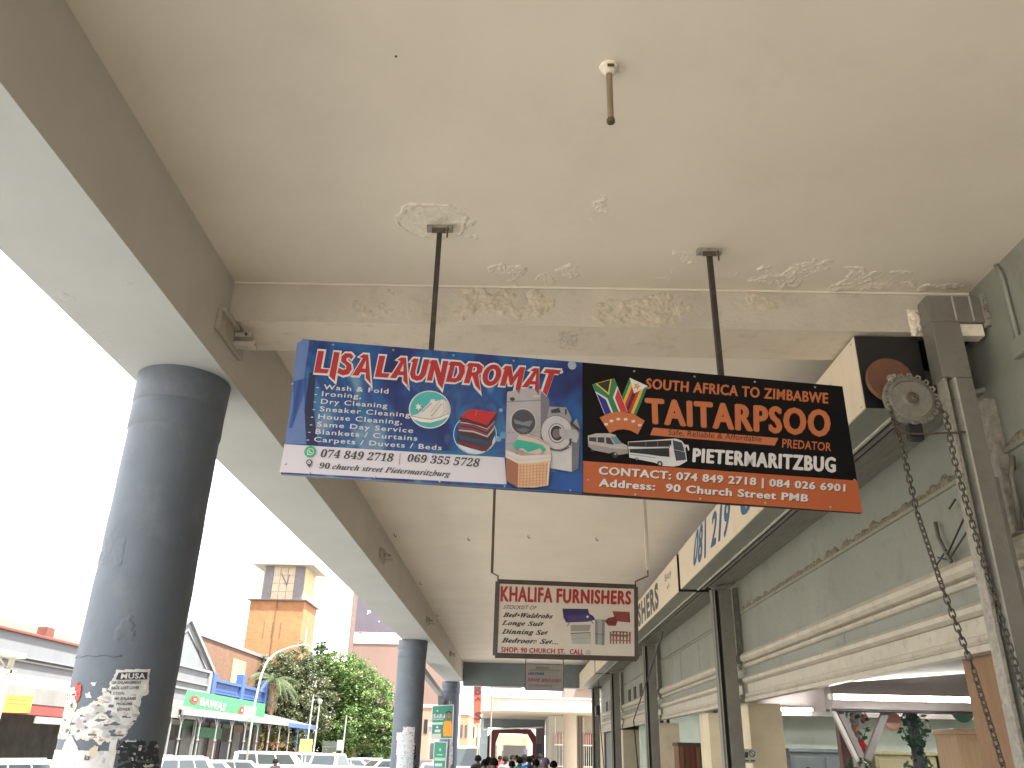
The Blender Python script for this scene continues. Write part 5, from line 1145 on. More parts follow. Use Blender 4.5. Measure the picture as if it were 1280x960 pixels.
# shop canopy with iron posts and the green board
cn = thing('shop_canopy', 'iron shop canopy on slim posts under the green board', 'canopy', (-16, 55, FL))
cy0, cy1 = 40.5, 67.5
obj('roof', MB().prism([(XL, 3.75), (XL, 3.66), (-15.4, 2.95), (-15.4, 3.0)], 1, cy0, 59.5), RTIN, cn)
obj('roof', MB().prism([(XL, 3.72), (XL, 3.64), (-15.4, 2.93), (-15.4, 2.98)], 1, 59.5, cy1), TIN, cn)
obj('gutter', MB().box(-15.4, cy0, 2.76, -15.3, 59.5, 2.98), IRON, cn); obj('gutter', MB().box(-15.4, 59.52, 2.70, -15.3, cy1, 2.96), FB, cn)
k = 0; y = cy0 + .3
while y < cy1:
    mb = MB(); mb.tube((-15.45, y, FL), (-15.45, y, 2.8), .045, 8)
    for s_ in (-1, 1): mb.path([(-15.45, y, 2.3), (-15.45, y + s_ * .12, 2.5), (-15.45, y + s_ * .38, 2.72)], .03, 5)
    mb.tube((-15.45, y, 1.7), (-15.45, y, 1.78), .09, 8)
    obj('post', mb, IRON if y < 62 else FB, cn); y += 2.45
obj('shop_dark_sheet', MB().box(XL + .02, cy0, FL, XL + .05, 66, 2.9), SHOPD, cn)
for k in range(11):
    a_ = cy0 + .6 + k * 2.3; c_ = ((.09, .095, .10), (.05, .055, .06), (.12, .09, .075), (.02, .025, .05))[k % 4]; h_ = (2.3, 1.7, 2.5, 2.0)[(k * 3) % 4]
    obj('shop_window', MB().box(XL + .051, a_, FL + .1, XL + .1, a_ + 1.5, h_), mat('shopfront_panel_%d' % (k % 4), c_, .45, var=.4, scale=2), cn)
    obj('shop_signboard', MB().box(XL + .051, a_ - .2, 2.3 + .2 * (k % 2), XL + .12, a_ + 1.8, 2.75), mat('signboard_%d' % (k % 3), ((.14, .14, .14), (.03, .09, .05), (.12, .08, .06))[k % 3], .6, var=.3, scale=3), cn)
sb = thing('green_board', 'long green shop board reading BAWAS above the canopy', 'sign', (-16.2, 52, 3.3))
GS_ = Plane((-16.2, 0, 0), (0, 1, 0), (0, 0, 1))
CB = (180, 820, 5.333)
gq = [(300, 225), (808, 320), (800, 440), (750, 462), (262, 345)]
q4 = [GS_.px(v_, CB) for v_ in gq]; obj('board', MB().prism(q4, 0, -16.28, -16.2), mat('bright_green_board', (.02, .20, .065), .45, var=.06, scale=1, bump=.02), sb)
p = Print(GS_, CB); p.lay = .02
for x, y, w_, t_ in ((335, 290, 1, [(375, 276), (545, 318), (535, 368), (370, 326)]), (648, 362, .6, [(668, 330), (748, 345), (735, 408), (660, 398)])):
    p.disc((x, y), 30 * w_, (.22, .03, .02), ry=30); p.disc((x, y), 20 * w_, (.06, .012, .012), ry=20); p.disc((x + 3, y), 9 * w_, (.35, .3, .22), ry=10)
    p.text('BAWAS', t_, (.42, .43, .36), bold=.015, shear=.15, fat=.035)
p.done('lettering', sb)
gs2 = thing('green_board', 'small dark green board hanging under the canopy', 'sign', (-18.5, 50, 2.4)); q = [hit(0, -18.5, *v_) for v_ in ((247, 908), (278, 911), (276, 924), (244, 921))]
obj('board', MB().prism([(a[1], a[2]) for a in q], 0, -18.56, -18.5), mat('dull_green', (.02, .13, .07), .6), gs2)
# clock tower
T = thing('clock_tower', 'orange brick clock tower with cream clock stage and flat roof', 'tower', (-22, 82, FL))
ty = 80.; tx0, tx1 = hit(1, ty, 303, 810)[0] + .1, hit(1, ty, 380, 757)[0]; dep = tx1 - tx0; zb = hit(1, ty, 310, 750)[2]; zt = hit(1, ty, 322, 706)[2]
obj('shaft', MB().box(tx0, ty, FL, tx1, ty + dep, zb), BRO, T)
obj('ledge', MB().box(tx0 - .25, ty - .25, zb, tx1 + .25, ty + dep + .25, zb + .12), MATS['brown_frame'], T)
obj('pipe', MB().box((tx0 + tx1) / 2 - .05, ty - .06, FL, (tx0 + tx1) / 2 + .05, ty - .005, zb), BRB, T)
for x in (tx0 + 1.6, tx0 + 2.4, tx1 - 2.0): obj('slit', MB().box(x, ty - .02, zb - 3.5, x + .08, ty + .0, zb - 2.0), BRB, T)
obj('slit', MB().box(tx1 + .003, ty + 2, zb - 3.6, tx1 + .03, ty + 2.3, zb - 2.2), mat('cream_frame', (.65, .55, .42), .6), T)
sx0, sx1 = tx0 + .75, tx1 - .35; sy = ty + .5
obj('clock_stage', MB().box(sx0, sy, zb + .12, sx1, sy + dep - 1, zt), mat('yellow_cream_render', (.34, .29, .17), .8, var=.05), T)
GP = mat('grey_mauve_pilaster', (.12, .105, .115), .7)
obj('pilaster', MB().box(sx0 + .15, sy - .08, zb + .13, sx0 + .95, sy, zt - .01), GP, T); obj('pilaster', MB().box(sx1 - .95, sy - .08, zb + .13, sx1 - .05, sy, zt - .01), GP, T)
fx0, fx1 = sx0 + .95, sx1 - .95; FP = mat('cream_glazed_pane', (.34, .27, .20), .5)
for i in range(3):
    for j in range(4):
        w_ = (fx1 - fx0) / 3; h_ = (zt - zb - .25) / 4; obj('pane', MB().box(fx0 + i * w_ + .04, sy - .05, zb + .14 + j * h_ + .04, fx0 + (i + 1) * w_ - .04, sy - .004, zb + .14 + (j + 1) * h_ - .04), FP, T)
ccx, ccz = (fx0 + fx1) / 2, zb + .14 + (zt - zb - .25) * .62
obj('clock_hand', MB().prism([(ccx + .3, ccz - .55), (ccx + .42, ccz - .5), (ccx - .25, ccz + .6), (ccx - .32, ccz + .55)], 1, sy - .09, sy - .06), GP, T)
obj('clock_hand', MB().prism([(ccx + .45, ccz + .5), (ccx + .52, ccz + .5), (ccx + .42, ccz - .45), (ccx + .35, ccz - .45)], 1, sy - .09, sy - .06), GP, T)
obj('roof_slab', MB().box(sx0 - 1.0, sy - .9, zt, sx1 + .9, sy + dep, zt + .16), mat('pale_slab', (.26, .255, .22), .7), T, bevel=.03)
obj('finial', MB().tube((ccx + .6, sy + 1, zt + .16), (ccx + .6, sy + 1, zt + 1.1), .03, 6).lathe((ccx + .6, sy + 1, zt + .5), [(.05, -.2), (.16, 0), (.05, .25)], 10), MATS['brown_frame'], T)
# tall mauve-brown building with banner
M_ = thing('office_building', 'tall mauve brown block with a purple banner behind the trees', 'building', (-12, 120, FL))
my = 118.; mx0 = hit(1, my, 436, 800)[0]; mx1 = hit(1, my, 560, 860)[0]
obj('wall', MB().box(mx0, my, FL, mx1, my + 20, 27), BRM, M_); obj('corner_strip', MB().box(mx0 - .02, my - .12, FL, mx0 + .7, my - .005, 27), mat('pale_mauve', (.13, .095, .085), .8), M_)
z_a, z_b, z_c = hit(1, my, 445, 790)[2], hit(1, my, 445, 796)[2], 26.
bx0 = hit(1, my, 443, 790)[0]
obj('banner', MB().box(bx0, my - .08, z_a, mx1 - 1, my - .02, z_c), mat('purple_banner', (.065, .055, .075), .6, var=.1, scale=.5, bump=0), M_)
obj('white_strip', MB().box(bx0 - .3, my - .10, z_b - .85, mx1 - 1, my - .03, z_a - .02), WHP, M_)
MS = Plane((0, my, 0), (1, 0, 0), (0, 0, 1)); p = Print(MS); p.lay = .14; p.text('MSC', [(449, 789), (459, 790), (459, 793.5), (449, 792.5)], (.5, .1, .08), bold=.03); p.line([(470, 791), (486, 793)], .12, (.4, .4, .45)); p.text('F', [(460, 763), (464, 764), (463, 769), (459, 768)], WHL); p.disc((474, 777), .7, WHL); p.done('lettering', M_)
for k in range(3): obj('joint', MB().box(mx0 + 2 + k * 3, my - .03, 5 + k * 2, mx0 + 4.4 + k * 3, my - .002, 5.08 + k * 2), mat('joint_line', (.18, .12, .10), .9), M_)
# far street blocks
for i, (px0, px1, pt, y, m, lab) in enumerate(((527, 545, 884, 95, (.40, .24, .17), 'brown brick block seen between the second and third columns'), (536, 560, 908, 70, (.42, .30, .26), 'low pinkish shop between the second and third columns'), (574, 585, 893, 110, (.50, .24, .14), 'orange block just right of the third column'),
                                               (584, 594, 897, 125, (.60, .40, .28), 'pale orange tower block left of the red vertical sign'), (594, 604, 905, 90, (.62, .50, .36), 'cream block behind the red vertical sign'))):
    x0 = hit(1, y, px0, 920)[0]; x1 = hit(1, y, px1, 920)[0]; z = hit(1, y, px0, pt)[2]
    b = thing('far_building', lab, 'building', (float(x0), y, FL)); obj('wall', MB().box(x0, y, FL, x1, y + 12, z), mat('far_wall_%d' % i, tuple(v_ * .6 for v_ in m), .8, var=.1, scale=.4, bump=0), b); obj('parapet', MB().box(x0 - .1, y - .1, z, x1 + .1, y + 12, z + .3), mat('far_trim', (.5, .4, .33), .8), b)
    nr = max(1, int((z - 3) / 3))
    for r_ in range(nr):
        for cc in range(2): ww = (x1 - x0) / 2; obj('window', MB().box(x0 + ww * (cc + .25), y - .05, z - 2.6 - r_ * 3, x0 + ww * (cc + .75), y - .01, z - 1.2 - r_ * 3), GLASS, b)
# strut awning bar between columns 2 and 3
q0 = hit(0, -2.5, 528, 838); q1 = hit(0, -2.5, 551, 868); q2 = hit(0, -2.5, 551, 884)
t = thing('awning_stay', 'grey steel stay slanting down between the second and third columns', 'stay', tuple(map(float, q0)))
obj('bar', MB().path([tuple(q0), tuple(q1)], .10, 4), ENDB, t); obj('foot', MB().path([tuple(q1), tuple(q2)], .13, 4), ENDB, t)
# campaign boards by the third column
PB = Plane((0, 27.3, 0), (1, 0, 0), (0, 0, 1)); CP = (520, 860, 9.6)
pb = thing('poster_pole', 'slim pole beside the third column carrying two green posters', 'pole', (float(hit(1, 27.35, 562, 900)[0]), 27.35, FL))
x_ = float(hit(1, 27.4, 562, 900)[0]); obj('pole', MB().tube((x_, 27.4, GZ), (x_, 27.4, 2.95), .04, 8), STEEL, pb)
po = thing('campaign_poster', 'green poster reading SARA with a person in an orange top', 'poster', (-2.4, 27.3, 2.3))
fq = [(192, 210), (455, 198), (440, 615), (180, 612)]; q4 = [PB.px(v_, CP) for v_ in fq]; obj('board', MB().prism(q4, 1, 27.3, 27.33), WHP, po)
GRN, ORS = (.03, .22, .15), (.75, .32, .02)
p = Print(PB, CP); p.lay = .004
p.poly([(200, 220), (443, 208), (430, 600), (190, 600)], GRN); p.poly([(195, 550), (300, 545), (300, 600), (190, 602)], (.5, .52, .42)); p.poly([(335, 405), (365, 392), (420, 396), (434, 430), (430, 580), (330, 580), (325, 500)], ORS)
p.disc((393, 325), 32, (.22, .11, .06), ry=46); p.poly([(378, 360), (410, 360), (414, 396), (372, 396)], (.20, .10, .055)); p.disc((393, 300), 33, (.03, .02, .02), ry=26); p.disc((393, 330), 27, (.24, .125, .07), ry=38); p.line([(382, 322), (388, 322)], .008, (.02, .01, .01)); p.line([(399, 322), (405, 322)], .008, (.02, .01, .01)); p.line([(386, 345), (401, 345)], .01, (.6, .5, .45))
p.text('SARA', [(203, 315), (352, 313), (350, 362), (203, 364)], WHL, bold=.02, serif=True); p.line([(205, 380), (330, 378)], .03, (.3, .45, .38)); p.poly([(195, 412), (325, 410), (322, 440), (195, 442)], (.45, .6, .5)); p.disc((258, 275), 12, (.4, .5, .4)); p.disc((255, 470), 14, WHP); p.poly([(225, 500), (295, 498), (292, 530), (224, 532)], WHP)
p.done('print', po)
po = thing('campaign_poster', 'smaller green poster below the SARA poster', 'poster', (-2.4, 27.3, 1.6)); fq = [(215, 640), (382, 645), (350, 1010), (200, 1010)]; q4 = [PB.px(v_, CP) for v_ in fq]; obj('board', MB().prism(q4, 1, 27.3, 27.33), WHP, po)
p = Print(PB, CP); p.lay = .004; p.poly([(225, 650), (365, 655), (345, 960), (210, 960)], (.05, .28, .18)); p.poly([(222, 835), (350, 838), (347, 875), (220, 872)], (.4, .6, .5)); p.poly([(225, 905), (315, 905), (312, 940), (223, 940)], WHP); p.disc((290, 740), 9, WHP, ry=20); p.line([(250, 800), (320, 802)], .03, (.4, .6, .5)); p.done('print', po)
torn([[(385, 600), (445, 480), (440, 900), (370, 1000), (350, 900)]], [], .03, .004, [((.48, .46, .60), .5), (CW, 2)], 41, 'paper_notice', 'pale lilac torn poster', jag=.01, hole=.95, parent=c3, surf=Cyl(*C3), crop=CP)

# ================================================================= NEXT ARCADE ACROSS THE SIDE STREET
NB = thing('far_arcade', 'white rounded canopy on round pillars across the side street', 'building', (1, 45, FL))
WHC = mat('white_canopy_paint', (.38, .36, .31), .7, var=.04, scale=.5, bump=.05, dirt=(.5, .46, .38), damt=.3, dscale=1); SOF = mat('beige_soffit', (.30, .26, .21), .8, var=.05, scale=1)
ny = 40.; ax0 = hit(1, ny, 598, 880)[0]; ax1 = 5.5; zc0 = hit(1, ny, 650, 889)[2]; zc1 = hit(1, ny, 650, 873)[2]
pts = [(ax1, ny), (ax0 + 1.5, ny)] + [(ax0 + 1.5 - 1.5 * math.sin(a), ny + 1.5 - 1.5 * math.cos(a)) for a in [i * math.pi / 12 for i in range(1, 7)]] + [(ax0, ny + 9), (ax1, ny + 9)]
obj('canopy', MB().prism(pts, 2, zc0, zc1), WHC, NB, bevel=.02); obj('soffit', MB().prism([(x * .98 + .03, y + .12 if y < ny + 8 else y - .1) for x, y in pts], 2, zc0 - .015, zc0 - .002), SOF, NB)
obj('canopy_band', MB().prism([(x, y - .03) if y < ny + 1 else (x - .03, y) for x, y in pts[:8]] + [(ax0 - .03, ny + 8), (ax1, ny + 8)], 2, zc1, zc1 + .08), WHC, NB)
px_ = lambda p_, y=ny + 2.2: float(hit(1, y, p_, 930)[0])
obj('pillar', MB().lathe(((px_(704) + px_(721)) / 2, ny + 2.2, FL), [((px_(721) - px_(704)) / 2, 0), ((px_(721) - px_(704)) / 2, zc0 - FL + .1)], 28), mat('beige_pillar', (.34, .29, .23), .7, var=.06, scale=1), NB, smooth='auto')
obj('corner_wall', MB().box(px_(686, ny + 4), ny + 4, FL, px_(704, ny + 4), ny + 9, zc0 - .02), WHC, NB); obj('side_wall', MB().box(px_(720, ny + 4), ny + 4, FL, 5.5, ny + 9, zc0 - .02), SOF, NB)
REDP = mat('red_shop_panel', (.30, .03, .03), .5)
GLP = mat('white_burglar_bar', (.7, .68, .62), .5)
for x0, x1 in ((694, 703), (730, 743)):
    X0, X1 = px_(x0, ny + 3.9), px_(x1, ny + 3.9); zt_, zr0, zr1 = zc0 - .05, hit(1, ny + 3.9, 700, 931)[2], hit(1, ny + 3.9, 700, 917)[2]
    obj('window_pane', MB().box(X0, ny + 3.96, FL, X1, ny + 3.99, zr0), SHOPD, NB); obj('red_panel', MB().box(X0, ny + 3.93, zr0, X1, ny + 3.97, zr1), REDP, NB)
    for i in range(6): xx = X0 + (X1 - X0) * i / 5; obj('burglar_bar', MB().box(xx - .012, ny + 3.86, FL, xx + .012, ny + 3.89, zr1 if i else zt_), GLP, NB)
    for z in (zr0, zr0 - .95): obj('bar_rail', MB().box(X0 - .05, ny + 3.855, z - .03, X1 + .05, ny + 3.885, z + .03), GLP, NB)
for x in (724, 727): obj('pipe', MB().tube((px_(x, ny + 3.8), ny + 3.8, FL), (px_(x, ny + 3.8), ny + 3.8, zc0), .04, 8), MATS['brown_frame'], NB)
obj('far_beam', MB().box(px_(604, ny + 10), ny + 10, hit(1, ny + 10, 640, 910)[2], px_(680, ny + 10), ny + 10.4, hit(1, ny + 10, 640, 899)[2]), mat('shaded_blue_grey', (.10, .13, .14), .6), NB)
obj('white_pipe', MB().tube(tuple(hit(1, ny + 9.9, 604, 912)), tuple(hit(1, ny + 9.9, 679, 909)), .04, 6), GLP, NB)
obj('blue_pier', MB().box(px_(600, ny + 10), ny + 10.1, FL, px_(609, ny + 10), ny + 10.5, hit(1, ny + 10, 640, 899)[2]), mat('pale_blue_grey', (.30, .36, .37), .7), NB)
obj('dark_pier', MB().box(px_(670, ny + 10), ny + 10.1, FL, px_(681, ny + 10), ny + 10.5, hit(1, ny + 10, 640, 899)[2]), mat('dark_mauve', (.10, .08, .09), .7), NB)
obj('fascia_roof', MB().box(px_(706, ny + 6), ny + 6, zc1 + .1, 5.4, ny + 9, hit(1, ny + 6, 740, 861)[2]), mat('mauve_upper', (.15, .115, .105), .8), NB)
obj('red_gutter', MB().box(px_(722, ny + 5.9), ny + 5.85, hit(1, ny + 6, 740, 861)[2] - .02, 5.4, ny + 5.98, hit(1, ny + 6, 740, 858)[2]), mat('bright_red', (.62, .05, .02), .5), NB)
mb = MB(); ra, rb = px_(607, ny + 11), px_(673, ny + 11); zr = hit(1, ny + 11, 640, 911)[2]; z2_ = hit(1, ny + 11, 640, 917)[2]; th = .32
mb.prism([(ra, FL), (ra, zr - .55), (ra + .45, zr), (rb - .45, zr), (rb, zr - .55), (rb, FL), (rb - th, FL), (rb - th, zr - .75), (rb - .62, z2_), (ra + .75, z2_), (ra + th + .25, zr - .75), (ra + th + .25, FL)], 1, ny + 11, ny + 11.5)
obj('red_arch', mb, mat('red_arch_paint', (.11, .014, .018), .5, var=.15, scale=1), NB)
obj('backdrop_shop', MB().box(px_(612, ny + 26), ny + 30, FL, px_(672, ny + 26), ny + 30.5, 2.75), mat('bright_far_shop', (.30, .21, .15), .8, var=.3, scale=1.2), NB)
obj('far_dark_block', MB().box(px_(628, ny + 25), ny + 29.5, FL, px_(658, ny + 25), ny + 29.9, 1.95), DARK, NB)  # solid block, its dark colour stands in for a shaded opening
obj('shade_roof', MB().box(px_(600, ny + 10) - .1, ny + 9.02, hit(1, ny + 10, 640, 899)[2] + .004, 5.5, ny + 19, hit(1, ny + 10, 640, 899)[2] + .3), SOF, NB)  # added to keep the sun off the red arch
for k_, (a_, b_, z_, c_) in enumerate(((616, 621, 1.9, (.12, .10, .08)), (623, 626, 2.1, (.30, .28, .24)), (655, 660, 1.7, (.05, .06, .10)))): obj('stall_panel', MB().box(px_(a_, ny + 22), ny + 24 + k_, FL, px_(b_, ny + 22), ny + 24.2 + k_, z_), mat('stall_panel_%d' % k_, c_, .7, var=.4, scale=3), NB)
obj('white_wall', MB().box(px_(661, ny + 20), ny + 20, FL, px_(674, ny + 20), ny + 24, 3.2), WHC, NB)
obj('black_board', MB().box(px_(670, ny + 9.5), ny + 9.5, FL, px_(677, ny + 9.5), ny + 9.6, hit(1, ny + 9.5, 673, 930)[2]), mat('navy_board', (.02, .025, .06), .6), NB)
# vertical red sign
VS = Plane((0, 38.4, 0), (1, 0, 0), (0, 0, 1)); vs_ = thing('vertical_sign', 'tall narrow red sign with stacked dark letters', 'sign', (float(hit(1, 38.4, 598, 880)[0]), 38.4, 2.6))
q4 = [VS.px(v_) for v_ in ((592, 838), (603, 838), (600, 904), (592, 905))]; obj('board', MB().prism(q4, 1, 38.4, 38.5), mat('orange_red_board', (.36, .05, .025), .5, var=.05), vs_)
p = Print(VS); p.lay = .01
for ch, yc, hh in (('B', 863, 5.5), ('A', 873.5, 2.2), ('S', 895, 5)): p.text(ch, [(594, yc - hh), (601.5, yc - hh), (601, yc + hh), (593.5, yc + hh)], (.05, .012, .012), bold=.02, fat=.04)
p.done('lettering', vs_); obj('post', MB().tube((float(hit(1, 38.45, 598, 900)[0]), 38.45, FL), (float(hit(1, 38.45, 598, 900)[0]), 38.45, 2.6), .04, 8), STEEL, vs_)
# little street pole and board above the canopy
t = thing('street_pole', 'thin pole and small blue board standing above the white canopy', 'pole', (px_(613, 39.5), 39.5, FL)); obj('pole', MB().tube((px_(613, 39.5), 39.5, FL), (px_(613, 39.5), 39.5, hit(1, 39.5, 613, 858)[2]), .035, 6), STEEL, t)
obj('cross_arm', MB().tube(tuple(hit(1, 39.5, 613, 859)), tuple(hit(1, 39.5, 652, 860)), .03, 6), STEEL, t); obj('small_board', MB().box(px_(633, 41), 41, hit(1, 41, 636, 873)[2], px_(640, 41), 41.05, hit(1, 41, 636, 865)[2]), mat('blue_board', (.12, .18, .3), .6), t)
t = thing('far_roof', 'pale low roof with railing beyond the white canopy', 'roof', (0, 70, 5)); obj('slab', MB().box(hit(1, 70, 655, 870)[0], 74, 2.9, hit(1, 70, 706, 870)[0], 80, hit(1, 70, 680, 868)[2]), FG, t); obj('railing', MB().box(hit(1, 70, 655, 870)[0], 69.9, hit(1, 70, 680, 866)[2], hit(1, 70, 692, 870)[0], 70, hit(1, 70, 680, 865)[2]), IRON, t)

# ================================================================= STREET FURNITURE ON THE FAR SIDE
LPO = mat('pale_lamp_post', (.24, .26, .245), .5, var=.08, scale=3)
t = thing('street_lamp', 'tall curved street lamp rising in front of the trees', 'street lamp', (-14, 46.8, FL))
pp_ = [tuple(map(float, hit(0, -14, *v_))) for v_ in ((305, 952), (318, 880), (326, 846), (333, 828), (345, 816), (362, 809), (378, 806))]
pp_ = [(-14, float(hit(0, -14, 318, 880)[1]), z) for z in (FL, 3.4)] + pp_[2:]
obj('post', MB().path(pp_, [.065, .06, .055, .05, .045, .04, .035], 8), LPO, t, smooth=True); q = hit(0, -14, 383, 806); obj('lamp_head', MB().path([pp_[-1], tuple(q), (q[0], q[1] + 1.2, q[2] - .02)], [.04, .10, .04], 8), LPO, t, smooth=True)
for i, (a, y, top, lab) in enumerate(((383, 55, 868, 'slim pale pole with a yellow green notice at its foot'), (392, 52, 878, 'pale lamp pole with round lamp head beside the yellow notice pole'), (428, 58, 894, 'slim pole before the big green tree'))):
    x = float(hit(1, y, a, 930)[0]); z = float(hit(1, y, a, top)[2]); t = thing('street_pole', lab, 'pole', (x, y, FL)); obj('pole', MB().tube((x, y, FL), (x + .1, y, z), .06, 8, r1=.04), LPO, t)
    if i == 1: obj('lamp_head', MB().lathe((x + .1, y, z - .1), [(.05, 0), (.13, .08), (.15, .22), (.06, .3)], 12), LPO, t, smooth='auto')
    if i == 0: obj('notice', MB().box(x - .38, y - .1, hit(1, y, a, 940)[2], x + .38, y - .07, hit(1, y, a, 924)[2]), mat('yellow_green_notice', (.45, .45, .10), .6, var=.4, scale=5), t)
    if i == 2: obj('small_sign', MB().box(x - .32, y - .1, hit(1, y, a, 938)[2], x + .1, y - .07, hit(1, y, a, 925)[2]), LPO, t)
# palisade fence in front of the trees
f = thing('palisade_fence', 'low dark palisade fence under the trees', 'fence', (-14.4, 75, FL)); FM = mat('dark_fence_paint', (.08, .09, .08), .6)
for z in (.5, 1.5): obj('rail', MB().box(-14.9, 68.6, z, -14.85, 108, z + .06), FM, f)
for i in range(98): y = 68.6 + i * .4; obj('pale', MB().box(-14.84, y, FL, -14.81, y + .07, 1.95 + .06 * (i % 5 == 0)), FM, f)

# ================================================================= TREES
BARK = mat('brown_bark', (.13, .09, .06), .9, var=.3, scale=4, bump=.5)
def tree(x, y, h, blobs, n, m1, label, name='street_tree', leaf=.13, seed=1, trunk=.28, z0=FL):
    t = thing(name, label, 'tree', (x, y, z0)); rnd = random.Random(seed); mb = MB()
    mb.path([(x, y, z0), (x + .1, y, z0 + h * .25), (x - .05, y + .1, z0 + h * .5)], [trunk, trunk * .75, trunk * .5], 10)
    for bx, by, bz, br in blobs:
        e = Vector((x + bx, y + by, z0 + bz)); s_ = Vector((x, y, z0 + h * rnd.uniform(.22, .45))); mid = s_.lerp(e, .5) + Vector((rnd.uniform(-.3, .3), rnd.uniform(-.3, .3), .2)); mb.path([s_, mid, e], [trunk * .4, trunk * .25, trunk * .08], 6)
    obj('trunk', mb, BARK, t, smooth=True)
    V = []; F = []; tot = sum(b_[3] ** 2 for b_ in blobs)
    for bx, by, bz, br in blobs:
        k = int(n * br * br / tot); nc = max(6, int(k / 40)); cl = []
        for _ in range(nc):
            d = Vector((rnd.gauss(0, 1), rnd.gauss(0, 1), rnd.gauss(0, .85))).normalized() * br * rnd.uniform(.55, 1.08); cl.append((d, br * rnd.uniform(.12, .24)))
        for i in range(k):
            d, cr_ = cl[rnd.randrange(nc)]
            c = Vector((x + bx, y + by, z0 + bz)) + d + Vector((rnd.gauss(0, 1), rnd.gauss(0, 1), rnd.gauss(0, .7))) * cr_ * .6
            u_ = Vector((rnd.gauss(0, 1), rnd.gauss(0, 1), rnd.gauss(0, .5))).normalized() * leaf * rnd.uniform(.6, 1.3); w_ = u_.cross(Vector((rnd.gauss(0, 1), rnd.gauss(0, 1), rnd.gauss(0, 1)))).normalized() * leaf * .55
            o = len(V); V += [c - u_, c + w_, c + u_, c - w_]; F.append((o, o + 1, o + 2, o + 3))
    mb = MB(); mb.v = [tuple(v_) for v_ in V]; mb.f = F; mb.m = [0] * len(F)
    obj('crown', mb, m1, t, kind='stuff', fix=False)
    return t
def leafm(name, a, b_):
    m = bpy.data.materials.new(name); m.use_nodes = True; n = m.node_tree; p_ = n.nodes['Principled BSDF']; p_.inputs['Roughness'].default_value = .55
    t = n.nodes.new('ShaderNodeTexCoord'); z = n.nodes.new('ShaderNodeTexNoise'); z.inputs['Scale'].default_value = .9; z.inputs['Detail'].default_value = 8; r = n.nodes.new('ShaderNodeValToRGB'); r.color_ramp.elements[0].position = .35; r.color_ramp.elements[1].position = .65
    r.color_ramp.elements[0].color = (*a, 1); r.color_ramp.elements[1].color = (*b_, 1); n.links.new(t.outputs['Object'], z.inputs[0]); n.links.new(z.outputs['Fac'], r.inputs[0]); n.links.new(r.outputs[0], p_.inputs['Base Color'])
    n2 = n.nodes.new('ShaderNodeBsdfTranslucent'); n.links.new(r.outputs[0], n2.inputs['Color']); mx_ = n.nodes.new('ShaderNodeMixShader'); mx_.inputs[0].default_value = .3
    n.links.new(p_.outputs[0], mx_.inputs[1]); n.links.new(n2.outputs[0], mx_.inputs[2]); n.links.new(mx_.outputs[0], n.nodes['Material Output'].inputs['Surface']); return m
LG = leafm('bright_green_leaf', (.06, .11, .03), (.13, .20, .055)); LD = leafm('deep_green_leaf', (.028, .06, .02), (.07, .12, .03)); LBR = leafm('olive_brown_leaf', (.05, .07, .03), (.125, .14, .07)); LPM = leafm('palm_leaf', (.04, .065, .028), (.09, .12, .05))
def at(px, py, y): q = hit(1, y, px, py); return float(q[0]), float(q[2])
def mk_tree(pxs, y, n, m, label, leaf, seed, trunk=.28, name='street_tree', base=None):
    bl = []; x0 = at(base or pxs[0][0], 940, y)[0]
    for px, py, r_, dy in pxs: x, z = at(px, py, y); bl.append((x - x0, dy, z - FL, r_))
    return tree(x0, y, max(b_[2] for b_ in bl), bl, n, m, label, name, leaf, seed, trunk)
mk_tree([(438, 848, 1.9, 0), (462, 872, 1.9, .5), (420, 838, 1.5, -.5), (446, 905, 2.0, 0), (475, 905, 1.6, 0), (415, 880, 2.0, 1), (430, 925, 1.6, 0), (484, 930, 1.2, 0)], 76, 42000, LG, 'big bright green tree left of the second column', .12, 3, base=440)
mk_tree([(345, 838, 1.6, 0), (372, 828, 1.5, 0), (360, 868, 2.0, 0), (388, 850, 1.8, .5), (375, 900, 2.0, 0), (348, 900, 1.6, 0), (395, 900, 1.5, 0), (330, 880, 1.4, 0), (322, 862, 1.2, .5), (318, 895, 1.3, .5), (340, 850, 1.2, 0), (388, 880, 1.7, 0), (362, 850, 1.6, 0), (400, 872, 1.5, .5)], 74, 46000, LBR, 'olive brown tree with dry seed clusters, left of the bright green tree', .105, 5, base=372)
mk_tree([(400, 818, .9, 0), (401, 806, .45, 0), (396, 830, 1.0, 0)], 80, 3500, LD, 'thin dark treetop poking up between the two big trees', .12, 8, .12, base=400)
mk_tree([(400, 935, 1.6, 0), (345, 925, 1.5, 0), (445, 938, 1.6, 0), (470, 940, 1.4, 0), (420, 930, 1.5, 0), (375, 935, 1.5, 0)], 80, 12000, LD, 'dark green undergrowth behind the palisade fence', .14, 11, .1, 'shrub', base=410)
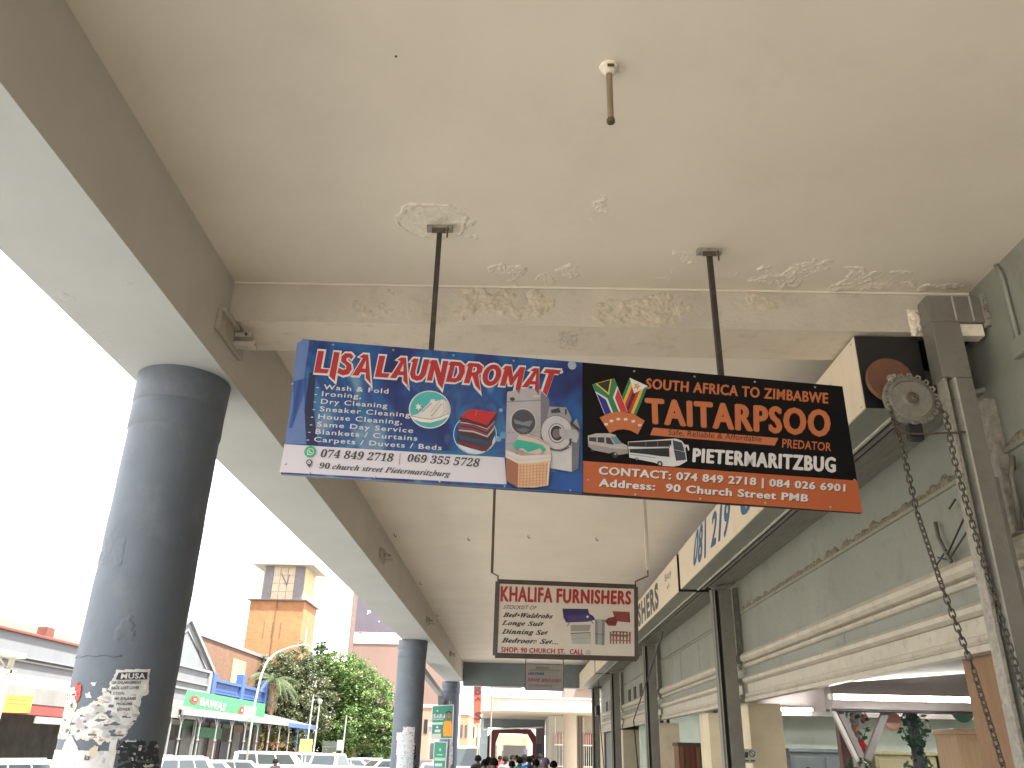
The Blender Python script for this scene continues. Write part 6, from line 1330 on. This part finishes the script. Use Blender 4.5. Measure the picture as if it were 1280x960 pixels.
# palm
px0, pz0 = at(343, 850, 66); t = thing('palm_tree', 'palm with drooping fronds behind the curved street lamp', 'tree', (px0, 66, FL)); mb = MB(); mb.path([(px0, 66, FL), (px0 + .05, 66, pz0 * .5), (px0, 66, pz0)], [.2, .15, .16], 10); obj('trunk', mb, BARK, t, smooth=True)
rnd = random.Random(4)
for k in range(16):
    a = 2 * math.pi * k / 16 + rnd.uniform(-.2, .2); L_ = rnd.uniform(1.9, 2.6); up = rnd.uniform(.2, 1.1); mb = MB(); pts = []
    for i in range(9): s_ = i / 8; pts.append(Vector((px0 + math.cos(a) * L_ * s_, 66 + math.sin(a) * L_ * s_, pz0 + up * s_ * 1.6 - 1.9 * s_ * s_ * (1.1 if up < .7 else .8))))
    mb.path(pts, .02, 4)
    for i in range(1, 9):
        for j in range(3):
            c = pts[i - 1].lerp(pts[i], j / 3); dd = (pts[i] - pts[i - 1]).normalized(); sd_ = dd.cross(Vector((0, 0, 1))).normalized()
            for s_ in (-1, 1): e = c + sd_ * s_ * .42 * (1 - i / 14) + dd * .25 - Vector((0, 0, .22)); mb.add([c, c + dd * .05, e], [(0, 1, 2)])
    obj('frond', mb, LPM, t, fix=False)
mb = MB()
for k in range(220): a = rnd.uniform(0, 6.28); r_ = rnd.uniform(0, .4); z = pz0 - rnd.uniform(.3, 2.0); mb.add([(px0 + r_ * math.cos(a), 66 + r_ * math.sin(a), z), (px0 + r_ * math.cos(a) + .06, 66 + r_ * math.sin(a), z), (px0 + r_ * math.cos(a), 66 + r_ * math.sin(a), z - .5)], [(0, 1, 2)])
obj('dry_skirt', mb, mat('dry_frond', (.16, .115, .07), .9, var=.3), t, kind='stuff')

# ================================================================= CARS
TYRE = mat('tyre_rubber', (.02, .02, .02), .8); RIM = mat('alloy_rim', (.45, .45, .46), .35, metal=.6); HL = mat('headlight_glass', (.6, .62, .65), .15); TLm = mat('tail_light', (.35, .01, .01), .2)
def carpaint(n, c): 
    m = mat(n, c, .25, var=.03, scale=1, bump=0); m.node_tree.nodes['Principled BSDF'].inputs['Coat Weight'].default_value = .6; return m
CWH, CSV, CGR, CMR, CBE = carpaint('white_car_paint', (.50, .50, .485)), carpaint('silver_car_paint', (.26, .27, .28)), carpaint('charcoal_car_paint', (.05, .055, .06)), carpaint('maroon_car_paint', (.16, .03, .03)), carpaint('beige_car_paint', (.42, .36, .28))
# profile: length, width, bonnet z, roof z, (x positions of windscreen foot, roof front, roof rear, rear foot) fractions of the length
SPEC = {'hatch': (3.9, 1.68, .92, 1.47, .24, .42, .86, .97, .97), 'sedan': (4.5, 1.74, .95, 1.44, .26, .42, .72, .86, .98), 'suv': (4.5, 1.82, 1.05, 1.70, .24, .38, .90, .97, 1.08), 'pickup': (5.2, 1.82, 1.05, 1.76, .24, .36, .97, .985, 1.08), 'cabup': (5.2, 1.82, 1.05, 1.76, .24, .36, .58, .64, 1.08), 'taxi': (4.9, 1.80, 1.1, 2.3, .10, .24, .95, .985, 1.12)}
def make_car(kind, paint, label, loc, rz, group=None):
    Lc, W_, bz, rz_, f0, f1_, f2_, f3_, waist = SPEC[kind]; t = thing(kind_name[kind], label, 'car' if kind not in ('pickup', 'cabup', 'taxi') else ('pickup truck' if kind != 'taxi' else 'minibus'), loc, group, rz)
    h = W_ / 2; X = lambda f_: Lc / 2 - f_ * Lc
    def O(name, mb, m, **k):
        me = mb.mesh(name, m, (0, 0, 0), k.get('smooth', False)); o = bpy.data.objects.new(name, me); col.objects.link(o); o.parent = k.get('parent', t)
        if k.get('bevel'): bv = o.modifiers.new('b', 'BEVEL'); bv.width = k['bevel']; bv.segments = 3; bv.limit_method = 'ANGLE'
        return o
    # body lower: side profile with wheel arches
    prof = [(X(0), .35), (X(0) + .02, .62), (X(.02), bz - .18), (X(f0), bz), (X(f0) - .02, waist)] if kind != 'taxi' else [(X(0), .35), (X(0) + .02, .8), (X(.03), bz - .1), (X(f0), waist)]
    tail = [(X(f3_), waist), (X(.995), waist - .06), (X(1), .8), (X(1), .35)] if kind != 'cabup' else [(X(f3_), waist), (X(f3_) - .02, 1.02), (X(.995), 1.02), (X(1), .4)]
    arch = []
    for cx_ in (.82, .18):
        for i in range(9): a = math.pi * i / 8; arch.append((X(cx_) - .37 * math.cos(a), .32 + .36 * math.sin(a)))
    pr = prof + tail + [(X(.98), .3)] + arch + [(X(.02), .3)]
    mb = MB(); nP = len(pr)
    v = []
    for yy, sc2 in ((-h, 1), (-h * .0, 1), (h, 1)): pass
    mb.prism(pr, 1, -h, h); O('body', mb, paint, bevel=.05)
    # cabin
    ins = .16; A = [(X(f0), waist), (X(f1_), rz_), (X(f2_), rz_), (X(f3_), waist)]
    v = [(A[0][0], -h + .05, waist - .02), (A[0][0], h - .05, waist - .02), (A[3][0], h - .05, waist - .02), (A[3][0], -h + .05, waist - .02), (A[1][0], -h + ins, rz_), (A[1][0], h - ins, rz_), (A[2][0], h - ins, rz_), (A[2][0], -h + ins, rz_)]
    mb = MB(); mb.add(v, [(0, 1, 2, 3), (7, 6, 5, 4), (0, 4, 5, 1), (1, 5, 6, 2), (2, 6, 7, 3), (3, 7, 4, 0)]); O('cabin', mb, paint, bevel=.06)
    def quadw(name, P4, d):
        P4 = [Vector(p_) for p_ in P4]; nn = (P4[1] - P4[0]).cross(P4[3] - P4[0]).normalized(); c_ = sum(P4, Vector()) / 4; cc = Vector((c_.x * 0 + (A[1][0] + A[2][0]) / 2, 0, waist)); nn = nn if (c_ - cc).dot(nn) > 0 else -nn
        mb = MB(); mb.add([p_ + nn * d for p_ in P4] + [p_ - nn * .01 for p_ in P4], [(0, 1, 2, 3), (7, 6, 5, 4), (0, 4, 5, 1), (1, 5, 6, 2), (2, 6, 7, 3), (3, 7, 4, 0)]); return O(name, mb, GLASS)
    L3 = lambda a, b_, t_: tuple(Vector(a).lerp(Vector(b_), t_))
    def face(a, b_, c_, d_, u0, u1, v0, v1): # a-b bottom, d-c top
        return [L3(L3(a, b_, u), L3(d_, c_, u), w_) for u, w_ in ((u0, v0), (u1, v0), (u1, v1), (u0, v1))]
    quadw('windscreen', face(v[0], v[1], v[5], v[4], .07, .93, .12, .9), .012); quadw('rear_window', face(v[3], v[2], v[6], v[7], .1, .9, .2, .85), .012)
    nw = {'hatch': 2, 'sedan': 2, 'suv': 3, 'pickup': 3, 'cabup': 1, 'taxi': 4}[kind]
    for s_ in (0, 1):
        a, b_, c_, d_ = ((v[0], v[3], v[7], v[4]), (v[1], v[2], v[6], v[5]))[s_]
        for i in range(nw): u0 = .06 + .88 * i / nw + .012; u1 = .06 + .88 * (i + 1) / nw - .012; quadw('side_window', face(a, b_, c_, d_, u0 + (.04 if i == 0 else 0), u1, .16, .86), .012)
    for cx_ in (.18, .82):
        for s_ in (-1, 1):
            mb = MB(); mb.lathe((X(cx_), s_ * (h - .1), .32), [(.2, -.1), (.30, -.1), (.32, -.07), (.32, .07), (.30, .1), (.2, .1)], 22, axis='y'); w_ = O('wheel', mb, TYRE, smooth='auto')
            mb = MB(); mb.lathe((X(cx_), s_ * (h - .1), .32), [(.205, -.085), (.18, -.06), (.05, -.095), (.05, .095), (.18, .06), (.205, .085)], 16, axis='y'); O('rim', mb, RIM, parent=w_)
    for s_ in (-1, 1):
        O('headlight', MB().box(X(0) - .03, s_ * (h - .12), .62, X(0) + .03, s_ * (h - .45), .78), HL, bevel=.02); O('tail_light', MB().box(X(1) - .02, s_ * (h - .06), .72, X(1) + .05, s_ * (h - .22), .95), TLm, bevel=.01)
        O('wing_mirror', MB().box(X(f0) - .25, s_ * h, waist + .02, X(f0) - .13, s_ * (h + .17), waist + .15), paint, bevel=.02)
    if kind in ('suv', 'pickup'): 
        for s_ in (-1, 1): O('roof_rail', MB().box(A[2][0] + .2, s_ * (h - .26), rz_ + .0, A[1][0] - .2, s_ * (h - .22), rz_ + .045), CHROME)
    return t
kind_name = {'hatch': 'hatchback', 'sedan': 'sedan', 'suv': 'estate_car', 'pickup': 'canopy_pickup', 'cabup': 'pickup_truck', 'taxi': 'minibus'}
def car_at(kind, paint, px, y, label, rz):
    x = float(hit(1, y, px, 945)[0])
    make_car(kind, paint, label, (x, y, RZ + .006), R_(rz), 'cars parked and driving in the street')
car_at('suv', CWH, 14, 21, 'white car with dark rear glass at the bottom left corner', 80)
car_at('suv', CWH, 226, 31, 'white boxy car next to the foot of the near column', 70)
car_at('hatch', CWH, 262, 38, 'second white car, just behind the boxy white one', 50)
car_at('hatch', CSV, 300, 41, 'silver grey hatchback with sloping dark rear window', 40)
car_at('pickup', CWH, 350, 50, 'white pickup with canopy and row of side windows', 18)
car_at('suv', CWH, 392, 57, 'white estate car right of the canopied pickup', 30)
car_at('cabup', CBE, 410, 50, 'beige brown pickup with its load bed toward the camera', 78)
car_at('sedan', CWH, 441, 58, 'white sedan under the green tree', 25)
car_at('hatch', CSV, 468, 61, 'pale silver hatchback left of the second column', 30)
car_at('sedan', CSV, 489, 57, 'silver sedan nearest the left side of the second column', 35)
car_at('hatch', CWH, 553, 46, 'white hatchback seen below the green posters', 82)
car_at('taxi', CWH, 584, 52, 'white minibus with blue grey windscreen right of the third column', -88)
car_at('sedan', CWH, 581, 40, 'white sedan in front of the minibus', -85)
car_at('hatch', CMR, 537, 62, 'maroon hatchback between second and third columns', 80)
car_at('hatch', CSV, 601, 66, 'silver hatchback behind the people at left', -80)

# ================================================================= PEOPLE
SK = mat('dark_brown_skin', (.10, .05, .03), .55, var=.1, scale=8); HR = mat('black_hair', (.01, .009, .008), .95, bump=.4, spec=.05)
def skin_mesh(name, pts, edges, rad, m, parent, sub=1):
    me = bpy.data.meshes.new(name); me.from_pydata(pts, edges, []); o = bpy.data.objects.new(name, me); col.objects.link(o)
    o.modifiers.new('s', 'SKIN'); sk = me.skin_vertices[0].data
    for i, r_ in enumerate(rad): sk[i].radius = r_ if isinstance(r_, tuple) else (r_, r_)
    sk[0].use_root = True
    sb_ = o.modifiers.new('d', 'SUBSURF'); sb_.levels = sub; sb_.render_levels = sub
    dg = bpy.context.evaluated_depsgraph_get(); me2 = bpy.data.meshes.new_from_object(o.evaluated_get(dg)); bpy.data.objects.remove(o); me2.name = name
    me2.materials.clear(); me2.materials.append(m); me2.polygons.foreach_set('use_smooth', [True] * len(me2.polygons))
    n = bpy.data.objects.new(name, me2); col.objects.link(n); n.parent = parent; return n
def person(loc, rz, h, label, top, legs, stride=.15, arm=.1, seed=0, cap=None, bag=None):
    t = thing('person', label, 'person', loc, 'pedestrians', rz); s_ = h / 1.72; rnd = random.Random(seed); a = rnd.uniform(-arm, arm)
    P = [(0, 0, .95), (0, .0, 1.12), (0, .01, 1.32), (0, .01, 1.44), (0, .02, 1.50), (0, .03, 1.585), (0, .03, 1.66)]
    Rr = [(.15, .105), (.13, .095), (.155, .105), (.10, .075), (.055, .058), (.082, .094), (.062, .072)]; E = [(i, i + 1) for i in range(6)]
    for sd_ in (-1, 1):
        o = len(P); st = stride * sd_
        P += [(sd_ * .09, 0, .88), (sd_ * .10, st * .55 + .02, .50), (sd_ * .10, st, .10), (sd_ * .10, st + .13, .04)]; Rr += [(.085, .09), (.055, .06), (.042, .045), (.038, .03)]; E += [(0, o), (o, o + 1), (o + 1, o + 2), (o + 2, o + 3)]
        o = len(P); sw = -st * .8 + a
        P += [(sd_ * .185, 0, 1.40), (sd_ * .225, sw * .4 - .02, 1.12), (sd_ * .22, sw + .10, .90), (sd_ * .215, sw + .13, .83)]; Rr += [(.058, .058), (.043, .045), (.030, .032), (.026, .036)]; E += [(3, o), (o, o + 1), (o + 1, o + 2), (o + 2, o + 3)]
        for f_ in range(5):
            o2 = len(P); fx = sd_ * .215 + (f_ - 1.5) * .014 * (1 if f_ < 4 else 0) + (-sd_ * .03 if f_ == 4 else 0)
            ln = (.075, .085, .08, .065, .05)[f_]; P += [(fx, sw + .135 + (.02 if f_ == 4 else 0), .80), (fx - sd_ * .008, sw + .15, .80 - ln)]; Rr += [(.009, .009), (.007, .007)]; E += [(o + 3, o2), (o2, o2 + 1)]
    P = [tuple(c * s_ for c in p_) for p_ in P]; Rr = [tuple(c * s_ for c in r_) for r_ in Rr]
    skin_mesh('body', P, E, Rr, SK, t)
    # clothes follow the limbs
    T = [(0, 0, .90), (0, 0, 1.12), (0, .01, 1.33), (0, .01, 1.43), (0, .015, 1.475)]; TR = [(.175, .125), (.16, .118), (.178, .125), (.15, .11), (.08, .075)]; TE = [(0, 1), (1, 2), (2, 3), (3, 4)]
    for sd_ in (-1, 1): o = len(T); sw = -stride * sd_ * .8 + a; T += [(sd_ * .18, 0, 1.425), (sd_ * .23, sw * .4 - .02, 1.12), (sd_ * .222, sw * .7 + .03, 1.01)]; TR += [(.085, .082), (.065, .065), (.055, .055)]; TE += [(3, o), (o, o + 1), (o + 1, o + 2)]
    skin_mesh('top', [tuple(c * s_ for c in p_) for p_ in T], TE, [tuple(c * s_ for c in r_) for r_ in TR], top, t)
    T = [(0, 0, .96)]; TR = [(.165, .12)]; TE = []
    for sd_ in (-1, 1): o = len(T); st = stride * sd_; T += [(sd_ * .092, 0, .86), (sd_ * .10, st * .55 + .02, .50), (sd_ * .10, st, .12)]; TR += [(.10, .105), (.075, .078), (.06, .062)]; TE += [(0, o), (o, o + 1), (o + 1, o + 2)]
    skin_mesh('trousers', [tuple(c * s_ for c in p_) for p_ in T], TE, [tuple(c * s_ for c in r_) for r_ in TR], legs, t)
    mb = MB(); n = 12
    for j in range(7):
        th = math.pi * .62 * j / 6
        for i in range(n): ph = 2 * math.pi * i / n; rr = .106 * (1 + .05 * math.sin(3 * ph)); mb.v.append((rr * math.sin(th) * math.cos(ph) * s_, (.018 + 1.12 * rr * math.sin(th) * math.sin(ph) - (.02 if j > 3 else 0)) * s_, (1.61 + .12 * math.cos(th)) * s_))
    for j in range(6):
        for i in range(n): mb.f.append((j * n + i, j * n + (i + 1) % n, (j + 1) * n + (i + 1) % n, (j + 1) * n + i)); mb.m.append(0)
    me = mb.mesh('hair', cap or HR, smooth=True, fix=False); o = bpy.data.objects.new('hair' if not cap else 'hat', me); col.objects.link(o); o.parent = t
    # face
    def fp(nm, c, r_, m):
        mb = MB(); mb.lathe(tuple(v_ * s_ for v_ in c), [(0, -r_ * s_), (r_ * s_ * .8, -r_ * s_ * .5), (r_ * s_, 0), (r_ * s_ * .8, r_ * s_ * .5), (0, r_ * s_)], 8, axis='z'); me_ = mb.mesh(nm, m, smooth=True); o_ = bpy.data.objects.new(nm, me_); col.objects.link(o_); o_.parent = t
    EYW = MATS.get('eye_white') or mat('eye_white', (.12, .10, .09), .5)
    for sd_ in (-1, 1): fp('eye', (sd_ * .03, .108, 1.625), .008, EYW); fp('ear', (sd_ * .078, .025, 1.60), .022, SK)
    fp('nose', (0, .122, 1.595), .014, SK); fp('mouth', (0, .112, 1.558), .014, MATS.get('lip') or mat('lip', (.16, .05, .04), .4))
    if bag:
        mb = MB(); mb.box(-.15 * s_, -.28 * s_, 1.02 * s_, .15 * s_, -.12 * s_, 1.42 * s_); o = bpy.data.objects.new('backpack', mb.mesh('backpack', bag)); col.objects.link(o); bv = o.modifiers.new('b', 'BEVEL'); bv.width = .04; bv.segments = 3
        q_ = Matrix.Rotation(rz, 4, 'Z') @ Vector((0, -.2 * s_, 1.2 * s_)); o.matrix_world = Matrix.Translation(loc) @ Matrix.Rotation(rz, 4, 'Z'); o['label'] = 'backpack worn by ' + label[:60].split(',')[0]; o['category'] = 'backpack'
    return t
def cloth(n, c): return mat(n, tuple(v_ * .7 for v_ in c), .85, var=.12, scale=6, bump=.2, bscale=30)
JN, BKc, PKc, BLc, PUc, WHc, RDc, TQc, GYc, ORc, NVc = cloth('denim', (.06, .09, .16)), cloth('black_cloth', (.015, .015, .018)), cloth('pink_cloth', (.55, .06, .16)), cloth('blue_cloth', (.03, .12, .34)), cloth('purple_cloth', (.16, .12, .24)), cloth('pale_cloth', (.5, .47, .46)), cloth('red_cloth', (.4, .03, .03)), cloth('turquoise_cloth', (.04, .34, .42)), cloth('grey_cloth', (.2, .2, .21)), cloth('orange_cloth', (.55, .14, .06)), cloth('navy_cloth', (.02, .025, .07))
PL = [(606, 949, 24, BLc, JN, 'person in pink top at the left of the crowd', PKc, None, 0), (598, 944, 31, BKc, BKc, 'person in black at the far left of the crowd', BKc, None, .1), (618, 947.5, 22, PUc, JN, 'person in mauve top with short black hair', PUc, None, .1), (611, 946, 28, JN, JN, 'person in grey jacket behind the pink top', GYc, None, 0),
      (632, 945, 34, BKc, JN, 'person in grey top walking in the middle distance', GYc, None, .1), (641, 943.5, 37, JN, JN, 'person in olive green top among the crowd', cloth('olive_cloth', (.10, .12, .05)), None, 0), (650, 946, 29, TQc, JN, 'person in turquoise shirt near the centre of the crowd', TQc, None, .1), (656, 943, 33, BLc, JN, 'person in blue shirt right of the turquoise shirt', BLc, None, 0),
      (662, 945, 30, NVc, BKc, 'person in navy jacket near the centre', NVc, None, 0), (640, 951, 26, PKc, JN, 'shorter person in pale pink top', cloth('pale_pink_cloth', (.5, .2, .3)), None, 0), (670, 949, 25, ORc, JN, 'person in orange red top with black hair', ORc, None, 0), (682, 947, 23, WHc, JN, 'person in white top with purple headscarf', WHc, PUc, 0), (692, 951, 24, BKc, BKc, 'person in black at the right of the crowd', BKc, None, 0),
      (675, 942, 38, BKc, BKc, 'person in black far down the pavement', BKc, None, 0), (666, 944, 42, GYc, JN, 'farthest person in charcoal top', cloth('charcoal_cloth', (.05, .05, .055)), None, 0), (646, 944, 45, WHc, JN, 'distant person in white shirt', cloth('white_cloth', (.6, .6, .58)), None, 0), (625, 944.5, 40, RDc, JN, 'distant person in red top under the red arch', RDc, None, 0)]
for i, (px, py, y, _, lg, lab, tp, cp, st) in enumerate(PL):
    q = hit(1, y, px, py); g_ = FL if (y < 28.6 or y > 38.2) else RZ + .004
    person((float(q[0]), y, g_), R_((180 if i % 6 == 5 else 0) + (i * 37 % 40) - 20), float(q[2]) - g_, lab, tp, lg, .16, .06, i, cp, None)
q = hit(1, 33, 347, 934); person((float(q[0]), 33, RZ + .004), R_(40), 1.68, 'person in black standing beside the canopied pickup', BKc, BKc, .1, .05, 77)
